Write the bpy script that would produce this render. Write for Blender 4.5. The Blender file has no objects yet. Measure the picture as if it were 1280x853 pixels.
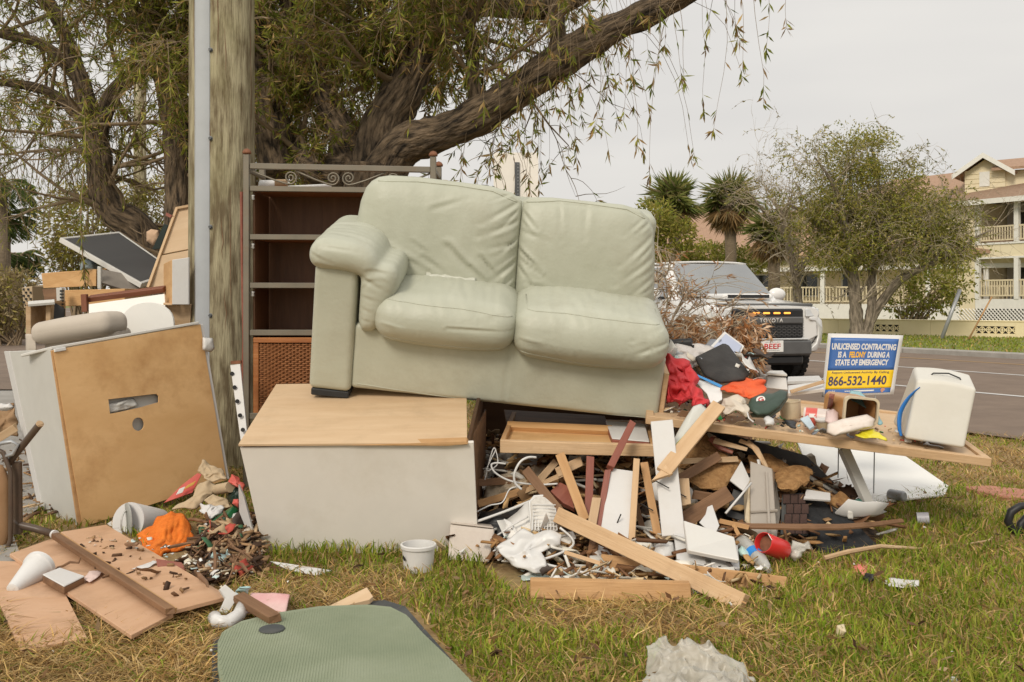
import bpy, bmesh, math, random
import numpy as np
from mathutils import Vector, Matrix, noise
SC = bpy.context.scene
COL = SC.collection
# ------------------------------------------------------------------ camera
F, YH, CH, CX = 1244.44, 375.0, 1.2, 640.0      # focal length and horizon of the photograph, eye height in metres
cam_d = bpy.data.cameras.new("camera"); cam = bpy.data.objects.new("camera", cam_d); COL.objects.link(cam)
cam_d.sensor_width = 36.0; cam_d.lens = 35.0
cam_d.shift_y = (YH - 426.5) / 1280.0
cam_d.clip_start = 0.05; cam_d.clip_end = 2000
cam.location = (0, 0, CH); cam.rotation_euler = (math.radians(90), 0, 0)
SC.camera = cam
# ------------------------------------------------------------------ overcast sky and soft sun
SUN_EL, SUN_AZ = math.radians(38), math.radians(203)     # azimuth clockwise from +Y: behind the camera, a little to the left
wd = bpy.data.worlds.new("World"); SC.world = wd; wd.use_nodes = True
nt = wd.node_tree; nt.nodes.clear()
def wn(t): return nt.nodes.new(t)
sky = wn("ShaderNodeTexSky"); sky.sky_type = 'NISHITA'; sky.sun_disc = False
sky.sun_elevation = SUN_EL; sky.sun_rotation = SUN_AZ; sky.dust_density = 4.0
bg1 = wn("ShaderNodeBackground"); bg1.inputs[1].default_value = 0.06
nt.links.new(sky.outputs[0], bg1.inputs[0])
tc = wn("ShaderNodeTexCoord"); sep = wn("ShaderNodeSeparateXYZ"); nt.links.new(tc.outputs['Generated'], sep.inputs[0])
mr = wn("ShaderNodeMapRange"); mr.inputs['From Min'].default_value = 0; mr.inputs['From Max'].default_value = 1
mr.inputs['To Min'].default_value = 0.0; mr.inputs['To Max'].default_value = 1.0
nt.links.new(sep.outputs['Z'], mr.inputs['Value'])
mp = wn("ShaderNodeMapping"); mp.inputs['Scale'].default_value = (1.6, 1.6, 7.0)
nt.links.new(tc.outputs['Generated'], mp.inputs[0])
nz = wn("ShaderNodeTexNoise"); nz.inputs['Scale'].default_value = 1.7; nz.inputs['Detail'].default_value = 3
nt.links.new(mp.outputs[0], nz.inputs['Vector'])
rmp = wn("ShaderNodeValToRGB")                            # deck of cloud: palest overhead
rmp.color_ramp.elements[0].color = (0.60, 0.578, 0.545, 1); rmp.color_ramp.elements[1].color = (0.95, 0.925, 0.885, 1)
e_ = rmp.color_ramp.elements.new(.32); e_.color = (0.625, 0.604, 0.572, 1)
nt.links.new(mr.outputs[0], rmp.inputs[0])
mul = wn("ShaderNodeMixRGB"); mul.blend_type = 'MULTIPLY'; mul.inputs[0].default_value = 1.0
r2 = wn("ShaderNodeValToRGB"); r2.color_ramp.elements[0].position = 0.3; r2.color_ramp.elements[1].position = 0.75
r2.color_ramp.elements[0].color = (0.885, 0.89, 0.905, 1); r2.color_ramp.elements[1].color = (1.0, 1.0, 0.995, 1)
nt.links.new(nz.outputs['Fac'], r2.inputs[0])
nt.links.new(rmp.outputs[0], mul.inputs[1]); nt.links.new(r2.outputs[0], mul.inputs[2])
bg2 = wn("ShaderNodeBackground"); bg2.inputs[1].default_value = 0.98; nt.links.new(mul.outputs[0], bg2.inputs[0])
mx = wn("ShaderNodeMixShader"); mx.inputs[0].default_value = 0.95
nt.links.new(bg1.outputs[0], mx.inputs[1]); nt.links.new(bg2.outputs[0], mx.inputs[2])
wo = wn("ShaderNodeOutputWorld"); nt.links.new(mx.outputs[0], wo.inputs[0])
sun_d = bpy.data.lights.new("sun", 'SUN'); sun_o = bpy.data.objects.new("sun", sun_d); COL.objects.link(sun_o)
sun_d.energy = 1.5; sun_d.angle = math.radians(16); sun_d.color = (1.0, 0.91, 0.78)
_sd = Vector((math.sin(SUN_AZ) * math.cos(SUN_EL), math.cos(SUN_AZ) * math.cos(SUN_EL), math.sin(SUN_EL)))
sun_o.rotation_euler = (-_sd).to_track_quat('-Z', 'Y').to_euler(); sun_o.location = (0, -5, 20)
SC.view_settings.view_transform = 'Standard'; SC.view_settings.look = 'None'
SC.view_settings.exposure = 0.5; SC.view_settings.gamma = 1.0; SC.view_settings.use_curve_mapping = False
SC.render.engine = 'CYCLES'; SC.cycles.use_denoising = True
SC.cycles.max_bounces = 6; SC.cycles.transparent_max_bounces = 12
random.seed(7); RNG = np.random.default_rng(7)
# ------------------------------------------------------------------ helpers
def P(px, py, Y): return Vector(((px - CX) / F * Y, Y, CH - (py - YH) / F * Y))
def G(px, py, z=0.0):
    Y = (CH - z) * F / (py - YH); return P(px, py, Y)
def R(d): return math.radians(d)
_loc = {}
def thing(name, label, cat, loc, group=None):
    o = bpy.data.objects.new(name, None); o.empty_display_size = .1; COL.objects.link(o)
    o.location = loc; o['label'] = label; o['category'] = cat
    if group: o['group'] = group
    _loc[o] = Matrix.Translation(Vector(loc)); return o
def tag(o, label, cat, group=None):
    o['label'] = label; o['category'] = cat
    if group: o['group'] = group
    return o
def kind(o, k): o['kind'] = k; return o
class MB:
    def __init__(s): s.v = []; s.f = []; s.mi = []; s.m = 0; s.at = None
    def add(s, vs, fs):
        n = len(s.v); s.v += [Vector(v) for v in vs]; s.f += [tuple(i + n for i in f) for f in fs]; s.mi += [s.m] * len(fs); return s
    def hexa(s, q, off):                      # q: 4 points (counter-clockwise seen from outside), extruded by off
        q = [Vector(p) for p in q]; b = [p + Vector(off) for p in q]
        return s.add(q + b, [(0, 1, 2, 3), (7, 6, 5, 4), (0, 4, 5, 1), (1, 5, 6, 2), (2, 6, 7, 3), (3, 7, 4, 0)])
    def poly(s, pts, off):                    # n-gon prism
        pts = [Vector(p) for p in pts]; n = len(pts)
        return s.add(pts + [p + Vector(off) for p in pts],
                     [tuple(range(n)), tuple(range(2 * n - 1, n - 1, -1))] + [(i, i + n, (i + 1) % n + n, (i + 1) % n) for i in range(n)])
    def box(s, c, size, M=None):
        c = Vector(c); h = Vector(size) / 2
        vs = [Vector((x * h.x, y * h.y, z * h.z)) for x in (-1, 1) for y in (-1, 1) for z in (-1, 1)]
        if M is not None: vs = [M @ v for v in vs]
        return s.add([c + v for v in vs], [(0, 1, 3, 2), (4, 6, 7, 5), (0, 4, 5, 1), (2, 3, 7, 6), (0, 2, 6, 4), (1, 5, 7, 3)])
    def tube(s, pts, r, n=8, cap=True, flat=1.0):
        pts = [Vector(p) for p in pts]; k = len(pts)
        rs = r if isinstance(r, (list, tuple)) else [r] * k
        d0 = (pts[1] - pts[0]).normalized(); a = d0.orthogonal().normalized(); vs = []; fs = []
        for i, p in enumerate(pts):
            d = (pts[min(i + 1, k - 1)] - pts[max(i - 1, 0)])
            d = d.normalized() if d.length > 1e-9 else d0
            a = (a - d * a.dot(d)); a = a.normalized() if a.length > 1e-6 else d.orthogonal().normalized()
            b = d.cross(a)
            for j in range(n):
                t = 2 * math.pi * j / n; vs.append(p + (a * math.cos(t) + b * math.sin(t) * flat) * rs[i])
        for i in range(k - 1):
            for j in range(n): fs.append((i * n + j, i * n + (j + 1) % n, (i + 1) * n + (j + 1) % n, (i + 1) * n + j))
        if cap: fs += [tuple(range(n - 1, -1, -1)), tuple((k - 1) * n + j for j in range(n))]
        return s.add(vs, fs)
    def lathe(s, prof, M, n=24, closed=False):   # prof: (radius, z)
        k = len(prof); vs = []; fs = []
        for r_, z in prof:
            for j in range(n):
                t = 2 * math.pi * j / n; vs.append(M @ Vector((r_ * math.cos(t), r_ * math.sin(t), z)))
        for i in range(k - 1):
            for j in range(n): fs.append((i * n + j, i * n + (j + 1) % n, (i + 1) * n + (j + 1) % n, (i + 1) * n + j))
        fs.append(tuple(range(n - 1, -1, -1)))
        if prof[-1][0] > 1e-4: fs.append(tuple((k - 1) * n + j for j in range(n)))
        return s.add(vs, fs)
    def grid(s, fn, nu, nv):
        vs = [fn(i / nu, j / nv) for j in range(nv + 1) for i in range(nu + 1)]
        return s.add(vs, [(j * (nu + 1) + i, j * (nu + 1) + i + 1, (j + 1) * (nu + 1) + i + 1, (j + 1) * (nu + 1) + i) for j in range(nv) for i in range(nu)])
    def build(s, name, mats, parent=None, smooth=False, frame=None, bevel=0.0, fix=True, solid=0.0, sub=0, auto=None):
        if frame is None:
            xs = [v.x for v in s.v]; ys = [v.y for v in s.v]; zs = [v.z for v in s.v]
            frame = Matrix.Translation(((min(xs) + max(xs)) / 2, (min(ys) + max(ys)) / 2, min(zs)))
        inv = frame.inverted()
        me = bpy.data.meshes.new(name); me.from_pydata([inv @ v for v in s.v], [], s.f)
        if not isinstance(mats, (list, tuple)): mats = [mats]
        for m in mats: me.materials.append(m)
        if s.at is not None:
            a = me.attributes.new('along', 'FLOAT_VECTOR', 'POINT'); a.data.foreach_set('vector', np.array(s.at, np.float32).ravel()); fix = False
        for p, i in zip(me.polygons, s.mi): p.material_index = i
        if fix or bevel:
            bm = bmesh.new(); bm.from_mesh(me)
            if fix: bmesh.ops.recalc_face_normals(bm, faces=bm.faces)
            if bevel: bmesh.ops.bevel(bm, geom=[e for e in bm.edges if len(e.link_faces) == 2 and e.calc_face_angle(0) > .5], offset=bevel, segments=1, affect='EDGES', clamp_overlap=True)
            bm.to_mesh(me); bm.free()
        if smooth: me.polygons.foreach_set('use_smooth', [True] * len(me.polygons))
        if auto: me.polygons.foreach_set('use_smooth', [True] * len(me.polygons)); me.set_sharp_from_angle(angle=R(auto))
        o = bpy.data.objects.new(name, me); COL.objects.link(o)
        if solid: md = o.modifiers.new('s', 'SOLIDIFY'); md.thickness = solid; md.offset = 0
        if sub: md = o.modifiers.new('u', 'SUBSURF'); md.levels = sub; md.render_levels = sub
        place(o, frame, parent); return o
def place(o, M, parent=None):
    _loc[o] = M
    if parent is not None:
        o.parent = parent; o.matrix_parent_inverse = Matrix.Identity(4); M = _loc[parent].inverted() @ M
    o.matrix_basis = M
def frame_of(p0, p1, up=Vector((0, 0, 1))):      # local x runs from p0 to p1
    x = (Vector(p1) - Vector(p0)).normalized(); z = Vector(up) - x * x.dot(Vector(up))
    z = z.normalized() if z.length > 1e-4 else x.orthogonal().normalized(); y = z.cross(x)
    M = Matrix((x, y, z)).transposed().to_4x4(); M.translation = (Vector(p0) + Vector(p1)) / 2; return M
def plank(name, m, p0, p1, w, t, up=(0, 0, 1), parent=None, bevel=.0015, rag=0.0):
    """a straight board from p0 to p1, w across and t thick along up, ends slightly broken when rag > 0"""
    Fm = frame_of(p0, p1, Vector(up)); L = (Vector(p1) - Vector(p0)).length; b = MB(); rr = random.Random(hash((round(p0[0], 3), round(p1[2], 3))) & 0xffff)
    ends = [[], []]
    for k, sx in enumerate((-1, 1)):
        for (y, z) in ((-1, -1), (1, -1), (1, 1), (-1, 1)):
            ends[k].append(Fm @ Vector((sx * (L / 2 - rr.random() * rag), y * w / 2, z * t / 2)))
    vs = ends[0] + ends[1]
    b.add(vs, [(3, 2, 1, 0), (4, 5, 6, 7), (0, 1, 5, 4), (1, 2, 6, 5), (2, 3, 7, 6), (3, 0, 4, 7)])
    return b.build(name, m, parent, frame=Fm, bevel=bevel)
def slab(name, m, q, t, parent=None, bevel=.0015, back=True):
    """flat board through 4+ outline points, thickness t away from the viewer (or down)"""
    q = [Vector(p) for p in q]; c = sum(q, Vector()) / len(q); n = sum(((a - c).cross(b_ - c) for a, b_ in zip(q, q[1:] + q[:1])), Vector()).normalized()
    if n.dot(c - Vector((0, 0, CH))) < 0: n = -n            # away from the eye
    x = (q[1] - q[0]).normalized(); y = n.cross(x).normalized()
    M = Matrix((x, y, n)).transposed().to_4x4(); M.translation = c
    # flatten to the plane, then extrude
    q = [p - n * (p - c).dot(n) for p in q]
    return MB().poly(q, n * t).build(name, m, parent, frame=M, bevel=bevel)
def fast_mesh(name, V, faces_n, L, mats, col=None, smooth=False, loc=(0, 0, 0)):
    """V (N,3), faces_n: verts per face (array), L: flat loop indices"""
    me = bpy.data.meshes.new(name); V = np.asarray(V, np.float32) - np.asarray(loc, np.float32); L = np.asarray(L, np.int32); fn = np.asarray(faces_n, np.int32)
    me.vertices.add(len(V)); me.vertices.foreach_set('co', V.ravel())
    me.loops.add(len(L)); me.loops.foreach_set('vertex_index', L)
    me.polygons.add(len(fn)); st = np.zeros(len(fn), np.int32); st[1:] = np.cumsum(fn)[:-1]
    me.polygons.foreach_set('loop_start', st)
    me.update(calc_edges=True)
    if col is not None:
        a = me.color_attributes.new('tint', 'FLOAT_COLOR', 'POINT')
        c4 = np.ones((len(V), 4), np.float32); c4[:, :3] = col; a.data.foreach_set('color', c4.ravel())
    me.materials.append(mats)
    if smooth: me.polygons.foreach_set('use_smooth', [True] * len(me.polygons))
    o = bpy.data.objects.new(name, me); COL.objects.link(o); o.location = loc; _loc[o] = Matrix.Translation(Vector(loc)); return o
def leaf_arrays(p, d, L, w, rng, col, fold=0.0):
    """diamond leaves; p,d (N,3), L,w (N,), col (N,3)"""
    n = len(p); d = d / (np.linalg.norm(d, axis=1, keepdims=True) + 1e-9)
    r_ = rng.normal(size=(n, 3)); s = np.cross(d, r_); s /= (np.linalg.norm(s, axis=1, keepdims=True) + 1e-9)
    V = np.empty((n, 4, 3)); V[:, 0] = p; V[:, 1] = p + d * (L * .45)[:, None] + s * (w / 2)[:, None]
    V[:, 2] = p + d * L[:, None]; V[:, 3] = p + d * (L * .45)[:, None] - s * (w / 2)[:, None]
    return V.reshape(-1, 3), np.full(n, 4), np.arange(4 * n), np.repeat(col, 4, axis=0)
def lin(r, g, b):
    f = lambda c: c / 12.92 if c <= .04045 else ((c + .055) / 1.055) ** 2.4
    return (f(r / 255), f(g / 255), f(b / 255))
# ------------------------------------------------------------------ materials
def film(m, t):
    tr = m.node_tree; o = tr.nodes['Material Output']; b = tr.nodes['Principled BSDF']; a = tr.nodes.new('ShaderNodeBsdfTransparent'); x = tr.nodes.new('ShaderNodeMixShader'); x.inputs[0].default_value = t; tr.links.new(b.outputs[0], x.inputs[1]); tr.links.new(a.outputs[0], x.inputs[2]); tr.links.new(x.outputs[0], o.inputs[0]); return m
def _bsdf(m):
    m.use_nodes = True; return m.node_tree, m.node_tree.nodes['Principled BSDF']
def mat(name, c, c2=None, rough=.6, scale=6.0, stretch=(1, 1, 1), var=.12, bump=.0, bscale=60.0, bstretch=None, metal=0.0, spec=.4, dirt=0.0, dirtc=(.10, .075, .05), dscale=3.0, trans=0.0, coat=0.0, detail=5, lo=.3, hi=.7):
    m = bpy.data.materials.new(name); t, b = _bsdf(m); N = t.nodes.new; Lk = t.links.new
    if c2 is None: c1 = tuple(x * (1 - var) for x in c); c2 = tuple(min(1, x * (1 + var)) for x in c)
    else: c1 = c
    co = N('ShaderNodeTexCoord'); mpn = N('ShaderNodeMapping'); mpn.inputs['Scale'].default_value = stretch; Lk(co.outputs['Object'], mpn.inputs[0])
    n1 = N('ShaderNodeTexNoise'); n1.inputs['Scale'].default_value = scale; n1.inputs['Detail'].default_value = detail; n1.inputs['Roughness'].default_value = .6; Lk(mpn.outputs[0], n1.inputs['Vector'])
    rp = N('ShaderNodeValToRGB'); rp.color_ramp.elements[0].position = lo; rp.color_ramp.elements[1].position = hi
    rp.color_ramp.elements[0].color = (*c1, 1); rp.color_ramp.elements[1].color = (*c2, 1); Lk(n1.outputs['Fac'], rp.inputs[0])
    out = rp.outputs[0]
    if dirt > 0:
        n2 = N('ShaderNodeTexNoise'); n2.inputs['Scale'].default_value = dscale; n2.inputs['Detail'].default_value = 8; n2.inputs['Roughness'].default_value = .7; Lk(co.outputs['Object'], n2.inputs['Vector'])
        r3 = N('ShaderNodeValToRGB'); r3.color_ramp.elements[0].position = .5; r3.color_ramp.elements[1].position = .78
        r3.color_ramp.elements[0].color = (0, 0, 0, 1); r3.color_ramp.elements[1].color = (dirt, dirt, dirt, 1); Lk(n2.outputs['Fac'], r3.inputs[0])
        mxn = N('ShaderNodeMixRGB'); Lk(r3.outputs[0], mxn.inputs[0]); Lk(out, mxn.inputs[1]); mxn.inputs[2].default_value = (*dirtc, 1); out = mxn.outputs[0]
    Lk(out, b.inputs['Base Color'])
    b.inputs['Roughness'].default_value = rough; b.inputs['Metallic'].default_value = metal; b.inputs['Specular IOR Level'].default_value = spec
    b.inputs['Transmission Weight'].default_value = trans; b.inputs['Coat Weight'].default_value = coat
    if bump > 0:
        mp2 = N('ShaderNodeMapping'); mp2.inputs['Scale'].default_value = bstretch or stretch; Lk(co.outputs['Object'], mp2.inputs[0])
        n3 = N('ShaderNodeTexNoise'); n3.inputs['Scale'].default_value = bscale; n3.inputs['Detail'].default_value = 6; Lk(mp2.outputs[0], n3.inputs['Vector'])
        bp = N('ShaderNodeBump'); bp.inputs['Strength'].default_value = bump; bp.inputs['Distance'].default_value = .01; Lk(n3.outputs['Fac'], bp.inputs['Height']); Lk(bp.outputs[0], b.inputs['Normal'])
    return m
def wood(name, c, c2, rough=.65, s=2.2, bump=.25, dirt=.25, **k):
    return mat(name, c, c2, rough=rough, scale=s, stretch=(1, 9, 9), bump=bump, bscale=9, bstretch=(1, 14, 14), dirt=dirt, dscale=5, **k)
def attr_mat(name, rough=.7, transl=.25, spec=.2):
    m = bpy.data.materials.new(name); t, b = _bsdf(m); N = t.nodes.new; Lk = t.links.new
    a = N('ShaderNodeVertexColor'); a.layer_name = 'tint'; Lk(a.outputs[0], b.inputs['Base Color'])
    b.inputs['Roughness'].default_value = rough; b.inputs['Specular IOR Level'].default_value = spec
    if transl:
        tr = N('ShaderNodeBsdfTranslucent'); Lk(a.outputs[0], tr.inputs[0]); mxs = N('ShaderNodeMixShader'); mxs.inputs[0].default_value = transl
        Lk(b.outputs[0], mxs.inputs[1]); Lk(tr.outputs[0], mxs.inputs[2]); Lk(mxs.outputs[0], t.nodes['Material Output'].inputs[0])
    return m
M_leaf = attr_mat('leaves', .55, .42)
M_grass = attr_mat('grass_blades', .6, .3)
M_chip = attr_mat('mixed_chips', .75, 0)
M_white = mat('white_laminate', (.60, .585, .55), var=.03, rough=.4, dirt=.18, dscale=2.5, dirtc=(.42, .37, .29))
M_whitep = mat('white_paint', (.59, .58, .565), var=.04, rough=.5, bump=.08, bscale=40, dirt=.3, dscale=6, dirtc=(.38, .33, .26))
M_bright = mat('bright_white_board', (.80, .79, .75), var=.03, rough=.45, dirt=.2, dscale=3, dirtc=(.6, .56, .48))
M_whitepl = mat('white_plastic', (.62, .61, .59), var=.03, rough=.35, dirt=.25, dscale=9, dirtc=(.35, .31, .25))
M_cab = mat('cream_laminate', (.71, .675, .615), var=.03, rough=.42, dirt=.45, dscale=1.8, dirtc=(.50, .44, .34), detail=8)
M_greyw = mat('greyish_white_panel', (.55, .545, .51), var=.04, rough=.4, dirt=.2, dscale=2.2, dirtc=(.40, .37, .31))
M_ply = mat('pale_plywood', (.53, .365, .215), (.62, .455, .29), rough=.6, scale=1.6, stretch=(1, 7, 7), bump=.06, bscale=20, dirt=.6, dscale=5, dirtc=(.42, .30, .18))
M_ply2 = mat('tan_plywood', (.60, .355, .15), (.74, .48, .235), rough=.6, scale=1.7, stretch=(1, 2.2, 2.2), bump=.08, bscale=25, dirt=.95, dscale=1.5, dirtc=(.37, .18, .06))
M_ply3 = mat('pinkish_hardboard', (.50, .295, .17), (.59, .375, .235), rough=.55, scale=2.5, stretch=(1, 3, 3), bump=.07, bscale=30, dirt=.6, dscale=3.3, dirtc=(.22, .125, .07))
M_pine = wood('pine', (.50, .32, .17), (.62, .435, .26), dirt=.4, dirtc=(.28, .165, .085), detail=9)
M_pine2 = wood('orange_pine', (.40, .215, .085), (.53, .32, .15), dirt=.4, dirtc=(.22, .11, .05), detail=9)
M_pineg = wood('weathered_pine', (.40, .26, .14), (.55, .40, .25), dirt=.4, dirtc=(.2, .13, .08))
M_brownw = wood('brown_wood', (.13, .065, .03), (.24, .13, .065), dirt=.3, dirtc=(.05, .03, .02))
M_redw = wood('red_brown_wood', (.20, .055, .035), (.28, .10, .065), rough=.45, dirt=.2, dirtc=(.08, .03, .02))
M_darkw = wood('dark_wood', (.05, .022, .010), (.085, .040, .018), rough=.45, bump=.1, dirt=.15, dirtc=(.03, .015, .008))
M_drawer = wood('honey_drawer_wood', (.50, .28, .115), (.60, .37, .17), dirt=.2, dirtc=(.3, .15, .06))
M_mahog = wood('mahogany_trim', (.16, .055, .028), (.24, .09, .05), rough=.4, dirt=.2)
M_chipb = mat('particle_board', (.23, .115, .040), (.40, .23, .095), scale=30, rough=.85, bump=.7, bscale=90, dirt=.5, dscale=6, dirtc=(.12, .05, .02))
M_black = mat('black_plastic', (.02, .02, .021), var=.3, rough=.5, dirt=.3, dirtc=(.09, .08, .07))
M_blackm = mat('black_felt_board', (.018, .019, .021), var=.4, rough=.8, scale=30, bump=.3, bscale=140, dirt=.3, dirtc=(.07, .065, .06))
M_grey = mat('grey_metal', (.36, .37, .38), var=.06, rough=.42, metal=.3, dirt=.15, dirtc=(.25, .24, .22))
M_zinc = mat('grey_conduit', (.40, .42, .44), var=.05, rough=.4, metal=.0, spec=.5, dirt=.15, dscale=5, dirtc=(.28, .27, .25))
M_dkmetal = mat('dark_grey_steel', (.11, .115, .12), var=.15, rough=.5, metal=.4)
M_bronze = mat('grey_bronze_metal', (.20, .175, .135), var=.15, rough=.45, metal=.35, dirt=.4, dscale=12, dirtc=(.16, .08, .04))
M_rust = mat('rusty_metal', (.20, .085, .045), var=.4, scale=20, rough=.8)
M_nail = mat('nail_steel', (.05, .048, .045), rough=.5, metal=.6)
# ------------------------------------------------------------------ setting
RD = Vector((.5, -.866, 0)); RN = Vector((.866, .5, 0))          # road direction (towards the near right) and the way across it
M_soil = mat('soil_and_thatch', (.20, .125, .050), (.34, .24, .115), scale=14, rough=.95, bump=.6, bscale=60, dirt=.5, dscale=2.2, dirtc=(.12, .13, .035), detail=9)
M_lawnfar = mat('far_lawn', (.12, .14, .035), (.20, .20, .06), scale=3, rough=.95, bump=.5, bscale=30, detail=8)
M_asph = mat('asphalt', (.150, .108, .080), (.21, .155, .115), scale=2.2, rough=.9, bump=.25, bscale=160, dirt=.35, dscale=.7, dirtc=(.115, .085, .064), detail=8)
M_conc = mat('old_concrete', (.26, .245, .22), (.36, .34, .31), scale=4, rough=.9, bump=.25, bscale=80, dirt=.4, dscale=1.5, dirtc=(.18, .16, .13), detail=8)
M_line = mat('road_paint_white', (.55, .54, .52), rough=.8, dirt=.5, dscale=3, dirtc=(.25, .24, .23))
M_liney = mat('road_paint_yellow', (.42, .26, .10), rough=.8, dirt=.4, dscale=3, dirtc=(.25, .2, .14))
M_redc = mat('red_concrete', (.36, .15, .10), (.48, .23, .16), scale=7, rough=.9, bump=.3, dirt=.4, dirtc=(.25, .14, .09))
def sheet(name, pts, z, m):
    b = MB(); b.add([Vector((p[0], p[1], z)) for p in pts], [tuple(range(len(pts)))])
    return kind(b.build(name, m, frame=Matrix.Identity(4), fix=False), 'structure')
def quadsheet(name, x0, x1, y0, y1, z, m):
    return sheet(name, [(x0, y0), (x1, y0), (x1, y1), (x0, y1)], z, m)
def lawn_h(x, y): return .012 * noise.noise(Vector((x * .9, y * .9, 0))) - .004
# near lawn: a gently uneven sheet inside a large flat one
quadsheet('ground', -400, 400, -60, 900, -.02, M_lawnfar)
b = MB(); b.grid(lambda u, v: Vector((-9 + 18 * u, .5 + 11 * v, lawn_h(-9 + 18 * u, .5 + 11 * v))), 90, 60)
kind(b.build('lawn', M_soil, frame=Matrix.Identity(4), smooth=True, fix=False), 'structure')
def line(p, q):                                                  # road-parallel line through p: returns far-left and near-right ends
    return p - RD * q[0], p + RD * q[1]
E0 = G(1280, 552); Kb = G(1128, 442)
def strip(name, pa, pb, z, m, back=150, fwd=25):
    a0, a1 = pa - RD * back, pa + RD * fwd; b1, b0 = pb + RD * fwd, pb - RD * back
    return sheet(name, [a0, a1, b1, b0], z, m)
nacross = lambda p: p.dot(RN)
wroad = nacross(Kb) - nacross(E0)
strip('road', E0, E0 + RN * wroad, .016, M_asph)
for nm, px, py, wd_, m in (('lane_line', 1120, 483.5, .12, M_line), ('lane_line', 1124, 460, .11, M_line), ('edge_line', 1124, 448, .10, M_liney)):
    p = G(px, py); strip(nm, p - RN * wd_ / 2, p + RN * wd_ / 2, .021, m)
# kerb and far verge
def prism_strip(name, p, w, z0, z1, m, back=150, fwd=25):
    a, c = p - RD * back, p + RD * fwd
    b = MB(); b.hexa([(*a.xy, z1), (*c.xy, z1), (*(c + RN * w).xy, z1), (*(a + RN * w).xy, z1)], (0, 0, z0 - z1)); return b.build(name, m)
kerb = thing('kerb', 'pale concrete kerb along the far side of the road', 'kerb', Kb); kerb['kind'] = 'structure'
del kerb['label'], kerb['category']
for i in range(-14, 12):
    p = Kb + RD * (i * 3.0); b = MB(); c = p + RD * 2.985
    b.hexa([(*p.xy, .13), (*c.xy, .13), (*(c + RN * .3).xy, .13), (*(p + RN * .3).xy, .13)], (0, 0, -.15)); b.build('kerbstone', M_conc, kerb, bevel=.02)
strip('verge', Kb + RN * .30, Kb + RN * 26, .11, M_lawnfar)
# street on the left and its pavement
sheet('side_street', [(-60, 13.2), (-5.9, 13.2), (-9.4, 34), (-70, 46)], .012, M_asph)
sheet('pavement', [(-7, 5.3), (-2.62, 5.3), (-2.75, 6.1), (-3.5, 9.5), (-5.3, 12.9), (-16, 12.9)], .024, M_conc)
b = MB(); b.poly([G(1203, 608, .03), G(1238, 607, .03), G(1330, 617, .03), G(1330, 627, .03), G(1245, 619, .03)], (0, 0, -.05))
kind(b.build('path_edging', M_redc, bevel=.004), 'structure')
# ------------------------------------------------------------------ low yellow wall
M_yelw = mat('yellow_stucco', (.76, .65, .40), (.85, .74, .48), scale=1.2, rough=.9, bump=.15, bscale=40, dirt=.45, dscale=1.3, dirtc=(.60, .50, .31))
M_yels = mat('yellow_siding', (.68, .585, .40), (.75, .66, .46), scale=1, rough=.7, dirt=.2, dscale=1.2, dirtc=(.5, .41, .26))
M_trim = mat('white_trim', (.70, .68, .63), var=.05, rough=.6)
M_rail = mat('cream_railing', (.62, .53, .36), var=.05, rough=.6)
M_roof = mat('salmon_shingles', (.29, .18, .115), (.40, .26, .175), scale=9, rough=.9, bump=.6, bscale=25, dirt=.4, dscale=3, dirtc=(.24, .14, .1))
M_roofb = mat('brown_shingles', (.22, .145, .095), (.31, .21, .145), scale=9, rough=.9, bump=.6, bscale=25)
M_dark = mat('dark_interior', (.03, .03, .032), var=.3, rough=.5)
M_glassd = mat('dark_window_glass', (.03, .035, .035), var=.3, rough=.08, spec=.7)
M_intw = mat('porch_inner_wall', (.42, .40, .38), var=.05)
A0 = G(1025, 421.5); A1 = G(1280, 427.5); AD = (A1 - A0).normalized(); AN = Vector((-AD.y, AD.x, 0))
if AN.y < 0: AN = -AN
wall = thing('garden_wall', 'low yellow garden wall with pierced screen blocks across the road', 'wall', A0)
def wall_pt(px, z, n=0.0):
    # intersection of the camera ray through px with the wall plane
    rx = (px - CX) / F; t = (A0.x - rx * A0.y) / (rx * AD.y - AD.x); q = A0 + AD * t + AN * n; return Vector((q.x, q.y, z))
def wtop(px): return .60
def wseg(x0, x1, z0, z1, name='masonry', m=M_yelw, n0=0.0, th=.2):
    b = MB(); b.hexa([wall_pt(x0, z0, n0), wall_pt(x1, z0, n0), wall_pt(x1, z1, n0), wall_pt(x0, z1, n0)], AN * th); return b.build(name, m, wall)
blk = [(1085, 1124, 5), (1219, 1269, 6)]
for x0, x1 in ((700, 1048), (1048, 1085), (1124, 1163), (1163, 1219), (1269, 1420)): wseg(x0 + .12, x1 - .12, -.1, .56)
for x0, x1, n in blk:
    wseg(x0, x1, -.1, .22); wseg(x0, x1, .43, .56); wseg(x0, x1, .221, .429, 'recess', M_dark, .15, .04)
    for k in range(n):
        a = x0 + (x1 - x0) * k / n; c = x0 + (x1 - x0) * (k + 1) / n; b = MB(); m_ = (a + c) / 2
        p = lambda u, z: wall_pt(a + (c - a) * u, z, .03)
        for u0, z0, u1, z1 in ((0, .222, 1, .428), (0, .428, 1, .222), (.02, .222, .02, .428), (.98, .222, .98, .428), (0, .325, 1, .325)):
            b.tube([p(u0, z0), p(u1, z1)], .016, 4)
        b.build('screen_block', M_yelw, wall)
b = MB(); b.hexa([wall_pt(700, .56, -.02), wall_pt(1420, .56, -.02), wall_pt(1420, .6, -.02), wall_pt(700, .6, -.02)], AN * .24); b.build('coping', M_yelw, wall, bevel=.01)
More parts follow.
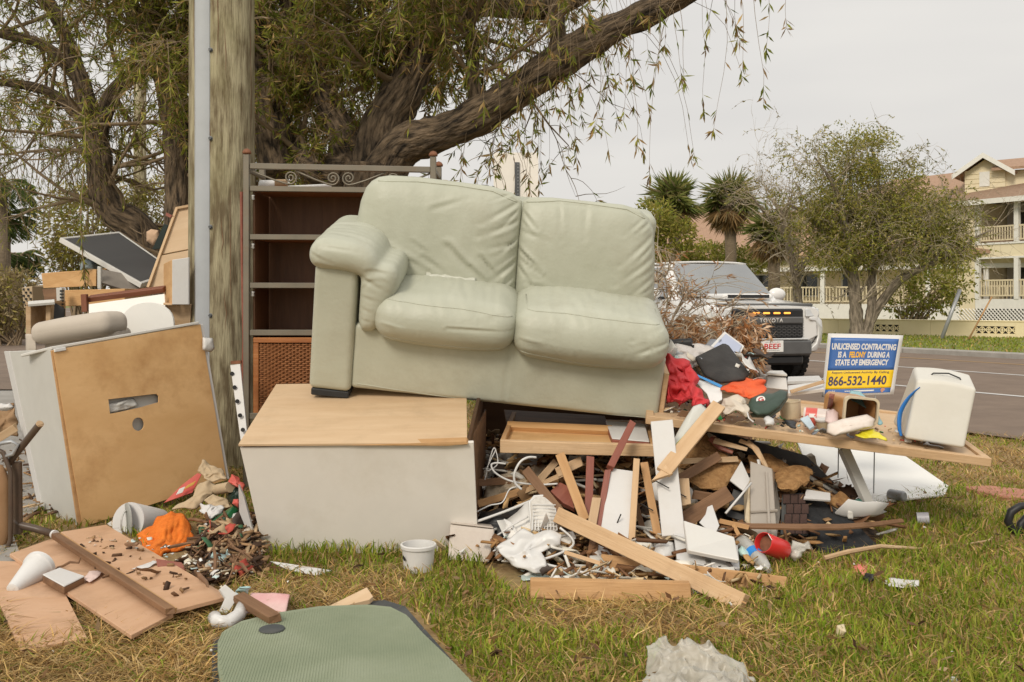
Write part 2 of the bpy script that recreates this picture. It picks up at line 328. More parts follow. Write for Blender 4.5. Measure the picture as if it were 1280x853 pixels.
# ------------------------------------------------------------------ apartment house on the right
class Facade:
    def __init__(s, px, Y, a):
        s.O = Vector(((px - CX) / F * Y, Y, 0)); s.a = Vector((a[0], a[1], 0)).normalized(); s.b = Vector((-s.a.y, s.a.x, 0))
        if s.b.y < 0: s.b = -s.b
    def u(s, px, d=0.0):
        rx = (px - CX) / F; O = s.O + s.b * d; return (O.x - rx * O.y) / (rx * s.a.y - s.a.x)
    def z(s, px, py, d=0.0):
        q = s.O + s.b * d + s.a * s.u(px, d); return CH - (py - YH) / F * q.y
    def pt(s, u, d, z): q = s.O + s.a * u + s.b * d; return Vector((q.x, q.y, z))
    def box(s, b, u0, u1, d0, d1, z0, z1):
        return b.hexa([s.pt(u0, d0, z0), s.pt(u1, d0, z0), s.pt(u1, d0, z1), s.pt(u0, d0, z1)], s.b * (d1 - d0))
def part(fc, name, m, parent, *boxes, bevel=0):
    b = MB()
    for x in boxes: fc.box(b, *x)
    return b.build(name, m, parent, bevel=bevel)
def railing(fc, parent, u0, u1, d, z0, z1, n):
    o = part(fc, 'railing', M_rail, parent, (u0, u1, d - .03, d + .03, z1 - .07, z1), (u0, u1, d - .025, d + .025, z0, z0 + .06))
    bs = [(u0 + (u1 - u0) * (k + .5) / n - .025, u0 + (u1 - u0) * (k + .5) / n + .025, d - .02, d + .02, z0 + .06, z1 - .07) for k in range(n)]
    kind(part(fc, 'balusters', M_rail, o, *bs), 'stuff')
H = Facade(1222, 44, (.52, -.854))
hb = H.pt(0, 0, 0)
house = thing('apartment_house', 'yellow sided apartment house with white posts, two balconies and a gabled brown roof', 'house', hb)
zf1b, zf1r, zf2a, zf2r, zev = H.z(1222, 374), H.z(1222, 350), H.z(1222, 322), H.z(1222, 284), H.z(1222, 253)
uE = 9.0
zf2f = H.z(1222, 307)
part(H, 'siding_wall', M_yels, house, (-9.5, -.12, -.02, 8, -.2, zev))
part(H, 'porch_back_wall', M_intw, house, (0, uE, 2.2, 2.4, -.2, zev))
part(H, 'floor_band', M_yels, house, (-.1, uE, -.01, 2.2, zf2a, zf2f))
part(H, 'floor_edge', M_trim, house, (-.1, uE, -.05, .1, zf2f + .003, zf2f + .09), (-.1, uE, -.05, .1, zf2a - .08, zf2a - .003))
part(H, 'base_band', M_trim, house, (-.1, uE, -.03, 2.2, H.z(1222, 386), zf1b))
part(H, 'base_wall', M_dark, house, (-9.3, uE, .3, 1, -.2, H.z(1222, 386) - .01))
lat = MB(); zl0, zl1 = -.1, H.z(1222, 386) - .01
u = -9.4
while u < uE:
    for sgn in (1, -1):
        p, q = (H.pt(u, -.02 + .02 * sgn, zl0), H.pt(u + (zl1 - zl0), -.02 + .02 * sgn, zl1)) if sgn > 0 else (H.pt(u, -.02 + .02 * sgn, zl1), H.pt(u + (zl1 - zl0), -.02 + .02 * sgn, zl0))
        lat.tube([p, q], .028, 4, cap=False)
    u += .17
kind(lat.build('lattice_skirt', M_trim, house), 'stuff')
bay = H.u(1271) - H.u(1222)
for k in range(5):
    uu = bay * k; part(H, 'post', M_trim, house, (uu - .1, uu + .1, -.06, .12, zf1b + .002, zf2a - .081)); part(H, 'post', M_trim, house, (uu - .1, uu + .1, -.06, .12, zf2f + .091, zev))
    if k < 4:
        railing(H, house, uu + .11, uu + bay - .11, .03, zf1b + .12, zf1r, 13); railing(H, house, uu + .11, uu + bay - .11, .03, zf2f + .16, zf2r, 13)
        for z0, z1 in ((zf1b, zf2a - .3), (zf2f, zev - .3)):
            w = part(H, 'window', M_trim, house, (uu + .55, uu + 1.45, 2.1, 2.195, z0 + .1, z1)); part(H, 'pane', M_glassd, w, (uu + .65, uu + 1.35, 2.08, 2.15, z0 + .2, z1 - .1))
            part(H, 'door', M_dark, house, (uu + 1.6, uu + bay - .1, 2.12, 2.195, z0 + .02, z1))
# roofs
def slabroof(name, pts, th, m): b = MB(); b.poly(pts, (0, 0, -th)); return b.build(name, m, house)
ev = zev
slabroof('lower_roof', [H.pt(-1.0, -.5, ev + .05), H.pt(uE, -.5, ev + .05), H.pt(uE, 2.6, ev + 2.2), H.pt(.4, 2.6, ev + 1.3), H.pt(-.9, .3, ev + .5)], .12, M_roofb)
part(H, 'fascia', M_trim, house, (-1.0, uE, -.53, -.503, ev - .16, ev + .06))
K = Facade(1206, 44.8, (.8, -.6))                                   # gabled storey above
gu0, gu1 = 0.0, K.u(1257); gz0, gz1, gp = ev + .05, K.z(1206, 214), K.z(1232, 196)
b = MB(); mid = (gu0 + gu1) / 2
b.poly([K.pt(gu0, 0, gz0), K.pt(gu1, 0, gz0), K.pt(gu1, 0, gz1 - .1), K.pt(mid, 0, gp - .12), K.pt(gu0, 0, gz1 - .1)], K.b * 6); b.build('gable_wall', M_yels, house)
cl = MB()
for k in range(11): 
    z = gz0 + .2 + k * .21
    if z < gz1 - .1: K.box(cl, gu0, gu1, -.025, -.001, z, z + .17)
cl = kind(cl.build('clapboards', M_yels, house), 'stuff')
vt = part(K, 'gable_vent', M_trim, house, (mid - .22, mid + .2, -.06, -.03, gz1 - .75, gz1 - .1))
ov = .45
for s_, (ua, ub) in enumerate(((gu0 - ov, mid), (mid, gu1 + ov))):
    za, zb = (gz1 - .3, gp) if s_ == 0 else (gp, gz1 - .3)
    b = MB(); b.poly([K.pt(ua, -.4, za), K.pt(ub, -.4, zb), K.pt(ub, 6.2, zb), K.pt(ua, 6.2, za)], (0, 0, .12)); b.build('gable_roof', M_roof, house)
    b = MB(); b.poly([K.pt(ua, -.43, za - .1), K.pt(ub, -.43, zb - .1), K.pt(ub, -.43, zb + .13), K.pt(ua, -.43, za + .13)], K.b * -.03); b.build('bargeboard', M_trim, house)
b = MB(); K.box(b, gu1 + .003, gu1 + 7, .05, 5, gz0, gz1 - .1); b.build('upper_wall', M_yels, house)
b = MB(); b.poly([K.pt(gu1 - .5, -.4, gz1 - .12), K.pt(gu1 + 7.5, -.4, gz1 - .12), K.pt(gu1 + 7.5, 2.6, gp + .15), K.pt(mid, 2.6, gp + .02)], (0, 0, .12)); b.build('upper_roof', M_roof, house)
b = MB(); b.poly([H.pt(-9.6, -.4, zev + .1), H.pt(-.9, -.4, zev + .1), H.pt(-.9, 4, zev + 2.0), H.pt(-7.5, 4, zev + 2.0)], (0, 0, -.12)); b.build('side_roof', M_roof, house)
b = MB(); b.tube([K.pt(gu1 + 2.2, 2.6, gp + .1), K.pt(gu1 + 2.5, 2.6, gp + .75)], .02, 5); b.tube([K.pt(gu1 + 2.1, 2.6, gp + .75), K.pt(gu1 + 2.8, 2.6, gp + .8)], .015, 5); b.build('aerial', M_dkmetal, house)
# left wing with porch seen beside the truck
L = Facade(968, 50, (.8, -.6))
wing = thing('porch_house', 'single storey cream house with a white posted porch behind the palms', 'house', L.pt(0, 0, 0))
ze = L.z(968, 338); zb_ = L.z(968, 380); zr = L.z(968, 359)
part(L, 'back_wall', M_yels, wing, (-16, 12, 2.2, 8, -.2, ze + .4))
part(L, 'eave_band', M_yels, wing, (-16, 12, -.1, 2.2, ze, ze + .7)); part(L, 'eave_trim', M_trim, wing, (-16, 12, -.14, -.103, ze - .08, ze + .12))
part(L, 'porch_base', M_trim, wing, (-16, 12, -.05, 2.2, -.2, zb_))
for k in range(-6, 6):
    uu = k * 2.45
    part(L, 'post', M_trim, wing, (uu - .1, uu + .1, -.06, .12, zb_ + .002, ze - .08))
    railing(L, wing, uu + .11, uu + 2.34, .03, zb_ + .1, zr, 14)
    w = part(L, 'window', M_trim, wing, (uu + .2, uu + 1.5, 2.12, 2.198, zb_ + .35, ze - .12)); part(L, 'pane', M_glassd, w, (uu + .28, uu + 1.42, 2.1, 2.15, zb_ + .43, ze - .2))
b = MB(); b.poly([L.pt(-18, -.6, ze + .7), L.pt(13, -.6, ze + .7), L.pt(11, 5, ze + 3.4), L.pt(-15, 5, ze + 3.4)], (0, 0, -.15)); b.build('roof', M_roof, wing)
# house behind the palms
S = Facade(885, 62, (1, -.25))
far = thing('far_house', 'distant house with a salmon hipped roof half hidden by palms', 'house', S.pt(0, 0, 0))
part(S, 'wall', M_yels, far, (-6, 7, 0, 7, -.2, 4.6))
b = MB()
e = [S.pt(-6.6, -.6, 4.5), S.pt(7.6, -.6, 4.5), S.pt(7.6, 7.6, 4.5), S.pt(-6.6, 7.6, 4.5), S.pt(-1, 3.5, 7.4), S.pt(2, 3.5, 7.4)]
b.add(e, [(0, 1, 5, 4), (1, 2, 5), (2, 3, 4, 5), (3, 0, 4), (3, 2, 1, 0)]); b.build('roof', M_roof, far)
for k in range(4):
    w = part(S, 'window', M_trim, far, (-4.6 + 3 * k, -3.3 + 3 * k, -.05, -.002, 2.6, 4.0)); part(S, 'pane', M_glassd, w, (-4.5 + 3 * k, -3.4 + 3 * k, -.08, -.03, 2.7, 3.9))
# ------------------------------------------------------------------ slim things on the far verge
b = MB(); b.tube([P(1177, 424, 27.5), P(1200, 362, 27.5)], .055, 8); tag(b.build('guy_guard', M_grey, smooth=True), 'leaning grey guy wire guard in front of the yellow wall', 'guy guard')
b = MB(); b.tube([P(1211, 424, 27.2), P(1240, 371, 27.2)], .022, 6); tag(b.build('marker_rod', M_pine2, smooth=True), 'thin orange brown rod leaning in front of the yellow wall', 'rod')
# ------------------------------------------------------------------ vegetation
def bark(name, c1, c2, sc):
    m = mat(name, c1, c2, scale=sc, rough=.95, bump=1.0, bscale=sc * 1.3, detail=9, lo=.36, hi=.66); t = m.node_tree; a = t.nodes.new('ShaderNodeAttribute'); a.attribute_name = 'along'
    for nd in t.nodes:
        if nd.bl_idname == 'ShaderNodeMapping': t.links.new(a.outputs['Vector'], nd.inputs[0])
        if nd.bl_idname == 'ShaderNodeBump': nd.inputs['Distance'].default_value = .05
    return m
M_bark = bark('dark_furrowed_bark', (.022, .016, .011), (.23, .165, .105), 22)
M_bark2 = bark('grey_bark', (.11, .09, .065), (.34, .28, .21), 14)
M_twig = mat('brown_twigs', (.19, .14, .085), (.30, .22, .14), scale=4, rough=.9)
M_twigg = mat('pale_grey_twigs', (.33, .27, .19), (.46, .39, .29), scale=4, rough=.9)
M_palmt = mat('palm_trunk', (.13, .10, .065), (.24, .185, .125), scale=10, stretch=(1, 1, 3), rough=.95, bump=.8, bscale=20)
OL = np.array([[.19, .22, .028], [.27, .28, .044], [.13, .16, .022], [.35, .335, .065]])
BR = np.array([[.33, .21, .08], [.24, .15, .06], [.40, .28, .12]])
def pick(rng, n, A, B, fb):
    c = A[rng.integers(0, len(A), n)]; k = rng.random(n) < fb; c[k] = B[rng.integers(0, len(B), k.sum())]
    return c * rng.uniform(.75, 1.3, (n, 1))
def smooth_path(pts, n=6):
    """Catmull-Rom through (point, radius)"""
    out = []; q = [pts[0]] + list(pts) + [pts[-1]]
    for i in range(1, len(q) - 2):
        for k in range(n):
            t = k / n; v = []
            for j in (0, 1):
                a, b_, c, d = (q[i - 1][j], q[i][j], q[i + 1][j], q[i + 2][j])
                v.append(.5 * ((2 * b_) + (c - a) * t + (2 * a - 5 * b_ + 4 * c - d) * t * t + (3 * b_ - a - 3 * c + d) * t ** 3))
            out.append(tuple(v))
    out.append(pts[-1]); return out
def limb(b, pts, seed=0, n=14, rough=.10):
    sp = smooth_path(pts, 16); ps = [p for p, r in sp]; rs = [max(r, .004) for p, r in sp]; n = max(n, 34) if rs[0] > .1 else n
    i0 = len(b.v); b.tube(ps, rs, n); S_ = [0.0]
    if b.at is None: b.at = []
    for a, c in zip(ps, ps[1:]): S_.append(S_[-1] + (c - a).length)
    for i in range(i0, len(b.v)):
        v = b.v[i]; k = min((i - i0) // n, len(ps) - 1); d = v - ps[k]; dn = d.normalized(); a = math.tau * ((i - i0) % n) / n; R0 = rs[k] ** .5 * .45
        q = Vector((math.cos(a) * R0, math.sin(a) * R0, S_[k] * .30)); b.at.append((q.x + seed, q.y, q.z))
        rg = abs(noise.noise(q * 14 + Vector((seed, 0, 0)))); f = 1 + rough * 1.5 * noise.noise(Vector((v.x * 4, v.y * 4, v.z * 3)) + Vector((seed, 0, 0))) + .22 * (rg - .25) + .08 * noise.noise(q * 40)
        b.v[i] = ps[k] + d * f
    return sp
class Tree:
    """limbs given by hand, then random branches, hanging shoots and narrow leaves"""
    def __init__(s, seed): s.rng = np.random.default_rng(seed); s.rnd = random.Random(seed); s.b = MB(); s.tw = MB(); s.anch = []; s.lp = []; s.ld = []; s.ll = []; s.lw = []; s.lc = []
    def limb(s, pts, seed=1, anch=True, n=14):
        sp = limb(s.b, pts, seed, n)
        if anch: s.anch += [(p, r) for p, r in sp[len(sp) // 4:]]
        return sp
    def branch(s, p, d, L, r, depth, bend=.35, up=.1):
        pts = [(p.copy(), r)]; d = d.normalized(); n = 5; q = p.copy()
        for k in range(1, n + 1):
            d = (d + Vector((s.rnd.gauss(0, bend), s.rnd.gauss(0, bend), s.rnd.gauss(up, bend))) * .5).normalized(); q = q + d * (L / n)
            pts.append((q.copy(), r * (1 - .8 * k / n)))
        s.tw.tube([x for x, _ in pts], [y for _, y in pts], 5 if r > .02 else 3, cap=False)
        s.anch += pts[1:]
        if depth > 0:
            for k in range(s.rnd.randint(2, 3)):
                a = pts[s.rnd.randint(1, n)]; s.branch(a[0], d + Vector((s.rnd.gauss(0, .8), s.rnd.gauss(0, .8), s.rnd.gauss(0, .5))), L * .62, max(a[1] * .7, .005), depth - 1, bend, up)
    def shoots(s, n, Lr, lv, ll, lw, A, B, fb, droop=1.0, ok=None, out=.5, rad=.004, tip=0, back=0.0, spread=.55):
        an = [a for a in s.anch if ok is None or ok(a[0])]
        if not an: return
        for _ in range(n):
            p, r = an[s.rnd.randrange(len(an))]; q = p.copy(); L = s.rnd.uniform(*Lr)
            d = Vector((s.rnd.gauss(0, out), s.rnd.gauss(back, out), s.rnd.gauss(.15, .3))); k = 6; pts = [q.copy()]
            for i in range(k):
                d = (d + Vector((s.rnd.gauss(0, .12), s.rnd.gauss(0, .12), -droop * .42))).normalized(); q = q + d * (L / k); pts.append(q.copy())
            s.tw.tube(pts, [rad * (1 - .6 * i / k) for i in range(k + 1)], 3, cap=False)
            m = max(2, int(lv * s.rnd.uniform(.6, 1.3))); P_ = np.array([tuple(x) for x in pts]); t = s.rng.uniform(.15, 1, m) ** (.75) * k
            if tip: t[-min(tip, m - 1):] = s.rng.uniform(k - .7, k, min(tip, m - 1))
            i0 = np.clip(t.astype(int), 0, k - 1); fr = (t - i0)[:, None]; b_ = P_[i0] * (1 - fr) + P_[i0 + 1] * fr; dd = P_[i0 + 1] - P_[i0]; dd /= np.linalg.norm(dd, axis=1, keepdims=True) + 1e-9
            dirs = dd + s.rng.normal(0, spread, (m, 3)); s.lp.append(b_); s.ld.append(dirs); s.ll.append(s.rng.uniform(*ll, m)); s.lw.append(s.rng.uniform(*lw, m))
            tone = s.rng.uniform(.7, 1.25); s.lc.append(pick(s.rng, m, A, B, fb) * tone)
    def make(s, name, label, loc, bark, twig, group=None, cat='tree'):
        o = thing(name, label, cat, loc, group)
        s.b.build('trunk', bark, o, smooth=True)
        tw = s.tw.build('branches', twig, o, smooth=True, fix=False)
        if s.lp:
            V, fn, L, c = leaf_arrays(np.concatenate(s.lp), np.concatenate(s.ld), np.concatenate(s.ll), np.concatenate(s.lw), s.rng, np.concatenate(s.lc))
            cr = fast_mesh('crown', V, fn, L, M_leaf, c, loc=(0, 0, 0)); place(cr, Matrix.Identity(4), o)
        return o
V3 = Vector
pyof = lambda p: YH - (p.z - CH) / p.y * F
pxof = lambda p: p.x / p.y * F + CX
# --- great weeping tree behind the shelf
T = Tree(11); Yb = 9.0
base = P(462, 560, Yb); base.z = -.1
fork = P(470, 208, Yb)
T.limb([(base, .50), (P(455, 420, Yb), .36), (P(462, 290, Yb), .29), (fork, .25)], 1, False, 18)
main = T.limb([(fork + V3((-.05, 0, -.35)), .24), (P(500, 186, 8.9), .185), (P(560, 163, 8.7), .155), (P(602, 142, 8.6), .16), (P(655, 108, 8.5), .145), (P(705, 72, 8.4), .155), (P(770, 34, 8.3), .12), (P(838, 2, 8.2), .11), (P(900, -40, 8.0), .08), (P(980, -90, 7.9), .05)], 2)
l2 = T.limb([(fork + V3((0, .05, -.2)), .24), (P(478, 160, 9.1), .20), (P(510, 105, 9.2), .17), (P(530, 40, 9.3), .15), (P(535, -40, 9.4), .13), (P(520, -160, 9.6), .12)], 3)
l3 = T.limb([(P(465, 230, 9.2), .22), (P(420, 150, 9.6), .13), (P(380, 60, 9.9), .11), (P(350, -60, 10.2), .13)], 4)
l4 = T.limb([(P(530, 40, 9.3), .12), (P(600, 6, 9.2), .11), (P(690, 10, 9.0), .09), (P(760, -30, 8.9), .08)], 5)
l5 = T.limb([(P(596, 143, 8.6), .09), (P(592, 100, 8.6), .065), (P(588, 40, 8.6), .055), (P(575, -40, 8.6), .05)], 6)
l6 = T.limb([(P(700, 74, 8.4), .08), (P(697, 30, 8.4), .07), (P(690, -60, 8.4), .05)], 7)
l7 = T.limb([(P(440, 215, 9.3), .18), (P(370, 200, 9.8), .13), (P(335, 120, 10.1), .12), (P(330, 0, 10.4), .1)], 8)
l8 = T.limb([(P(350, 215, 9.7), .18), (P(340, 170, 9.8), .19), (P(318, 70, 10.0), .14), (P(300, -80, 10), .1)], 9)
anc0 = [a for a in T.anch if (a[0].x / a[0].y * F + CX) < 640 and not (pxof(a[0]) > 480 and pyof(a[0]) > 110)]
for p, r in T.rnd.sample(anc0, 60):
    T.branch(p, V3((T.rnd.gauss(0, .7), T.rnd.gauss(-.1, .6), T.rnd.gauss(.5, .5))), T.rnd.uniform(.7, 1.5), min(.035, r * .4), 2)
_ml = {id(p) for p, r in main}; T.anch = [x for x in T.anch if id(x[0]) not in _ml]
inleft = lambda p: (p.x / p.y * F + CX) < 560 and not (pxof(p) > 470 and pyof(p) > 110)
inmid = lambda p: 520 < (p.x / p.y * F + CX) < 720
T.shoots(3300, (.15, .45), 22, (.06, .12), (.010, .019), OL, BR, .3, .4, inleft, back=.35, spread=.85)
T.shoots(220, (.4, 1.0), 22, (.06, .11), (.009, .016), OL, BR, .2, 1.0, inleft, back=.2)
T.shoots(700, (.2, .6), 18, (.05, .10), (.008, .015), OL, BR, .75, .6, inleft, back=.3, spread=.8)
T.shoots(420, (.15, .5), 14, (.06, .11), (.010, .018), OL, BR, .3, .6, inmid, tip=7, back=.3, spread=.75)
mr_ = [p for p, r in main[::2] if (p.x / p.y * F + CX) > 560]
T.anch = [(p, .1) for p in mr_] + [a for a in T.anch if (a[0].x / a[0].y * F + CX) > 600 and (YH - (a[0].z - CH) / a[0].y * F) < 120]
right_ok = lambda p: (p.x / p.y * F + CX) < 1060
T.shoots(300, (.35, 1.5), 13, (.07, .125), (.013, .021), OL, BR, .45, 1.3, right_ok, out=.6, tip=9, rad=.003)
T.make('bottlebrush_tree', 'large weeping bottlebrush tree with a thick limb reaching over the sofa', base, M_bark, M_twig)
# --- trunk just left of the conduit
T = Tree(21); Yb = 10.4; base = P(225, 520, Yb); base.z = -.1
T.limb([(base, .2), (P(222, 400, Yb), .16), (P(224, 290, Yb), .15), (P(222, 180, Yb), .14), (P(215, 110, Yb), .15), (P(200, 40, Yb), .13), (P(170, -60, Yb), .09)], 11, n=12)
T.limb([(P(217, 120, Yb), .12), (P(185, 60, Yb), .10), (P(165, 10, Yb), .08), (P(140, -60, Yb), .05)], 12)
T.limb([(P(214, 100, Yb), .10), (P(240, 20, Yb), .08), (P(262, -70, Yb), .06)], 13)
for p, r in T.rnd.sample(list(T.anch), 42): T.branch(p, V3((T.rnd.gauss(0, .8), T.rnd.gauss(-.2, .7), T.rnd.gauss(.3, .5))), T.rnd.uniform(.7, 1.5), min(.03, r * .4), 2)
upok = lambda p: (YH - (p.z - CH) / p.y * F) < 160
T.shoots(700, (.15, .5), 22, (.06, .115), (.010, .018), OL, BR, .3, .45, upok, spread=.85)
T.shoots(90, (.4, 1.0), 22, (.055, .11), (.009, .016), OL, BR, .25, 1.0, upok)
T.make('upright_tree', 'upright dark barked tree just left of the utility pole', base, M_bark, M_twig)
# --- leaning trunk further left
T = Tree(31); Yb = 11.0; base = P(215, 520, Yb); base.z = -.1
T.limb([(base, .22), (P(208, 380, Yb), .19), (P(182, 296, Yb), .17), (P(143, 268, Yb), .165), (P(128, 235, Yb), .15), (P(123, 195, Yb), .14), (P(112, 150, Yb), .12), (P(98, 90, Yb), .09), (P(70, 20, Yb), .07), (P(30, -60, Yb), .05)], 21, n=12)
T.limb([(P(120, 185, Yb), .10), (P(140, 120, Yb), .09), (P(178, 85, Yb), .08), (P(205, 60, Yb), .06)], 22)
T.limb([(P(115, 160, Yb), .08), (P(70, 120, Yb), .06), (P(20, 105, Yb), .05), (P(-60, 100, Yb), .03)], 23)
T.limb([(P(105, 110, Yb), .07), (P(60, 60, Yb), .06), (P(-10, 40, Yb), .05), (P(-90, 30, Yb), .03)], 24)
for p, r in T.rnd.sample(list(T.anch), 56): T.branch(p, V3((T.rnd.gauss(-.15, .8), T.rnd.gauss(-.1, .7), T.rnd.gauss(.25, .55))), T.rnd.uniform(.7, 1.7), min(.03, r * .4), 2)
upok = lambda p: (YH - (p.z - CH) / p.y * F) < 190
T.shoots(680, (.15, .5), 22, (.06, .115), (.010, .018), OL, BR, .3, .45, upok, spread=.85)
T.shoots(120, (.4, 1.0), 22, (.055, .11), (.009, .016), OL, BR, .25, 1.0, upok)
lowok = lambda p: 190 > (YH - (p.z - CH) / p.y * F) > 110 and (p.x / p.y * F + CX) < 150
T.shoots(180, (.5, 1.3), 18, (.05, .09), (.007, .012), OL, BR, .25, 1.4, lowok)
T.make('leaning_tree', 'leaning tree with a bent furrowed trunk behind the dark framed panel', base, M_bark, M_twig)
# one long green shoot hanging in front of the drawers
T = Tree(35); p = P(104, 40, 8.0); pts = [P(104 + 3 * math.sin(i * .7), 120 + i * 23, 7.7) for i in range(12)]
T.tw.tube(pts, .005, 4)
rng = T.rng; m = 240; P_ = np.array([tuple(q) for q in pts]); t = rng.uniform(0, 11, m); i0 = np.clip(t.astype(int), 0, 10); fr = (t - i0)[:, None]
T.lp = [P_[i0] * (1 - fr) + P_[i0 + 1] * fr]; dd = np.tile([[0, 0, -1.]], (m, 1)) + rng.normal(0, .45, (m, 3)); T.ld = [dd]; T.ll = [rng.uniform(.05, .10, m)]; T.lw = [rng.uniform(.007, .012, m)]; T.lc = [pick(rng, m, OL, BR, .2)]
o = thing('hanging_shoot', 'long leafy green shoot hanging in front of the honey coloured drawers', 'shoot', P(104, 380, 7.7))
T.tw.build('stem', M_twig, o); V, fn, L_, c = leaf_arrays(T.lp[0], T.ld[0], T.ll[0], T.lw[0], rng, T.lc[0]); place(fast_mesh('foliage', V, fn, L_, M_leaf, c), Matrix.Identity(4), o)
# --- leafy clumps: bushes and far trees
def clump(seed, blobs, n, ll, lw, A, B, fb, droop=.2):
    rng = np.random.default_rng(seed); ps = []; ds = []; 
    wts = np.array([b[1][0] * b[1][1] * b[1][2] for b in blobs]); wts = wts / wts.sum()
    for (c, r), w in zip(blobs, wts):
        k = int(n * w); d = rng.normal(size=(k, 3)); d /= np.linalg.norm(d, axis=1, keepdims=True)
        rad = rng.uniform(.35, 1, (k, 1)) ** .6
        off = np.array([noise.noise(Vector(x * 2.2) + Vector((seed, c[0], c[2]))) for x in d])[:, None]
        p = np.array(c) + d * np.array(r) * rad * (1 + .45 * off); ps.append(p); ds.append(d + rng.normal(0, .9, (k, 3)) + [0, 0, -droop])
    p = np.concatenate(ps); d = np.concatenate(ds); m = len(p)
    tone = np.array([noise.noise(Vector(x) * 1.1) for x in p])
    c = pick(rng, m, A, B, fb) * (1 + .5 * tone)[:, None]
    return leaf_arrays(p, d, rng.uniform(*ll, m), rng.uniform(*lw, m), rng, np.clip(c, .01, 1))
def bush(name, label, seed, blobs, n, ll, lw, A, B, fb, cat='bush', group=None, stems=6):
    c0 = V3(blobs[0][0]); base = V3((c0.x, c0.y, 0)); o = thing(name, label, cat, base, group); b = MB(); rnd = random.Random(seed)
    for c, r in blobs:
        for k in range(stems):
            t = V3(c) + V3((rnd.gauss(0, .4) * r[0], rnd.gauss(0, .4) * r[1], rnd.uniform(-.2, .8) * r[2])); s0 = base + V3((rnd.gauss(0, .15), rnd.gauss(0, .15), -.05))
            mid = (s0 + t) / 2 + V3((rnd.gauss(0, .1) * r[0], 0, rnd.uniform(-.1, .3) * r[2])); b.tube([s0, mid, t], [.03, .02, .008], 4, cap=False)
    b.build('stems', M_twig, o, fix=False)
    V, fn, L_, c = clump(seed, blobs, n, ll, lw, A, B, fb); place(fast_mesh('foliage', V, fn, L_, M_leaf, c), Matrix.Identity(4), o); return o
def bl(px, py, Y, rx, rz, ry=None): return (tuple(P(px, py, Y)), (rx / F * Y, (ry or rx) / F * Y, rz / F * Y))
YG = np.array([[.30, .26, .05], [.23, .21, .04], [.17, .165, .035], [.38, .32, .10]]); TAN = np.array([[.30, .24, .13], [.24, .18, .09]])
bush('hedge_bush', 'pale brown bush at the far left under the palm', 41, [bl(15, 372, 26, 42, 40), bl(45, 378, 26, 22, 26), bl(-60, 370, 26, 60, 45)], 9000, (.10, .2), (.03, .06), YG, TAN, .75)
bush('yellow_green_bush', 'yellow green bush behind the dark framed panel and leaning trunk', 42, [bl(110, 285, 15, 55, 62), bl(190, 270, 16, 55, 48), bl(100, 330, 15, 40, 40), bl(190, 330, 16, 60, 50)], 15000, (.06, .13), (.02, .035), YG, TAN, .3, stems=10)
bush('dark_bush', 'dense dark foliage filling the gap behind the shelf and pole', 43, [bl(350, 150, 11.5, 65, 100), bl(330, 60, 11.5, 60, 80), bl(420, 120, 11.2, 55, 85)], 12000, (.05, .11), (.010, .02), OL, BR, .35, stems=14)
# feather palms on the left
def frond(b, leaf, p, d, L, seed, droop=.5, n=26, wl=.5):
    rnd = random.Random(seed); pts = [p.copy()]; q = p.copy(); d = d.normalized(); k = 8
    for i in range(k): d = (d + V3((0, 0, -droop / k * (1 + i * .25)))).normalized(); q = q + d * (L / k); pts.append(q.copy())
    b.tube(pts, [.03 * (1 - .8 * i / k) for i in range(k + 1)], 4, cap=False)
    for j in range(n):
        t = .15 + .85 * j / n; f = t * k; i = min(int(f), k - 1); c = pts[i].lerp(pts[i + 1], f - i); ax = (pts[i + 1] - pts[i]).normalized(); sd = ax.cross(V3((0, 0, 1))).normalized()
        for s_ in (1, -1):
            dr = (sd * s_ + ax * .7 + V3((0, 0, -.35 + rnd.gauss(0, .12)))); l = wl * (math.sin(min(1, t * 1.05) * math.pi * .85 + .25)) * rnd.uniform(.85, 1.1)
            leaf.append((tuple(c), tuple(dr), l, .05))
def feather_palm(label, px, py, Y, n, L, seed):
    c = P(px, py, Y); base = V3((c.x, c.y, 0)); o = thing('feather_palm', label, 'palm', base, 'feather palms at the far left'); b = MB()
    b.tube([base + V3((0, 0, -.1)), base.lerp(c, .5), c], [.22, .17, .15], 10); b.build('trunk', M_palmt, o, smooth=True); b = MB(); lf = []; rnd = random.Random(seed)
    for k in range(n):
        a = k * 2.4; e = rnd.uniform(-.25, 1.15); frond(b, lf, c, V3((math.cos(a), math.sin(a), e)), L * rnd.uniform(.85, 1.1), seed + k, rnd.uniform(.7, 1.3))
    b.build('frond_ribs', M_twig, o, fix=False); rng = np.random.default_rng(seed); A = np.array([[.06, .095, .022], [.085, .12, .03], [.11, .14, .04]])
    lp, ld, ll, lw = (np.array(x) for x in zip(*lf)); V, fn, L_, cc = leaf_arrays(lp, ld, ll, lw, rng, pick(rng, len(lf), A, TAN, .08)); place(fast_mesh('crown', V, fn, L_, M_leaf, cc), Matrix.Identity(4), o)
feather_palm('tall feather palm cut by the left edge of the picture', 2, 232, 27, 16, 1.15, 51)
feather_palm('middle feather palm with arching fronds over the pale hedge', 6, 272, 28, 16, 1.25, 52)
feather_palm('lowest feather palm, dark and bushy just above the pale hedge', 22, 322, 30, 18, .95, 53)
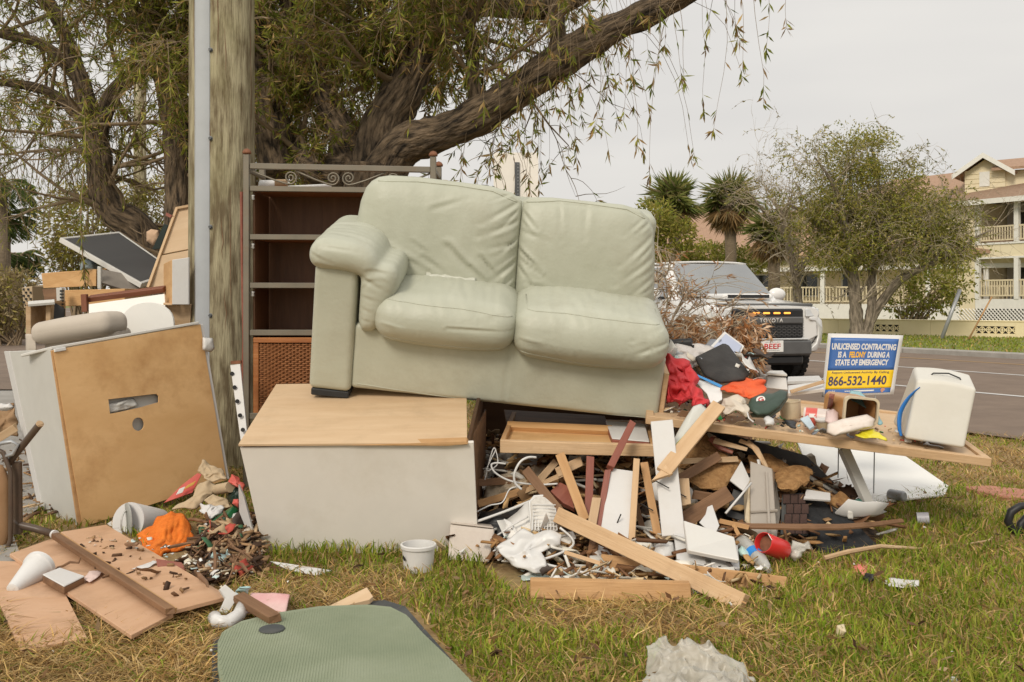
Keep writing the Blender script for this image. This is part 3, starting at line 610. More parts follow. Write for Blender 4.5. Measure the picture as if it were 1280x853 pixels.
# fan palms on the right
def fan_palm(label, px, py, Y, R_, seed, n=40, skirt=24):
    c = P(px, py, Y); base = V3((c.x, c.y, 0)); o = thing('fan_palm', label, 'palm', base, 'fan palms across the road'); rnd = random.Random(seed); rng = np.random.default_rng(seed)
    b = MB(); b.tube([base + V3((0, 0, -.1)), base.lerp(c, .55) + V3((.05, 0, 0)), c], [.26, .20, .24], 12); b.build('trunk', M_palmt, o, smooth=True)
    def fans(nf, elev, Ls, cols, br, fb):
        b = MB(); lp = []; ld = []; ll = []; lw = []
        for k in range(nf):
            a = rnd.uniform(0, 6.283); e = rnd.uniform(*elev); d = V3((math.cos(a) * math.cos(e), math.sin(a) * math.cos(e), math.sin(e))); q = c + d * R_ * rnd.uniform(.3, .5)
            q.z -= .05 * R_; b.tube([c, q], [.03, .015], 4, cap=False); sd = d.cross(V3((0, 0, 1))).normalized(); up = sd.cross(d)
            for j in range(19):
                t = (j - 9) / 9 * 2.0; dr = d * math.cos(t) + sd * math.sin(t) + up * rnd.gauss(0, .15) + V3((0, 0, -.25 - .3 * abs(t) / 2)); lp.append(tuple(q)); ld.append(tuple(dr)); ll.append(R_ * Ls * rnd.uniform(.75, 1.1) * (.75 + .25 * math.cos(t))); lw.append(.075)
        b_ = (np.array(lp), np.array(ld), np.array(ll), np.array(lw)); return b, leaf_arrays(*b_, rng, pick(rng, len(lp), cols, br, fb))
    A = np.array([[.15, .175, .04], [.21, .225, .06], [.10, .125, .03], [.26, .23, .08]])
    b, (V, fn, L_, cc) = fans(n, (-.35, 1.4), .62, A, TAN, .05); b.build('petioles', M_twig, o, fix=False); place(fast_mesh('crown', V, fn, L_, M_leaf, cc), Matrix.Identity(4), o)
    Bn = np.array([[.26, .165, .07], [.34, .22, .10], [.18, .115, .05]])
    b, (V, fn, L_, cc) = fans(skirt, (-1.45, -.55), .6, Bn, TAN, .25); b.build('dead_petioles', M_twig, o, fix=False); place(fast_mesh('dead_skirt', V, fn, L_, M_leaf, cc), Matrix.Identity(4), o)
fan_palm('fan palm with the fullest crown, standing clear of the other palms', 912, 250, 37, 1.35, 61, 64, 44)
fan_palm('fan palm nearest the sofa, rising above a yellow green bush', 842, 252, 36, 1.3, 62, 56, 40)
fan_palm('lower fan palm beside the bare grey tree, with a brown skirt', 966, 288, 35, 1.2, 63, 46, 46)
bush('roadside_bush', 'yellow green bush below the palm beside the sofa back', 44, [bl(815, 278, 33, 28, 28), bl(845, 295, 33, 28, 24), bl(800, 310, 33, 30, 40)], 5000, (.1, .22), (.04, .08), YG, OL, .4)
bush('porch_shrub', 'green shrubs along the porch behind the truck', 45, [bl(885, 320, 40, 40, 18), bl(930, 325, 40, 45, 16), bl(850, 325, 40, 30, 20)], 4500, (.12, .25), (.05, .09), OL, YG, .5)
bush('wall_shrub', 'sparse leafy shrub behind the yellow wall beside the guy guard', 46, [bl(1130, 372, 33.5, 26, 28), bl(1165, 362, 33.5, 34, 36), bl(1195, 352, 34, 22, 34)], 2600, (.1, .2), (.05, .09), YG, OL, .5, stems=12)
# spreading tree across the road
def street_tree(name, label, seed, px, py, Y, limbs, nb, nsh, bark, twig, Lr=(.35, .9), blobs=None, nbl=0):
    T = Tree(seed); base = P(px, py, Y); base.z = 0
    for l in limbs: T.limb([(P(a, b_, Y + dy), r) for a, b_, dy, r in l], seed, n=10)
    for p, r in T.rnd.choices([a for a in T.anch if pyof(a[0]) > 205], k=nb): T.branch(p, V3((T.rnd.gauss(0, .8), T.rnd.gauss(0, .8), T.rnd.gauss(.45, .5))), T.rnd.uniform(.9, 1.7), min(.035, r * .5), 2, .3)
    for n, lv, A, B, fb, ok in nsh: T.shoots(n, Lr, lv, (.06, .13), (.02, .04), A, B, fb, .5, ok, rad=.006)
    if blobs:
        for c, r in blobs:
            k = nbl; d = T.rng.normal(size=(k, 3)); d /= np.linalg.norm(d, axis=1, keepdims=True); off = np.array([noise.noise(Vector(x * 2.6) + Vector((c[0], c[2], 3))) for x in d])[:, None]
            p = np.array(c) + d * np.array(r) * T.rng.uniform(.25, 1, (k, 1)) ** .7 * (1 + .55 * off); cl_ = np.array([noise.noise(Vector(x) * 1.6) for x in p]); kp = cl_ > -.16; p = p[kp]; m = len(p)
            T.lp.append(p); T.ld.append(d[kp] + T.rng.normal(0, .9, (m, 3))); T.ll.append(T.rng.uniform(.06, .13, m)); T.lw.append(T.rng.uniform(.02, .042, m)); T.lc.append(pick(T.rng, m, YG, OL, .35) * (1 + .6 * cl_[kp])[:, None])
    return T.make(name, label, base, bark, twig)
street_tree('spreading_tree', 'spreading street tree with several leaning trunks in front of the yellow wall', 71, 1072, 426, 28.2,
    [[(1072, 428, 0, .26), (1071, 405, 0, .19), (1066, 345, 0, .15), (1058, 300, -.2, .12), (1046, 240, -.5, .06), (1018, 196, -.8, .02)],
     [(1080, 424, 0, .17), (1089, 390, 0, .13), (1090, 345, .3, .11), (1095, 280, .4, .09), (1098, 230, .5, .05), (1088, 178, .6, .015)],
     [(1088, 402, 0, .13), (1101, 380, 0, .13), (1125, 350, -.2, .12), (1165, 330, -.4, .08), (1200, 314, -.6, .05), (1222, 296, -.8, .03), (1240, 288, -.8, .012)],
     [(1066, 345, 0, .14), (1045, 310, .4, .1), (1015, 275, .8, .07), (985, 255, 1, .03)],
     [(1095, 285, .4, .1), (1130, 240, .6, .05), (1155, 218, .8, .015)], [(1150, 335, -.3, .07), (1175, 280, .2, .05), (1190, 240, .4, .03)],
     [(1058, 300, -.2, .1), (1064, 240, .2, .05), (1058, 178, .4, .012)]], 105,
    [(1900, 14, OL, YG, .55, lambda p: 330 > pyof(p) > 235 and pxof(p) < 1215), (800, 10, YG, OL, .2, lambda p: pyof(p) <= 262 and pxof(p) < 1170)], M_bark2, M_twigg, blobs=[bl(1062, 198, 28, 50, 46), bl(1040, 265, 28, 52, 40), bl(1110, 235, 28.5, 50, 45), bl(1150, 270, 28, 55, 38), bl(1095, 300, 28.5, 70, 35), bl(1045, 318, 28, 45, 30), bl(1175, 305, 28, 36, 26), bl(1085, 190, 28.3, 40, 30)], nbl=3600)
street_tree('bare_tree', 'half bare grey twiggy tree between the palms and the spreading tree', 72, 990, 420, 31,
    [[(1000, 420, 0, .16), (995, 350, 0, .12), (985, 300, 0, .09), (975, 260, 0, .05)], [(995, 350, 0, .09), (1020, 300, .5, .06), (1025, 265, .6, .03)], [(985, 300, 0, .06), (955, 265, -.5, .04), (940, 245, -.6, .02)]], 70,
    [(260, 8, TAN, YG, .5, None)], M_bark2, M_twigg)
# ------------------------------------------------------------------ lettering
def text_mesh(name, s, h, w, m, M, parent=None, bold=0.0, ext=.001, spacing=1.0):
    """text fitted into a box w wide and h high (cap height), centred at M's origin, in M's xy plane"""
    cu = bpy.data.curves.new(name, 'FONT'); cu.body = s; cu.size = 1; cu.offset = bold; cu.extrude = 0; cu.space_character = spacing; cu.resolution_u = 3
    o = bpy.data.objects.new('t', cu); COL.objects.link(o); bpy.context.view_layer.update()
    me = bpy.data.meshes.new_from_object(o.evaluated_get(bpy.context.evaluated_depsgraph_get())); bpy.data.objects.remove(o); bpy.data.curves.remove(cu)
    n = len(me.vertices); V = np.empty(n * 3, np.float32); me.vertices.foreach_get('co', V); V = V.reshape(-1, 3)
    lo, hi = V.min(0), V.max(0); V[:, 0] = (V[:, 0] - (lo[0] + hi[0]) / 2) / (hi[0] - lo[0]) * w; V[:, 1] = (V[:, 1] - (lo[1] + hi[1]) / 2) / (hi[1] - lo[1]) * h; V[:, 2] = 0
    me.vertices.foreach_set('co', V.ravel()); me.materials.clear(); me.materials.append(m)
    ob = bpy.data.objects.new(name, me); COL.objects.link(ob)
    md = ob.modifiers.new('s', 'SOLIDIFY'); md.thickness = ext; md.offset = 1
    place(ob, M, parent); return ob
# ------------------------------------------------------------------ white truck parked on the road
M_car = mat('white_car_paint', (.72, .71, .69), var=.02, rough=.25, coat=.6, dirt=.15, dscale=1.5, dirtc=(.5, .47, .42))
M_cgl = mat('windscreen_glass', (.05, .056, .053), (.12, .125, .12), scale=1.0, rough=.05, spec=1.0, coat=1.0); M_cgl.node_tree.nodes['Principled BSDF'].inputs['IOR'].default_value = 1.9
M_cblk = mat('black_trim', (.018, .018, .019), var=.2, rough=.45)
M_cgry = mat('dark_grey_trim', (.10, .10, .10), var=.1, rough=.35)
M_tyre = mat('tyre_rubber', (.018, .018, .018), (.03, .029, .027), scale=8, rough=.85)
M_hl = mat('headlight_lens', (.55, .56, .56), var=.1, rough=.1, spec=.8, coat=1)
M_amber = bpy.data.materials.new('amber_lamp'); _t, _b = _bsdf(M_amber); _b.inputs['Base Color'].default_value = (.9, .25, .02, 1); _b.inputs['Emission Color'].default_value = (1, .35, .06, 1); _b.inputs['Emission Strength'].default_value = 1.4
M_red = mat('red_print', (.62, .03, .03), var=.05, rough=.5)
M_wprint = mat('white_print', (.78, .77, .74), var=.03, rough=.5)
ph = R(14); hx = Vector((math.sin(ph), -math.cos(ph), 0)); ly = Vector((math.cos(ph), math.sin(ph), 0))
TO = P(962, 375, 13.9); TO.z = .016
MT = Matrix((hx, ly, Vector((0, 0, 1)))).transposed().to_4x4(); MT.translation = TO
truck = thing('parked_truck', 'white off-road truck with black grille and amber grille lamps parked behind the dead branches', 'truck', TO)
tp = lambda x, y, z: MT @ Vector((x, y, z))
def tbox(name, m, x0, x1, y0, y1, z0, z1, parent=truck, bevel=.01):
    b = MB(); b.hexa([tp(x1, y0, z0), tp(x1, y1, z0), tp(x1, y1, z1), tp(x1, y0, z1)], hx * (x0 - x1)); return b.build(name, m, parent, bevel=bevel, frame=MT, auto=35)
# lower body lofted front to back
st = [(-.06, .60, .60, .76, .80, .80, 1.00, .66, 1.075, 1.095), (-.16, .74, .56, .88, .80, .86, 1.02, .72, 1.105, 1.125), (-.45, .84, .55, .95, .82, .91, 1.06, .78, 1.135, 1.165), (-1.35, .86, .52, .96, .82, .94, 1.12, .82, 1.20, 1.23), (-1.75, .88, .45, .96, .8, .95, 1.13, .88, 1.20, 1.22), (-4.5, .88, .5, .96, .8, .95, 1.14, .9, 1.17, 1.18), (-4.75, .80, .6, .9, .8, .9, 1.12, .86, 1.15, 1.16)]
vs = []; fs = []
for (x, yb, zb, ym, zm, ys, zs, yt, zt, zc) in st:
    half = [(yb, zb), (ym, zm - .12), (ym, zm + .06), (ys, zs), ((ys + yt) / 2 + .02, (zs + zt) / 2 + .02), (yt, zt), (yt * .5, (zt + zc) / 2 + .006)]
    ring = [(0, zb)] + half + [(0, zc)] + [(-y, z) for y, z in reversed(half)]
    vs += [tp(x, y, z) for y, z in ring]; nr = len(ring)
for i in range(len(st) - 1):
    for j in range(nr): fs.append((i * nr + j, (i + 1) * nr + j, (i + 1) * nr + (j + 1) % nr, i * nr + (j + 1) % nr))
fs += [tuple(range(nr)), tuple((len(st) - 1) * nr + j for j in reversed(range(nr)))]
b = MB(); b.add(vs, fs); b.build('body', M_car, truck, frame=MT, auto=32)
# hood with its grey front band and scoop
hood = tbox('hood_scoop', M_car, -1.22, -.62, -.40, .40, 1.19, 1.275, bevel=.03)
tbox('scoop_mouth', M_cblk, -.66, -.612, -.33, .33, 1.21, 1.258, hood, .004)
tbox('hood_guard', M_cgry, -.22, -.10, -.74, .74, 1.085, 1.135, bevel=.015)
# cabin
cb = [(-1.30, .86, 1.19), (-4.62, .86, 1.17)]; ct = [(-2.02, .67, 1.78), (-4.25, .67, 1.78)]
b = MB(); b.add([tp(-1.30, -.84, 1.19), tp(-1.30, .84, 1.19), tp(-4.62, .84, 1.16), tp(-4.62, -.84, 1.16), tp(-2.0, -.66, 1.76), tp(-2.0, .66, 1.76), tp(-4.3, .66, 1.76), tp(-4.3, -.66, 1.76)],
    [(0, 1, 5, 4), (1, 2, 6, 5), (2, 3, 7, 6), (3, 0, 4, 7), (4, 5, 6, 7)]); b.build('cabin', M_car, truck, frame=MT, bevel=.03, auto=40)
b = MB(); b.grid(lambda u, v: tp(-2.02 + .02 * math.sin(u * math.pi) - 2.3 * v, -.68 + 1.36 * u, 1.755 + .05 * math.sin(u * math.pi) ** .5 * (1 - .4 * (2 * v - 1) ** 2)), 10, 8); b.build('roof', M_car, truck, frame=MT, smooth=True, solid=.03)
tbox('rear_view_mirror', M_cgry, -1.80, -1.77, -.12, .12, 1.60, 1.66); tbox('dashboard', M_cblk, -1.52, -1.30, -.72, .72, 1.205, 1.235)
off = lambda x, y, z: tp(x + .02, y, z + .02)
b = MB(); b.grid(lambda u, v: off(-1.33 + .07 * math.sin(u * math.pi) - .62 * v, (-.77 + 1.54 * u) * (1 - .18 * v), 1.215 + .51 * v), 10, 4); b.build('windscreen', M_cgl, truck, frame=MT, smooth=True)
for s in (1, -1):
    b = MB(); b.add([tp(-1.62, .852 * s, 1.22), tp(-2.75, .852 * s, 1.215), tp(-2.75, .70 * s, 1.70), tp(-2.1, .70 * s, 1.70)], [(0, 1, 2, 3)]); b.build('side_window', M_cgl, truck, frame=MT, solid=.01)
    b = MB(); b.add([tp(-2.85, .852 * s, 1.215), tp(-4.2, .852 * s, 1.21), tp(-4.1, .70 * s, 1.70), tp(-2.85, .70 * s, 1.70)], [(0, 1, 2, 3)]); b.build('side_window', M_cgl, truck, frame=MT, solid=.01)
    b = MB(); b.add([*[tp(-1.78 - .10 * math.cos(t), (1.04 + .13 * math.sin(t)) * s, 1.26 + .10 * max(-1, min(1, 1.3 * math.cos(t)))) for t in [k * math.pi / 6 for k in range(12)]]], [tuple(range(12))])
    M2 = MT @ Matrix.Translation((-1.72, 1.06 * s, 1.27)) @ Matrix.Diagonal((.09, .15, .105, 1)); b = MB(); b.lathe([(math.sin(t), -math.cos(t)) for t in [math.pi * k / 8 for k in range(9)]], M2, 16); mo = b.build('mirror', M_car, truck, smooth=True)
    tbox('mirror_arm', M_cblk, -1.75, -1.66, min(.84 * s, .98 * s), max(.84 * s, .98 * s), 1.20, 1.235, mo, .004)
    # headlight, white fin and dark pocket
    b = MB(); b.hexa([tp(-.015, .58 * s, .945), tp(-.085, .83 * s, .955), tp(-.12, .84 * s, 1.065), tp(-.03, .58 * s, 1.055)], hx * -.07); b.build('headlight', M_hl, truck, frame=MT, bevel=.008)
    fx = lambda y: -.02 - 1.3 * max(0, y - .60) ** 2
    fo = [(.64, .945), (.80, .945), (.90, .90), (.935, .76), (.90, .60), (.78, .46), (.64, .45), (.66, .50), (.765, .57), (.81, .68), (.80, .80), (.74, .88), (.64, .895)]
    b = MB(); b.poly([tp(fx(y), y * s, z) for y, z in fo], hx * -.10); b.build('bumper_fin', M_car, truck, frame=MT, bevel=.012, auto=40)
    b = MB(); b.hexa([tp(-.10, .79 * s, .60), tp(-.22, .90 * s, .62), tp(-.22, .90 * s, .90), tp(-.10, .80 * s, .90)], hx * -.05); b.build('fog_lamp_pocket', M_cblk, truck, frame=MT, bevel=.008)
    for xw in (-.90, -3.70):
        Mw = MT @ Matrix.Translation((xw, .80 * s, .40)) @ Matrix.Rotation(math.pi / 2, 4, 'X')
        b = MB(); b.lathe([(.22, -.13), (.36, -.135), (.395, -.11), (.40, 0), (.395, .11), (.36, .135), (.22, .13)], Mw, 32); wh = b.build('wheel', M_tyre, truck, smooth=True)
        b = MB(); b.lathe([(.02, -.11), (.215, -.115), (.235, -.13), (.235, .13), (.215, .115), (.02, .11)], Mw, 20); b.build('rim', M_cgry, wh, auto=30)
        tr = MB()
        for k in range(30):
            a = k * math.tau / 30
            for dy in (-.07, .07):
                tr.box(Mw @ Vector((.402 * math.cos(a + dy), .402 * math.sin(a + dy), dy)), (.03, .05, .085), (Mw.to_3x3() @ Matrix.Rotation(a + dy, 3, 'Z')))
        tr.build('tread', M_tyre, wh)
        b = MB(); b.tube([Mw @ Vector((.455 * math.cos(a), .455 * math.sin(a) , -.14 * s)) for a in [math.pi * (.02 + .96 * k / 14) * -s if False else math.pi * (.02 + .96 * k / 14) for k in range(15)]], .035, 6)
        b.build('fender_flare', M_cblk, truck, smooth=True)
tbox('grille_surround', M_cblk, -.10, -.035, -.56, .56, .64, 1.065, bevel=.03)
tbox('grille_bar', M_cgry, -.04, -.005, -.54, .54, .845, .945, bevel=.02)
gb = MB()
for j in range(7):
    for k in range(13):
        c = tp(-.03, -.48 + .08 * k + (.04 if j % 2 else 0), .675 + .023 * j)
        gb.box(c, (.012, .055, .008), MT.to_3x3())
kind(gb.build('grille_mesh', M_cgry, truck), 'stuff')
for k in range(4):
    y = -.21 + .16 * k + .02; tbox('grille_lamp', M_amber, -.04, -.02, y - .05, y + .05, .985, 1.01, bevel=.006)
tbox('bumper', M_cgry, -.10, .02, -.66, .66, .40, .62, bevel=.03)
tbox('bumper_trim', M_hl, -.02, .012, -.60, .60, .622, .645, bevel=.006)
tbox('skid_plate', M_cblk, -.45, -.02, -.55, .55, .27, .40, bevel=.03)
Mx = Matrix((ly, Vector((0, 0, 1)), hx)).transposed().to_4x4()
def tface(x, y, z): M = Mx.copy(); M.translation = tp(x, y, z); return M
text_mesh('lettering', 'TOYOTA', .055, .36, M_wprint, tface(-.004, .03, .895), truck, .01, .004, 1.15)
pl = tbox('licence_plate', M_wprint, .022, .028, -.14, .20, .455, .615, bevel=.004)
text_mesh('lettering', 'BEEF', .075, .25, M_red, tface(.0285, .03, .535), pl, .02)
b = MB(); b.tube([tp(-1.32, -.45, 1.225), tp(-1.36, .0, 1.245), tp(-1.40, .45, 1.27)], .012, 5); b.build('wiper', M_cblk, truck)
for z in (.595, .478):      # two illegible lines of small print on the plate
    sb = MB()
    for k in range(11): sb.box(tp(.0288, -.07 + .02 * k, z), (.001, .014 - .003 * (k % 3), .008), MT.to_3x3())
    kind(sb.build('small_print', M_cgry, pl), 'stuff')
# ------------------------------------------------------------------ utility pole and conduit
M_pole = mat('weathered_pole', (.15, .115, .065), (.40, .355, .23), scale=3.4, stretch=(6, 6, 1.1), rough=.9, bump=1.0, bscale=9, bstretch=(9, 9, .8), dirt=.75, dscale=1.1, dirtc=(.215, .20, .085), detail=12, lo=.38, hi=.62)
pY = 7.2; pb = P(277.5, 375, pY); pb.z = 0
pole = thing('utility_pole', 'thick weathered wooden utility pole with greenish stain', 'pole', pb)
b = MB(); n = 40; pr = 41 / F * pY
def polept(u, v):
    a = u * math.tau; z = -.1 + 7.6 * v; rr = pr * (1 - .012 * z) * (1 + .012 * noise.noise(Vector((math.cos(a) * 5, math.sin(a) * 5, z * .4))) + .006 * noise.noise(Vector((math.cos(a) * 16, math.sin(a) * 16, z * .7))))
    return Vector((pb.x + rr * math.cos(a), pb.y + rr * math.sin(a), z))
b.grid(polept, n, 60); b.build('post', M_pole, pole, smooth=True)
rnd = random.Random(3); b = MB()
for k in range(26):                                                 # drying checks running down the timber
    a = rnd.uniform(-2.75, -.2); z0 = rnd.uniform(.4, 4.2); L = rnd.uniform(.25, 1.1); q = []
    for i in range(6):
        z = z0 + L * i / 5; aa = a + rnd.gauss(0, .012) + .02 * math.sin(i); rr = pr * (1 - .012 * z) * (1 + .012 * noise.noise(Vector((math.cos(aa) * 5, math.sin(aa) * 5, z * .4)))) ; q.append(Vector((pb.x + rr * math.cos(aa), pb.y + rr * math.sin(aa), z)))
    b.tube(q, [.0008, .0022, .003, .003, .002, .0006], 4, cap=False)
kind(b.build('checks', M_brownw, pole), 'stuff')
# half round conduit cover standing proud of the pole
cY = pY - pr * .84; cx = P(255, 375, cY); w = 12.5 / F * cY
b = MB(); prof = [(-w * 1.12, .16), (-w * 1.12, .03), (-w * .95, .028), (-w * .9, -.01), (-w * .68, -.035), (0, -.048), (w * .68, -.035), (w * .9, -.01), (w * .95, .028), (w * 1.12, .03), (w * 1.12, .06)]
b.poly([Vector((cx.x + x, cY + y, 0.0)) for x, y in prof], (0, 0, 7.4))
con = b.build('conduit_cover', M_zinc, None, auto=40); tag(con, 'grey conduit cover strapped up the front of the utility pole', 'conduit')
for k in range(9):
    z = .35 + k * .62; q = Vector((cx.x + w * .78, cY - .022, z + .12)); b = MB()
    b.lathe([(.017, 0), (.017, .012), (.010, .014), (.010, .028)], Matrix.Translation(q) @ Matrix.Rotation(math.pi / 2, 4, 'X'), 8); b.build('bolt', M_dkmetal, con, auto=30)
# far wooden pole with its own pipe
fY = 17.0; fb = P(175, 375, fY); fb.z = 0; fp = thing('utility_pole', 'slim distant wooden pole with a white pipe seen between the tree trunks', 'pole', fb)
b = MB(); b.tube([fb, fb + Vector((0, 0, 5.6))], [.115, .10], 16); b.build('post', M_pole, fp, smooth=True)
b = MB(); b.tube([fb + Vector((-.15, -.05, 0)), fb + Vector((-.15, -.05, 3.0))], .04, 8); b.build('pipe', M_zinc, fp, smooth=True)
# back of a road sign
sY = 15.0; q0 = P(617, 247, sY); q1 = P(673, 203, sY); M_signb = mat('bare_sign_back', (.90, .85, .78), var=.04, rough=.45, dirt=.2, dirtc=(.4, .33, .27))
sg = thing('road_sign', 'blank pale back of a road sign on a perforated steel post behind the sofa', 'sign', Vector(((q0.x + q1.x) / 2, sY, 0)))
b = MB(); b.box(((q0.x + q1.x) / 2, sY + .03, (q0.z + q1.z) / 2), (q1.x - q0.x, .004, q1.z - q0.z + .3)); b.build('sign_plate', M_signb, sg)
cxp = P(646.5, 375, sY).x; hw = .036; b = MB(); zt = P(640, 203, sY).z
b.poly([(cxp - hw, sY, 0), (cxp + hw, sY, 0), (cxp + hw, sY + .027, 0), (cxp - hw, sY + .027, 0)], (0, 0, zt)); po = b.build('post', M_dkmetal, sg)
b = MB()
for k in range(34): b.box((cxp + .012, sY - .001, zt - .03 - .05 * k), (.012, .002, .018))
kind(b.build('post_holes', M_grey, po), 'stuff')
b = MB(); b.tube([P(601, 246, 6.6), P(598, 238, 6.6), P(603, 232.5, 6.6), P(610, 233.5, 6.6), P(615, 237.5, 6.6), P(617, 233, 6.6)], .009, 6); b.tube([P(601, 246, 6.6), P(600, 330, 6.55), P(598, 560, 6.5)], .009, 6); tag(b.build('bent_cable', M_black, smooth=True), 'bent black cable end sticking up above the sofa back', 'cable')
from mathutils.bvhtree import BVHTree
# ------------------------------------------------------------------ soft upholstered shapes
def axis_samples(h, r, n, k=6):
    c = [-(h - r) - r * math.sin(math.pi / 2 * (1 - i / k)) for i in range(k)]
    m = [-(h - r) + 2 * (h - r) * i / n for i in range(n + 1)]
    return c + m + [-x for x in reversed(c)]
def softbox(size, r, n=(10, 10, 10), bulge=(0, 0, 0), fn=None):
    """rounded box around the origin; returns (verts, faces)"""
    h = Vector(size) / 2; rr = min(r, h.x * .98, h.y * .98, h.z * .98); S = [axis_samples(h[i], rr, n[i]) for i in range(3)]
    vid = {}; vs = []; fs = []
    def vert(p):
        key = tuple(round(c, 6) for c in p)
        if key in vid: return vid[key]
        q = Vector([max(-(h[i] - rr), min(h[i] - rr, p[i])) for i in range(3)]); d = Vector(p) - q
        o = q + (d.normalized() * rr if d.length > 1e-9 else d)
        t = [o[i] / h[i] for i in range(3)]
        for i in range(3):
            j, k = (i + 1) % 3, (i + 2) % 3
            o[i] += bulge[i] * t[i] * max(0, 1 - t[j] ** 2) * max(0, 1 - t[k] ** 2)
        if fn: o = fn(o, t)
        vid[key] = len(vs); vs.append(o); return vid[key]
    for ax in range(3):
        a, b_ = (ax + 1) % 3, (ax + 2) % 3
        for sg in (-1, 1):
            for i in range(len(S[a]) - 1):
                for j in range(len(S[b_]) - 1):
                    q = []
                    for (di, dj) in ((0, 0), (1, 0), (1, 1), (0, 1)):
                        p = [0, 0, 0]; p[ax] = sg * h[ax]; p[a] = S[a][i + di]; p[b_] = S[b_][j + dj]; q.append(vert(p))
                    if sg < 0: q.reverse()
                    if len(set(q)) >= 3: fs.append(tuple(dict.fromkeys(q)))
    return vs, fs
def crease_fn(cr):
    cr = [(Vector(a), Vector(b), s, d) for a, b, s, d in cr]
    def f(u, v):
        t = 0; p = Vector((u, v))
        for a, b, s, d in cr:
            ab = b - a; k = max(0, min(1, (p - a).dot(ab) / ab.length_squared)); q = a + ab * k; x = (p - q); side = (ab.x * x.y - ab.y * x.x); dist = x.length * (1 if side > 0 else -1)
            fall = math.sin(min(1, .18 + k) * math.pi * .86 + .25) if k < .97 else .5
            t += d * fall * (math.exp(-(dist / s) ** 2) - .65 * math.exp(-((dist - 1.7 * s) / s) ** 2))
        return t
    return f
# ------------------------------------------------------------------ sofa
M_leather = mat('pale_sage_leather', (.40, .408, .325), (.465, .473, .388), rough=.47, scale=2.6, spec=.4, bump=.16, bscale=48, dirt=.5, dscale=2.7, dirtc=(.29, .27, .195), detail=9)
_t = M_leather.node_tree; _nn = _t.nodes; _tc = [n for n in _nn if n.bl_idname == 'ShaderNodeTexCoord'][0]; _bp = [n for n in _nn if n.bl_idname == 'ShaderNodeBump'][0]
_mp = _nn.new('ShaderNodeMapping'); _mp.inputs['Scale'].default_value = (1, 1, 2.2); _mp.inputs['Rotation'].default_value = (0, .5, 0); _t.links.new(_tc.outputs['Object'], _mp.inputs[0])
_n4 = _nn.new('ShaderNodeTexNoise'); _n4.noise_type = 'RIDGED_MULTIFRACTAL'; _n4.inputs['Scale'].default_value = 7; _n4.inputs['Detail'].default_value = 5; _t.links.new(_mp.outputs[0], _n4.inputs['Vector'])
_b4 = _nn.new('ShaderNodeBump'); _b4.inputs['Strength'].default_value = .16; _b4.inputs['Distance'].default_value = .012; _t.links.new(_n4.outputs['Fac'], _b4.inputs['Height']); _t.links.new(_bp.outputs[0], _b4.inputs['Normal']); _t.links.new(_b4.outputs[0], _nn['Principled BSDF'].inputs['Normal'])
M_foot = mat('dark_sofa_foot', (.025, .027, .03), var=.3, rough=.6, dirt=.4, dirtc=(.12, .11, .10))
_a, _r = R(15), R(-6)
RS = Matrix.Rotation(-_r, 3, 'Y') @ Matrix.Rotation(_a, 3, 'X')
SO = P(385, 492, 5.2); MS = RS.to_4x4(); MS.translation = SO; MSi = MS.inverted()
def SU(px, py, w):                                               # picture point -> sofa (u, v) on the plane w behind its front
    c = MSi @ Vector((0, 0, CH)); d = MSi.to_3x3() @ (P(px, py, 1) - Vector((0, 0, CH))); t = (w - c.y) / d.y; q = c + d * t; return (q.x, q.z)
sofa = thing('sofa', 'pale sage green leather sofa section with one arm, tipped on top of the debris', 'sofa', SO)
def spart(name, vs, fs, m=M_leather, parent=sofa, smooth=True):
    b = MB(); b.add([MS @ v for v in vs], fs); o = b.build(name, m, parent, frame=MS, smooth=smooth); return o
def sbox(u0, u1, w0, w1, v0, v1, r, n=(10, 10, 10), bulge=(0, 0, 0), fn=None):
    c = Vector(((u0 + u1) / 2, (w0 + w1) / 2, (v0 + v1) / 2)); vs, fs = softbox((u1 - u0, w1 - w0, v1 - v0), r, n, bulge)
    vs = [v + c for v in vs]
    if fn: vs = [fn(v) for v in vs]
    return vs, fs
def nz3(v, s): return noise.noise(Vector(v) * s)
def drape(v):                                                    # slack in the front cover
    f = max(0, 1 - abs(v.y - .02) / .1); k = .006 * nz3((v.x * 1.0, 0, v.z * .35), 5) + .003 * nz3((v.x, 1, v.z), 9)
    seam = -.007 * math.exp(-((v.x - 1.02) / .008) ** 2)
    return v + Vector((0, -(k + seam) * f, 0))
base_o = spart('base', *sbox(.212, 1.832, .02, .86, .043, .40, .03, (110, 6, 12), (0, .008, 0), drape))
def armf(v):
    f = max(0, 1 - abs(v.y) / .1); return v + Vector((0, .004 * nz3(v, 6) * f, 0))
spart('arm_panel', *sbox(.0, .218, .0, .88, .028, .70, .03, (14, 6, 24), (.006, .01, 0), armf))
b = MB(); b.hexa([MS @ Vector(p) for p in ((.012, .012, -.012), (.21, .012, -.012), (.21, .012, .027), (.012, .012, .027))], RS @ Vector((0, .14, 0))); b.build('foot', M_foot, sofa, frame=MS, bevel=.006)
b = MB(); b.hexa([MS @ Vector(p) for p in ((.012, .70, -.012), (.21, .70, -.012), (.21, .70, .027), (.012, .70, .027))], RS @ Vector((0, .14, 0))); b.build('foot', M_foot, sofa, frame=MS, bevel=.006)
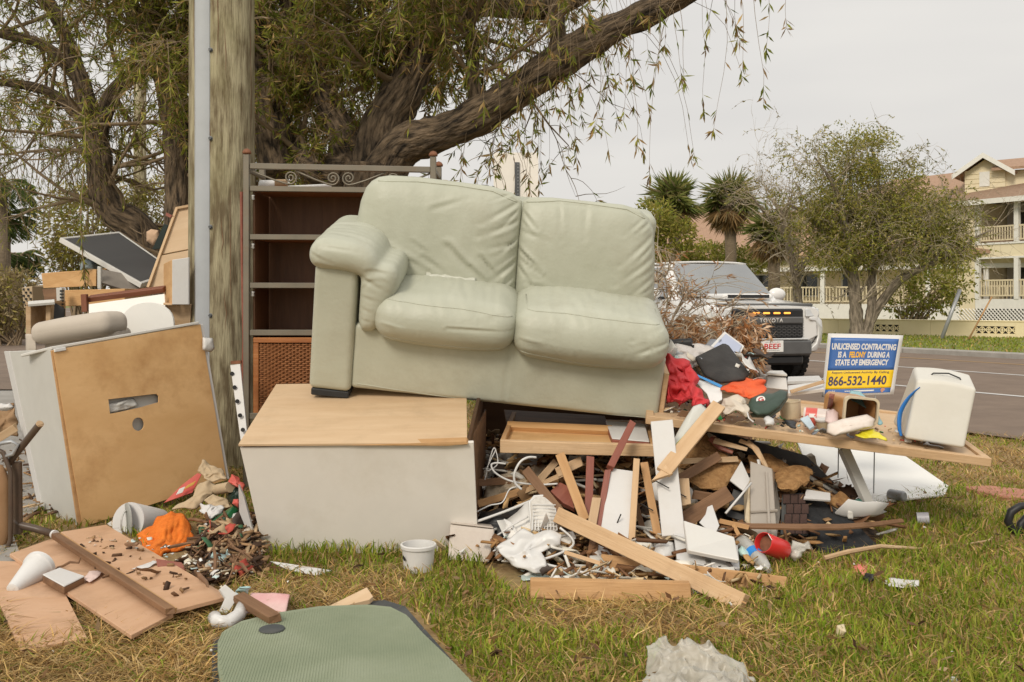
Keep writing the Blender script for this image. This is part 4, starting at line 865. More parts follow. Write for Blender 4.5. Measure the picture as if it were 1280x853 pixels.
# arm bolster with its hanging pad, melted together
def rot_uv(vs, cu, cv, ang):
    c, s = math.cos(ang), math.sin(ang); return [Vector((cu + (v.x - cu) * c - (v.z - cv) * s, v.y, cv + (v.x - cu) * s + (v.z - cv) * c)) for v in vs]
v1, f1 = sbox(-.035, .335, -.05, .72, .675, .835, .076, (8, 14, 4), (0, .008, .012)); v1 = [Vector((v.x, v.y, v.z - .55 * max(0, v.x - .14) ** 2 * 2.6 + .10 * min(0, v.x - .05))) for v in v1]
v2, f2 = sbox(.235, .43, -.035, .66, .37, .735, .06, (6, 10, 8), (.0, .015, 0)); v2 = [Vector((v.x - .09 * max(0, .62 - v.z) / .25 * (1 if v.x > .33 else 0), v.y, v.z)) for v in v2]
v2 = [Vector((min(v.x, .44 - .5 * max(0, v.z - .66)), v.y, v.z)) for v in v2]
b = MB(); b.add(v1, f1); b.add(v2, f2)
me = bpy.data.meshes.new('arm'); me.from_pydata(b.v, [], b.f); ob = bpy.data.objects.new('arm_tmp', me); COL.objects.link(ob)
md = ob.modifiers.new('r', 'REMESH'); md.mode = 'VOXEL'; md.voxel_size = .0085
md = ob.modifiers.new('s', 'SMOOTH'); md.iterations = 26; md.factor = .5
bpy.context.view_layer.update(); me2 = bpy.data.meshes.new_from_object(ob.evaluated_get(bpy.context.evaluated_depsgraph_get())); bpy.data.objects.remove(ob)
vs = [v.co.copy() for v in me2.vertices]; fs = [tuple(p.vertices) for p in me2.polygons]; bpy.data.meshes.remove(me2)
cf = crease_fn([((.02, .70), (.26, .665), .010, -.010), ((.24, .66), (.38, .60), .010, -.012), ((.25, .64), (.36, .655), .009, -.011), ((.26, .56), (.34, .545), .009, -.009), ((.25, .50), (.33, .48), .009, -.008), ((.26, .44), (.32, .43), .008, -.008), ((.28, .70), (.41, .69), .010, -.010), ((.255, .60), (.30, .66), .008, -.008), ((.05, .80), (.28, .79), .008, -.006), ((-.02, .76), (.10, .72), .008, -.008), ((.0, .80), (.03, .70), .008, -.006)])
vs = [v + Vector((0, -.45 * cf(v.x, v.z) if v.y < .10 else 0, (.006 * nz3((v.x * 2, v.y * 6, 0), 3) if v.y > 0 else 0))) for v in vs]
arm_o = spart('arm_bolster', vs, fs)
# seat cushions
def seat(u0, u1, v0, v1, cr, seed, right=0.0, name='seat_cushion'):
    cf = crease_fn(cr)
    def fn(v):
        t = (v.x - u0) / (u1 - u0); fr = max(0, 1 - (v.y + .07) / .16); tp_ = max(0, (v.z - (v1 - .12)) / .12)
        d = cf(v.x, v.z) * min(1, fr)
        puck = .0045 * nz3((v.x * 9 + v.z * 5, v.y * 2, seed), 3) * (tp_ * .9 + .1) + .006 * nz3((v.x * 2.2, v.y * 2.2, v.z * 2 + seed), 2)
        v = v + Vector((0, -d - puck * fr, puck * tp_ - .018 * tp_ * (2 * t - 1) ** 2 * (1 if v.y < .3 else .4)))
        v.z += -.02 * math.sin(t * math.pi) * max(0, 1 - abs(v.z - v0) / .12)     # sagging belly
        v.y -= .02 * fr * math.exp(-((v.z - (v0 + .09)) / .09) ** 2)
        if right: v.x += right * max(0, t - .9) / .1 * (1 - abs(2 * (v.z - v0) / (v1 - v0) - 1)) * fr
        return v
    return spart(name, *sbox(u0, u1, -.075, .64, v0, v1, .095, (70, 16, 10), (.012, .02, .02), fn))
crs = lambda L: [((*SU(x0, y0, w),), (*SU(x1, y1, w),), s, d) for x0, y0, x1, y1, w, s, d in L]
seatL = seat(.322, 1.042, .350, .592, crs([(480, 405, 520, 415, -.07, .008, -.006), (500, 425, 560, 432, -.07, .009, -.007), (560, 408, 640, 414, -.07, .008, -.005), (600, 398, 640, 392, -.07, .007, -.006)]), 1.0)
seatR = seat(1.036, 1.815, .335, .600, crs([(650, 425, 690, 432, -.07, .009, -.006), (830, 410, 790, 425, -.07, .009, -.008), (832, 430, 780, 445, -.07, .009, -.008), (720, 440, 790, 452, -.07, .010, -.006), (655, 400, 700, 405, -.07, .008, -.005)]), 2.0, .02)
# back cushions: outlines read off the front, inflated
def pillow(name, left, right, top, bottom, w, T, Tb, cr, seed, nu=96, nv=80):
    """Coons patch between four boundary polylines (u, v); front face bulges by T towards the viewer"""
    def pl(pts):
        ds = [0]
        for a, b_ in zip(pts, pts[1:]): ds.append(ds[-1] + math.dist(a, b_))
        def f(t):
            x = t * ds[-1]
            for i in range(len(pts) - 1):
                if x <= ds[i + 1] or i == len(pts) - 2:
                    k = (x - ds[i]) / (ds[i + 1] - ds[i] + 1e-9); return Vector(pts[i]).lerp(Vector(pts[i + 1]), k)
        return f
    Lf, Rf, Tf, Bf = pl(left), pl(right), pl(top), pl(bottom); cf = crease_fn(cr)
    ease = lambda t: .5 - .5 * math.cos(math.pi * t) if False else t
    def pt(s, t):
        c = (1 - t) * Bf(s) + t * Tf(s) + (1 - s) * Lf(t) + s * Rf(t) - ((1 - s) * (1 - t) * Bf(0) + s * (1 - t) * Bf(1) + (1 - s) * t * Tf(0) + s * t * Tf(1)); return c
    vs = []; fs = []
    sp = lambda i, n: .5 - .5 * math.cos(math.pi * i / n)
    for side in (0, 1):
        for j in range(nv + 1):
            for i in range(nu + 1):
                s, t = sp(i, nu), sp(j, nv); q = pt(s, t); e = (1 - abs(2 * s - 1) ** 5.5) * (1 - abs(2 * t - 1) ** 4.5); hgt = max(0, e) ** .5
                if side == 0:
                    edge = min(1, 4 * e); d = cf(q.x, q.y) * edge; d += edge * (.010 * nz3((q.x, q.y, seed), 3.2) + .004 * nz3((q.x * 1.4, q.y * .6, seed), 9))
                    d += -.004 * math.exp(-((t - .965) / .01) ** 2) * min(1, 8 * e)
                    wv = w - T * hgt * (.75 + .25 * (1 - abs(2 * t - .9) ** 2)) - d
                else: wv = w + Tb * hgt
                vs.append(Vector((q.x, wv + .10 * max(0, q.y - .6), q.y)))
    n = (nu + 1) * (nv + 1)
    for side in (0, 1):
        for j in range(nv):
            for i in range(nu):
                a = side * n + j * (nu + 1) + i; q = (a, a + 1, a + nu + 2, a + nu + 1); fs.append(q if side == 0 else q[::-1])
    # weld the rim
    m = {}; rm = list(range(len(vs)))
    for k, v in enumerate(vs):
        key = (round(v.x, 5), round(v.y, 5), round(v.z, 5)); rm[k] = m.setdefault(key, k)
    fs2 = []
    for f in fs:
        g = tuple(dict.fromkeys(rm[i] for i in f))
        if len(g) > 2: fs2.append(g)
    used = sorted({i for f in fs2 for i in f}); ix = {o: k for k, o in enumerate(used)}
    return spart(name, [vs[i] for i in used], [tuple(ix[i] for i in f) for f in fs2])
W = .50
s = lambda x, y: SU(x, y, W)
bl0, bl1 = s(452, 375), s(652, 400)
backL = pillow('back_cushion', [bl0, s(444, 310), s(445, 280), s(450, 252), s(456, 236), s(463, 228)], [bl1, s(644, 370), s(649, 300), s(653, 253)],
    [s(463, 228), s(472, 223), s(486, 221), s(520, 223), s(570, 229), s(615, 235), s(640, 243), s(653, 253)], [bl0, bl1], W, .125, .10,
    crs([(471, 303, 536, 338, .42, .014, -.020), (458, 300, 478, 322, .42, .009, -.010), (515, 300, 545, 322, .42, .008, -.008), (600, 318, 626, 350, .42, .008, -.012), (648, 300, 618, 322, .42, .008, -.012), (646, 318, 610, 340, .42, .007, -.010), (640, 246, 612, 254, .42, .007, -.008), (480, 340, 500, 350, .42, .008, -.010), (500, 318, 520, 342, .42, .010, -.010), (560, 306, 608, 358, .42, .014, -.016), (588, 330, 612, 356, .42, .010, -.012), (530, 320, 560, 342, .42, .012, -.010), (646, 258, 602, 280, .42, .012, -.012), (646, 280, 598, 296, .42, .012, -.012), (644, 306, 600, 312, .42, .010, -.010), (643, 330, 612, 352, .42, .012, -.014), (645, 268, 622, 290, .42, .008, -.008), (642, 348, 622, 362, .42, .008, -.010), (540, 262, 585, 250, .42, .012, -.005)]), 3.0)
br0, br1 = s(640, 400), s(814, 420)
backR = pillow('back_cushion', [br0, s(643, 370), s(648, 300), s(654, 253)], [br1, s(817, 380), s(819, 320), s(818, 290), s(812, 274)],
    [s(654, 253), s(662, 248.5), s(690, 249), s(740, 254), s(780, 258), s(800, 264), s(812, 274)], [br0, br1], W, .115, .10,
    crs([(647, 312, 676, 338, .42, .009, -.020), (656, 352, 700, 362, .42, .008, -.008), (648, 275, 668, 296, .42, .007, -.010), (646, 322, 690, 350, .42, .007, -.010), (816, 340, 790, 352, .42, .007, -.008), (815, 362, 770, 378, .42, .008, -.008), (808, 276, 780, 296, .42, .009, -.007), (646, 332, 664, 354, .42, .009, -.014), (652, 266, 672, 288, .42, .009, -.009), (650, 290, 685, 300, .42, .010, -.008), (815, 300, 775, 332, .42, .012, -.010), (815, 326, 768, 356, .42, .011, -.010), (815, 350, 780, 374, .42, .010, -.009), (814, 312, 794, 330, .42, .008, -.008), (700, 256, 702, 300, .42, .012, -.005), (735, 260, 730, 300, .42, .014, -.005), (815, 282, 796, 294, .42, .009, -.008)]), 5.0)
spart('back_frame', *sbox(.13, 1.77, .60, .86, .10, 1.02, .06, (8, 4, 8)))
# piping and seams laid on the surfaces
def on_surface(o, pts, lift=.002):
    dg = o.data; bv = BVHTree.FromPolygons([v.co for v in dg.vertices], [tuple(p.vertices) for p in dg.polygons]); out = []
    for u, v in pts:
        h = bv.ray_cast(Vector((u, -2, v)), Vector((0, 1, 0)))
        if h[0] is not None: out.append(MS @ (h[0] - Vector((0, lift, 0))))
    return out
def seam(o, pxs, w, r=.0032, n=60):
    pts = [SU(x, y, w) for x, y in pxs]; L = []
    for k in range(n + 1):
        f = k / n * (len(pts) - 1); i = min(int(f), len(pts) - 2); L.append(tuple(Vector(pts[i]).lerp(Vector(pts[i + 1]), f - i)))
    q = on_surface(o, L, -.0005)
    if len(q) > 3: b = MB(); b.tube(q, r, 6); b.build('piping', M_leather, o, smooth=True)
seam(seatL, [(478, 374), (522, 380), (580, 386), (640, 397)], -.05)
seam(seatR, [(650, 389), (715, 394), (770, 401), (828, 409)], -.05)
seam(seatL, [(476, 421), (540, 431), (600, 438), (640, 436)], -.07)
seam(seatR, [(650, 440), (720, 455), (780, 462), (826, 463)], -.07)
seam(backL, [(470, 229), (520, 230), (570, 235), (615, 242), (645, 256)], .43, .004)
seam(backR, [(658, 256), (700, 254.5), (740, 259), (785, 265), (808, 277)], .43, .004)
seam(base_o, [(446, 480), (520, 491), (620, 506), (720, 517), (820, 523)], .02, .003)
# timber side rail left bare where the second arm is missing
b = MB(); b.hexa([MS @ Vector(p) for p in ((1.834, .05, .06), (1.862, .05, .06), (1.862, .05, .30), (1.834, .05, .30))], RS @ Vector((0, .7, 0))); b.build('bare_side_rail', M_pine, sofa, frame=MS, bevel=.003)
q = on_surface(seatL, [SU(545, 347, .45)]); 
rag = thing('clear_wrap', 'crumpled translucent plastic strip tucked behind the left seat cushion', 'plastic', P(550, 352, 5.6))
M_wrap = mat('translucent_wrap', (.50, .505, .43), var=.05, rough=.3, bump=.5, bscale=30)
def wrapf(u, v):
    p = MS @ Vector((.53 + .27 * u, .36 + .09 * v, .604 + .018 * math.sin(v * 3.1) + .010 * noise.noise(Vector((u * 9, v * 4, 1))))); return p
b = MB(); b.grid(wrapf, 30, 6); b.build('sheet', M_wrap, rag, smooth=True, solid=.004)
# ------------------------------------------------------------------ overturned white cabinet under the sofa
cabYt, cabYb = 4.60, 4.74
TL, TR = P(300, 560, cabYt), P(592, 553, cabYt); BL, BR_ = P(331, 696, cabYb), P(598, 688, cabYb)
up_ = (TL - BL).normalized(); dn = Vector((0, .96, .285))
cab = thing('tipped_cabinet', 'overturned white cabinet carrying a bare plywood top beneath the sofa', 'cabinet', (BL + BR_) / 2)
def cslab(name, m, q, off, bevel=.002):
    b = MB(); b.hexa(q, off); x = (Vector(q[1]) - Vector(q[0])).normalized(); n = Vector(off).normalized(); y = n.cross(x).normalized(); x = y.cross(n)
    M = Matrix((x, y, n)).transposed().to_4x4(); M.translation = sum((Vector(p) for p in q), Vector()) / 4; return b.build(name, m, cab, frame=M, bevel=bevel)
cslab('front_panel', M_cab, [BL, BR_, TR, TL], dn * .02)
cslab('side_panel', M_darkw, [BR_ + dn * .021 + Vector((-.02, 0, .0)), TR + dn * .021 + Vector((-.02, 0, -.012)), TR + dn * .8 + Vector((.02, 0, -.04)), BR_ + dn * .8], Vector((-.018, 0, 0)))
cslab('side_panel', M_darkw, [BL + dn * .021 + Vector((.02, 0, 0)), TL + dn * .021 + Vector((.02, 0, -.012)), TL + dn * .8 + Vector((.06, 0, -.09)), BL + dn * .8 + Vector((.02, 0, 0))], Vector((.018, 0, 0)))
ply = [P(298, 557, 4.585), P(450, 556, 4.585), P(584, 549, 4.58), P(583, 480, 5.5), P(345, 478, 5.47)]
o = slab('plywood_top', M_ply, ply, .012, cab)
b = MB(); b.poly([P(440, 557, 4.583), P(583, 552, 4.58), P(585, 555, 4.58), P(560, 557.5, 4.583)], (0, .05, .012)); b.build('splintered_edge', M_pine2, cab)
cslab('inner_side', M_brownw, [P(593, 672, 4.8), P(606, 640, 5.35), P(608, 512, 5.35), P(586, 556, 4.64)], Vector((-.01, .01, 0)))
b = MB(); b.poly([P(298, 606, 4.7), P(305, 622, 4.7), P(322, 688, 4.72), P(316, 682, 4.74), P(299, 640, 4.76)], (.004, .01, 0)); tag(b.build('peeled_strip', M_whitep), 'thin cream strip peeled from the left end of the white cabinet', 'strip')
# ------------------------------------------------------------------ metal framed shelf unit behind the sofa
bkY = 6.25; bd = .44
B = lambda px, py, d=0.0: Vector(((px - CX) / F * bkY, bkY + d, CH - (py - YH) / F * bkY))
bc = thing('shelf_unit', 'tall metal framed shelf unit with scrolled top and dark wooden back', 'shelf', Vector((B(425, 0).x, bkY, 0)))
def bbar(name, x0, y0, x1, y1, w, d=0.0, parent=bc, m=M_bronze):
    p0, p1 = B(x0, y0, d), B(x1, y1, d); return plank(name, m, p0, p1, w, w, (0, 1, 0), parent, .003)
ztop, zl = 190, None
for x, d, yt in ((308.5, 0, 193), (541.5, 0, 196), (306, bd, 200), (542, bd, 197)):
    p1 = B(x, yt, d); p0 = Vector((p1.x, p1.y, 0)); o = plank('post', M_bronze, p0, p1, .038, .038, (0, 1, 0), bc, .004)
    b = MB(); b.lathe([(.0, 0), (.027, .002), (.029, .014), (.018, .03), (.004, .036)], Matrix.Translation(p1), 10); b.build('finial', M_rust, o, smooth=True)
for y0, y1, w in ((208, 212.5, .036), (236, 239, .034), (296.5, 298, .034), (357, 357.5, .034), (416, 416, .036), (520, 520, .04)):
    bbar('rail', 313, y0, 538, y1, w)
for y0 in (209, 237, 297, 357, 416): bbar('side_rail', 308, y0, 308, y0 + .01, .03) if False else None
for x in (308.5, 541.5):
    for yy in (212, 297, 357, 416):
        p0 = B(x, yy, .02); plank('side_rail', M_bronze, p0, p0 + Vector((0, bd - .04, 0)), .028, .028, (0, 0, 1), bc, .003)
M_shback = wood('dark_back_panel', (.11, .048, .022), (.17, .078, .036), rough=.5, bump=.1, dirt=.1)
b = MB(); x0, x1 = B(313, 0).x, B(538, 0).x; zz = B(0, 237).z
for k in range(3):
    a, c = x0 + (x1 - x0) * k / 3, x0 + (x1 - x0) * (k + 1) / 3 - .0006
    M_ = frame_of((a, bkY + bd - .02, .05), (a, bkY + bd - .02, zz), Vector((0, 1, 0)))
    bb = MB(); bb.box(((a + c) / 2, bkY + bd - .02, (zz + .05) / 2), (c - a, .012, zz - .05)); bb.build('back_panel', M_shback, bc, frame=M_)
for x in (x0 + .012, x1 - .012):
    M_ = frame_of((x, bkY + .22, .05), (x, bkY + .22, zz), Vector((1, 0, 0))); bb = MB(); bb.box((x, bkY + bd / 2, (zz + .05) / 2), (.012, bd - .08, zz - .05)); bb.build('side_panel', M_shback, bc, frame=M_)
M_shelf = wood('reddish_shelf', (.23, .095, .038), (.33, .15, .065), rough=.5, dirt=.3, dirtc=(.1, .04, .02))
for yy in (236, 297, 357, 416, 560):
    z = B(0, yy).z; bb = MB(); bb.box(((x0 + x1) / 2, bkY + bd / 2 + .01, z - .004), (x1 - x0 - .05, bd - .06, .014)); bb.build('shelf', M_shelf, bc)
for yy in (250, 311, 371):
    p = B(315, yy, .02); bb = MB(); bb.lathe([(.004, 0), (.012, .004), (.008, .022), (.014, .03), (.002, .034)], Matrix.Translation(p), 8); bb.build('shelf_pin', M_whitepl, bc, smooth=True)
for yy in (305, 366, 413):                                       # thin ledges seen inside
    z = B(0, yy).z
# scrollwork: four spirals and the sweeping bars
def spiral(cx_, cy_, r0, turns, a0, dirn):
    pts = []; n = 40
    for k in range(n + 1):
        t = k / n; a = a0 + dirn * turns * math.tau * t; r_ = r0 * (1 - .86 * t); q = B(cx_, cy_); pts.append(q + Vector((math.cos(a) * r_, 0, math.sin(a) * r_)))
    return pts
sc = .040
def scroll(ax, ay, cx_, cy_, dirn, r0=.042):
    e = B(cx_, cy_); sp = spiral(cx_, cy_, r0, 1.9, R(-90), dirn); p0 = B(ax, ay); mid = p0.lerp(sp[0], .55) + Vector((0, 0, -.008))
    b = MB(); b.tube([p0, p0.lerp(mid, .5), mid, sp[0].lerp(mid, .3) + Vector((0, 0, -.004))] + sp, .0062, 6); b.build('scroll', M_bronze, bc, smooth=True)
scroll(315, 214, 363, 222, 1); scroll(370, 214, 416, 223, 1); scroll(482, 216, 436, 223, -1); scroll(538, 217, 492, 224, -1)
# wicker door
wx0, wx1 = B(317, 0).x, B(424, 0).x; wz0, wz1 = .06, B(0, 420).z - .01; wd_ = thing.__call__ if False else None
M_wframe = wood('orange_door_frame', (.30, .10, .030), (.42, .17, .055), rough=.4, dirt=.2)
M_wick = mat('wicker', (.22, .085, .032), (.36, .16, .065), scale=40, rough=.6, dirt=.3, dscale=20, dirtc=(.1, .04, .02))
for (a0, a1) in ((wx0, wx1), (wx1 + .012, wx1 + (wx1 - wx0))):
    b = MB(); f_ = .035; yv = bkY + .0
    b.box(((a0 + a1) / 2, yv, wz1 - f_ / 2), (a1 - a0, .03, f_)); b.box(((a0 + a1) / 2, yv, wz0 + f_ / 2), (a1 - a0, .03, f_))
    b.box((a0 + f_ / 2, yv, (wz0 + wz1) / 2), (f_, .03, wz1 - wz0 - 2 * f_ - .002)); b.box((a1 - f_ / 2, yv, (wz0 + wz1) / 2), (f_, .03, wz1 - wz0 - 2 * f_ - .002))
    d_ = b.build('wicker_door', M_wframe, bc, bevel=.004)
    b = MB(); nx = int((a1 - a0 - .07) / .022); nzz = int((wz1 - wz0 - .07) / .012)
    for i in range(nx):
        x = a0 + f_ + .011 + .022 * i; b.tube([(x, yv, wz0 + f_), (x, yv, wz1 - f_)], .004, 4, cap=False)
    for j in range(nzz):
        z = wz0 + f_ + .006 + .012 * j; pts = []
        for i in range(nx * 2 + 1):
            x = a0 + f_ + .011 * i; pts.append((x, yv - .006 * math.cos(i * math.pi / 2 * 1.0) * (1 if j % 2 else -1) if i % 2 == 0 else yv, z))
        b.tube(pts, .0062, 4, cap=False)
    kind(b.build('weave', M_wick, d_, fix=False), 'stuff')
# things lying on the shelf unit
def roll(label, a, b_, r, m=M_whitep, nm='rolled_paper', cat='roll'):
    b = MB(); b.tube([a, b_], r, 14); return tag(b.build(nm, m, auto=40), label, cat)
roll('white paper roll at the left end of the shelf unit top', B(316, 227, .2), B(346, 227.5, .16), .032)
roll('thin white tube lying in the middle of the shelf unit top', B(352, 231, .2), B(408, 229.5, .15), .016)
b = MB(); b.tube([B(338, 226, .13), B(353, 226, .13)], .024, 12); tag(b.build('cork_stub', M_pineg, auto=40), 'short wooden stub beside the white paper roll on the shelf unit', 'stub')
b = MB(); b.tube([P(302, 240, 6.3), P(303, 330, 6.3), P(305, 425, 6.28), P(302, 520, 6.25)], .012, 6); tag(b.build('copper_strip', M_redw), 'reddish brown strip hanging down the left side of the shelf unit', 'strip')
# white perforated rail
wr = slab('perforated_rail', M_whitep, [P(289, 455, 6.0), P(302, 455, 6.0), P(308, 552, 5.75), P(300, 557, 5.75)], .02); tag(wr, 'narrow white rail with a row of holes leaning beside the shelf unit', 'rail')
b = MB()
for k in range(5):
    q = P(293, 460, 5.99).lerp(P(303, 545, 5.745), .08 + .21 * k); b.lathe([(.0, 0), (.013, 0), (.013, .004)], Matrix.Translation(q + Vector((.004, -.004, 0))) @ Matrix.Rotation(math.pi / 2, 4, 'X'), 8)
b.build('screw_holes', M_black, wr)
b = MB(); b.box(P(296.5, 452.5, 6.0) + Vector((0, .012, 0)), (.06, .03, .018)); b.build('torn_end', M_rust, wr)
# ------------------------------------------------------------------ shape helpers for loose things
def PP(l): return [P(*q) for q in l]
def outline_pts(pts, n):
    pts = [Vector(p) for p in pts]; q = pts + [pts[0]]; L = [0]
    for a, b_ in zip(q, q[1:]): L.append(L[-1] + (b_ - a).length)
    out = []
    for k in range(n):
        x = L[-1] * k / n; i = max(j for j in range(len(pts)) if L[j] <= x + 1e-9); out.append(q[i].lerp(q[i + 1], (x - L[i]) / (L[i + 1] - L[i] + 1e-9)))
    return out
def crumple(name, m, pts, bulge=.05, fold=.02, fs=14, seed=0, thick=.004, parent=None, n=56, rings=14, center=None, ax=None, closed=False, smooth=True, dirn=None, back=.5, rib=None, sharp=False):
    """a sheet (or, closed, a soft lump) filling an outline, bulging towards dirn and folded"""
    o = outline_pts(pts, n); c = Vector(center) if center else sum(o, Vector()) / n; d = Vector(dirn).normalized() if dirn else (Vector((0, 0, CH)) - c).normalized()
    st = Vector(ax) if ax else Vector((1, 1, 1)); vs = []; fs_ = []
    def layer(sg, bl_):
        i0 = len(vs); vs.append(c + d * bl_ * sg)
        for r in range(1, rings + 1):
            t = r / rings
            for k in range(n):
                p = c + (o[k] - c) * t; q = Vector((p.x * st.x, p.y * st.y, p.z * st.z)) * fs + Vector((seed * 7.3, seed, 0))
                f = (rib[1] * math.sin(rib[2] * (p.dot(Vector(rib[0])) + .03 * noise.noise(q * .6))) if rib else 0) + fold * ((noise.noise(q) + .5 * noise.noise(q * 2.3)) if not sharp else (.5 - 1.6 * abs(noise.noise(q)) - .8 * abs(noise.noise(q * 2.1)))) * (1 if not closed else (1 - t ** 6)); rim = 1 - t ** 2.4 if closed else 1 - t * t
                edge = Vector((noise.noise(q * 1.7), noise.noise(q * 1.7 + Vector((9, 0, 0))), noise.noise(q * 1.7 + Vector((0, 9, 0))))) * fold * .5 * t
                vs.append(p + d * (bl_ * max(0, rim) ** .6 * sg + f * sg) + (edge if not closed else Vector()))
        for k in range(n): fs_.append((i0, i0 + 1 + k, i0 + 1 + (k + 1) % n)[::int(sg)])
        for r in range(rings - 1):
            for k in range(n):
                a = i0 + 1 + r * n; fs_.append((a + k, a + n + k, a + n + (k + 1) % n, a + (k + 1) % n)[::int(sg)])
    layer(1, bulge)
    if closed: layer(-1, bulge * back)
    b = MB(); b.add(vs, fs_)
    o_ = b.build(name, m, parent, smooth=smooth, solid=0 if closed else thick, fix=False)
    if closed:
        bm = bmesh.new(); bm.from_mesh(o_.data); bmesh.ops.remove_doubles(bm, verts=bm.verts, dist=1e-4); bmesh.ops.recalc_face_normals(bm, faces=bm.faces); bm.to_mesh(o_.data); bm.free()
    return o_
def block(name, m, q, off, parent=None, bevel=.003):
    q = [Vector(p) for p in q]; off = Vector(off); b = MB(); b.hexa(q, off); x = (q[1] - q[0]).normalized(); n = off.normalized(); y = n.cross(x).normalized(); x = y.cross(n)
    M = Matrix((x, y, n)).transposed().to_4x4(); M.translation = sum(q, Vector()) / 4 + off / 2; return b.build(name, m, parent, frame=M, bevel=bevel)
def stick(name, m, label, cat, a, b_, wpx, t=None, up=None, group=None, rag=.03, bevel=.0015):
    a, b_ = Vector(a), Vector(b_); mid = (a + b_) / 2; w = wpx / F * mid.y; view = (Vector((0, 0, CH)) - mid).normalized()
    o = plank(name, m, a, b_, w, t or w * .55, up or view, None, bevel, rag); return tag(o, label, cat, group)
def cyl(name, m, a, b_, r, parent=None, n=18, prof=None):
    """lathe between two points; prof: (radius factor, fraction)"""
    a, b_ = Vector(a), Vector(b_); z = (b_ - a); L = z.length; z = z.normalized(); x = z.orthogonal().normalized(); y = z.cross(x)
    M = Matrix((x, y, z)).transposed().to_4x4(); M.translation = a; b = MB(); b.lathe([(r * f, L * t) for f, t in (prof or [(1, 0), (1, 1)])], M, n); return b.build(name, m, parent, auto=35)
OUT = Vector((0, 1, 0))
# ------------------------------------------------------------------ tilted cabinet with a plywood back
c_bl, c_br, c_tr, c_tl = P(103, 659, 5.28), P(286, 612, 6.02), P(250, 405, 6.02), P(65, 437, 5.3)
tc_ = thing('tilted_cabinet', 'leaning white cabinet showing its plywood back with a slot and a round hole', 'cabinet', (c_bl + c_br) / 2)
n_ = (c_br - c_bl).cross(c_tl - c_bl).normalized(); n_ = n_ if n_.y > 0 else -n_
ex = (c_br - c_bl); ez = (c_tl - c_bl)
def cpt(px, py):                                                   # picture point on the plywood plane
    d = P(px, py, 1) - Vector((0, 0, CH)); t = (c_bl - Vector((0, 0, CH))).dot(n_) / d.dot(n_); return Vector((0, 0, CH)) + d * t
Mc = Matrix((ex.normalized(), n_.cross(ex.normalized()), n_)).transposed().to_4x4(); Mc.translation = (c_bl + c_tr) / 2
# the back as a sheet with two openings cut through it
out2 = [cpt(103, 659), cpt(283, 600), cpt(250, 405.5), cpt(66, 438)]
slot = [cpt(135, 499.5), cpt(186, 493.5), cpt(195, 492.5), cpt(198, 495.5), cpt(198, 503), cpt(175, 509.5), cpt(148, 515.5), cpt(137, 517.5)]
hc = cpt(172.5, 530.5); hr = 8.3 / F * hc.y; ux, uy = Mc.to_3x3().col[0], Mc.to_3x3().col[1]
hole = [hc + ux * hr * math.cos(a) + uy * hr * math.sin(a) for a in [math.tau * k / 20 for k in range(20)]]
bm = bmesh.new(); inv = Mc.inverted(); es = []
for lp in (out2, slot, hole):
    vv = [bm.verts.new(inv @ p) for p in lp]; es += [bm.edges.new((vv[i], vv[(i + 1) % len(vv)])) for i in range(len(vv))]
bmesh.ops.triangle_fill(bm, edges=es, use_beauty=True)
me = bpy.data.meshes.new('plywood_back'); bm.to_mesh(me); bm.free(); me.materials.append(M_ply2)
o = bpy.data.objects.new('plywood_back', me); COL.objects.link(o); md = o.modifiers.new('s', 'SOLIDIFY'); md.thickness = .008; md.offset = 0; place(o, Mc, tc_)
M_inner = mat('pale_cabinet_inside', (.46, .45, .42), (.52, .51, .48), scale=3, rough=.6)
def grow(p, k): c = (c_bl + c_tr) / 2; return c + (Vector(p) - c) * k
blk_ = block('inner_panel', M_inner, [grow(q, .97) + n_ * .03 for q in out2], n_ * .015, tc_)
la, lb, lc = P(50, 645, 5.75), c_bl + n_ * .012 - ex.normalized() * .006, c_tl + n_ * .012 - ex.normalized() * .006
_pn = (lb - la).cross(lc - la); _d = P(5, 440, 1) - Vector((0, 0, CH)); lq = [la, lb, lc, Vector((0, 0, CH)) + _d * ((la - Vector((0, 0, CH))).dot(_pn) / _d.dot(_pn))]
sd_ = slab('side_panel', M_greyw, lq, .018, tc_)
_o = (Vector((0, 0, CH)) - la).normalized() * .012; slab('edge_strip', M_whitep, [lq[3] + _o, lq[3].lerp(lq[2], .12) + _o, la.lerp(lb, .12) + _o, la + _o], .010, tc_)
# top edge seen as a bright line, right edge frame
tl2, tr2 = c_tl + ez.normalized() * .004, c_tr + ez.normalized() * .004
block('top_panel', M_white, [c_tl + n_ * .006, c_tr + n_ * .006, c_tr + n_ * .006 + ez.normalized() * .016, c_tl + n_ * .006 + ez.normalized() * .016], n_ * .34, tc_)
block('edge_frame', M_whitep, [cpt(283, 600), cpt(287, 599), cpt(254, 405), cpt(250, 405.5)], n_ * .34, tc_)
block('edge_batten', M_pine2, [cpt(98, 660), cpt(103, 659), cpt(66.5, 438), cpt(64, 438)], n_ * .012, tc_)
block('hinge_plate', M_whitepl, [cpt(67, 441) - n_ * .012, cpt(82, 438.5) - n_ * .012, cpt(81, 434) - n_ * .012, cpt(67, 436.5) - n_ * .012], n_ * .02, tc_)
crumple('corner_bracket', M_whitepl, [cpt(251, 423) - n_ * .02, cpt(262, 424) - n_ * .03, cpt(264, 437) - n_ * .03, cpt(260, 441) - n_ * .02, cpt(251, 438) - n_ * .02], .02, .004, 20, 1, .006, tc_, n=20, rings=5)
crumple('torn_lining', M_inner, [cpt(136, 505) + n_ * .02, cpt(170, 497) + n_ * .02, cpt(174, 507) + n_ * .01, cpt(138, 517) + n_ * .02], .012, .012, 30, 3, .002, tc_, n=24, rings=6)
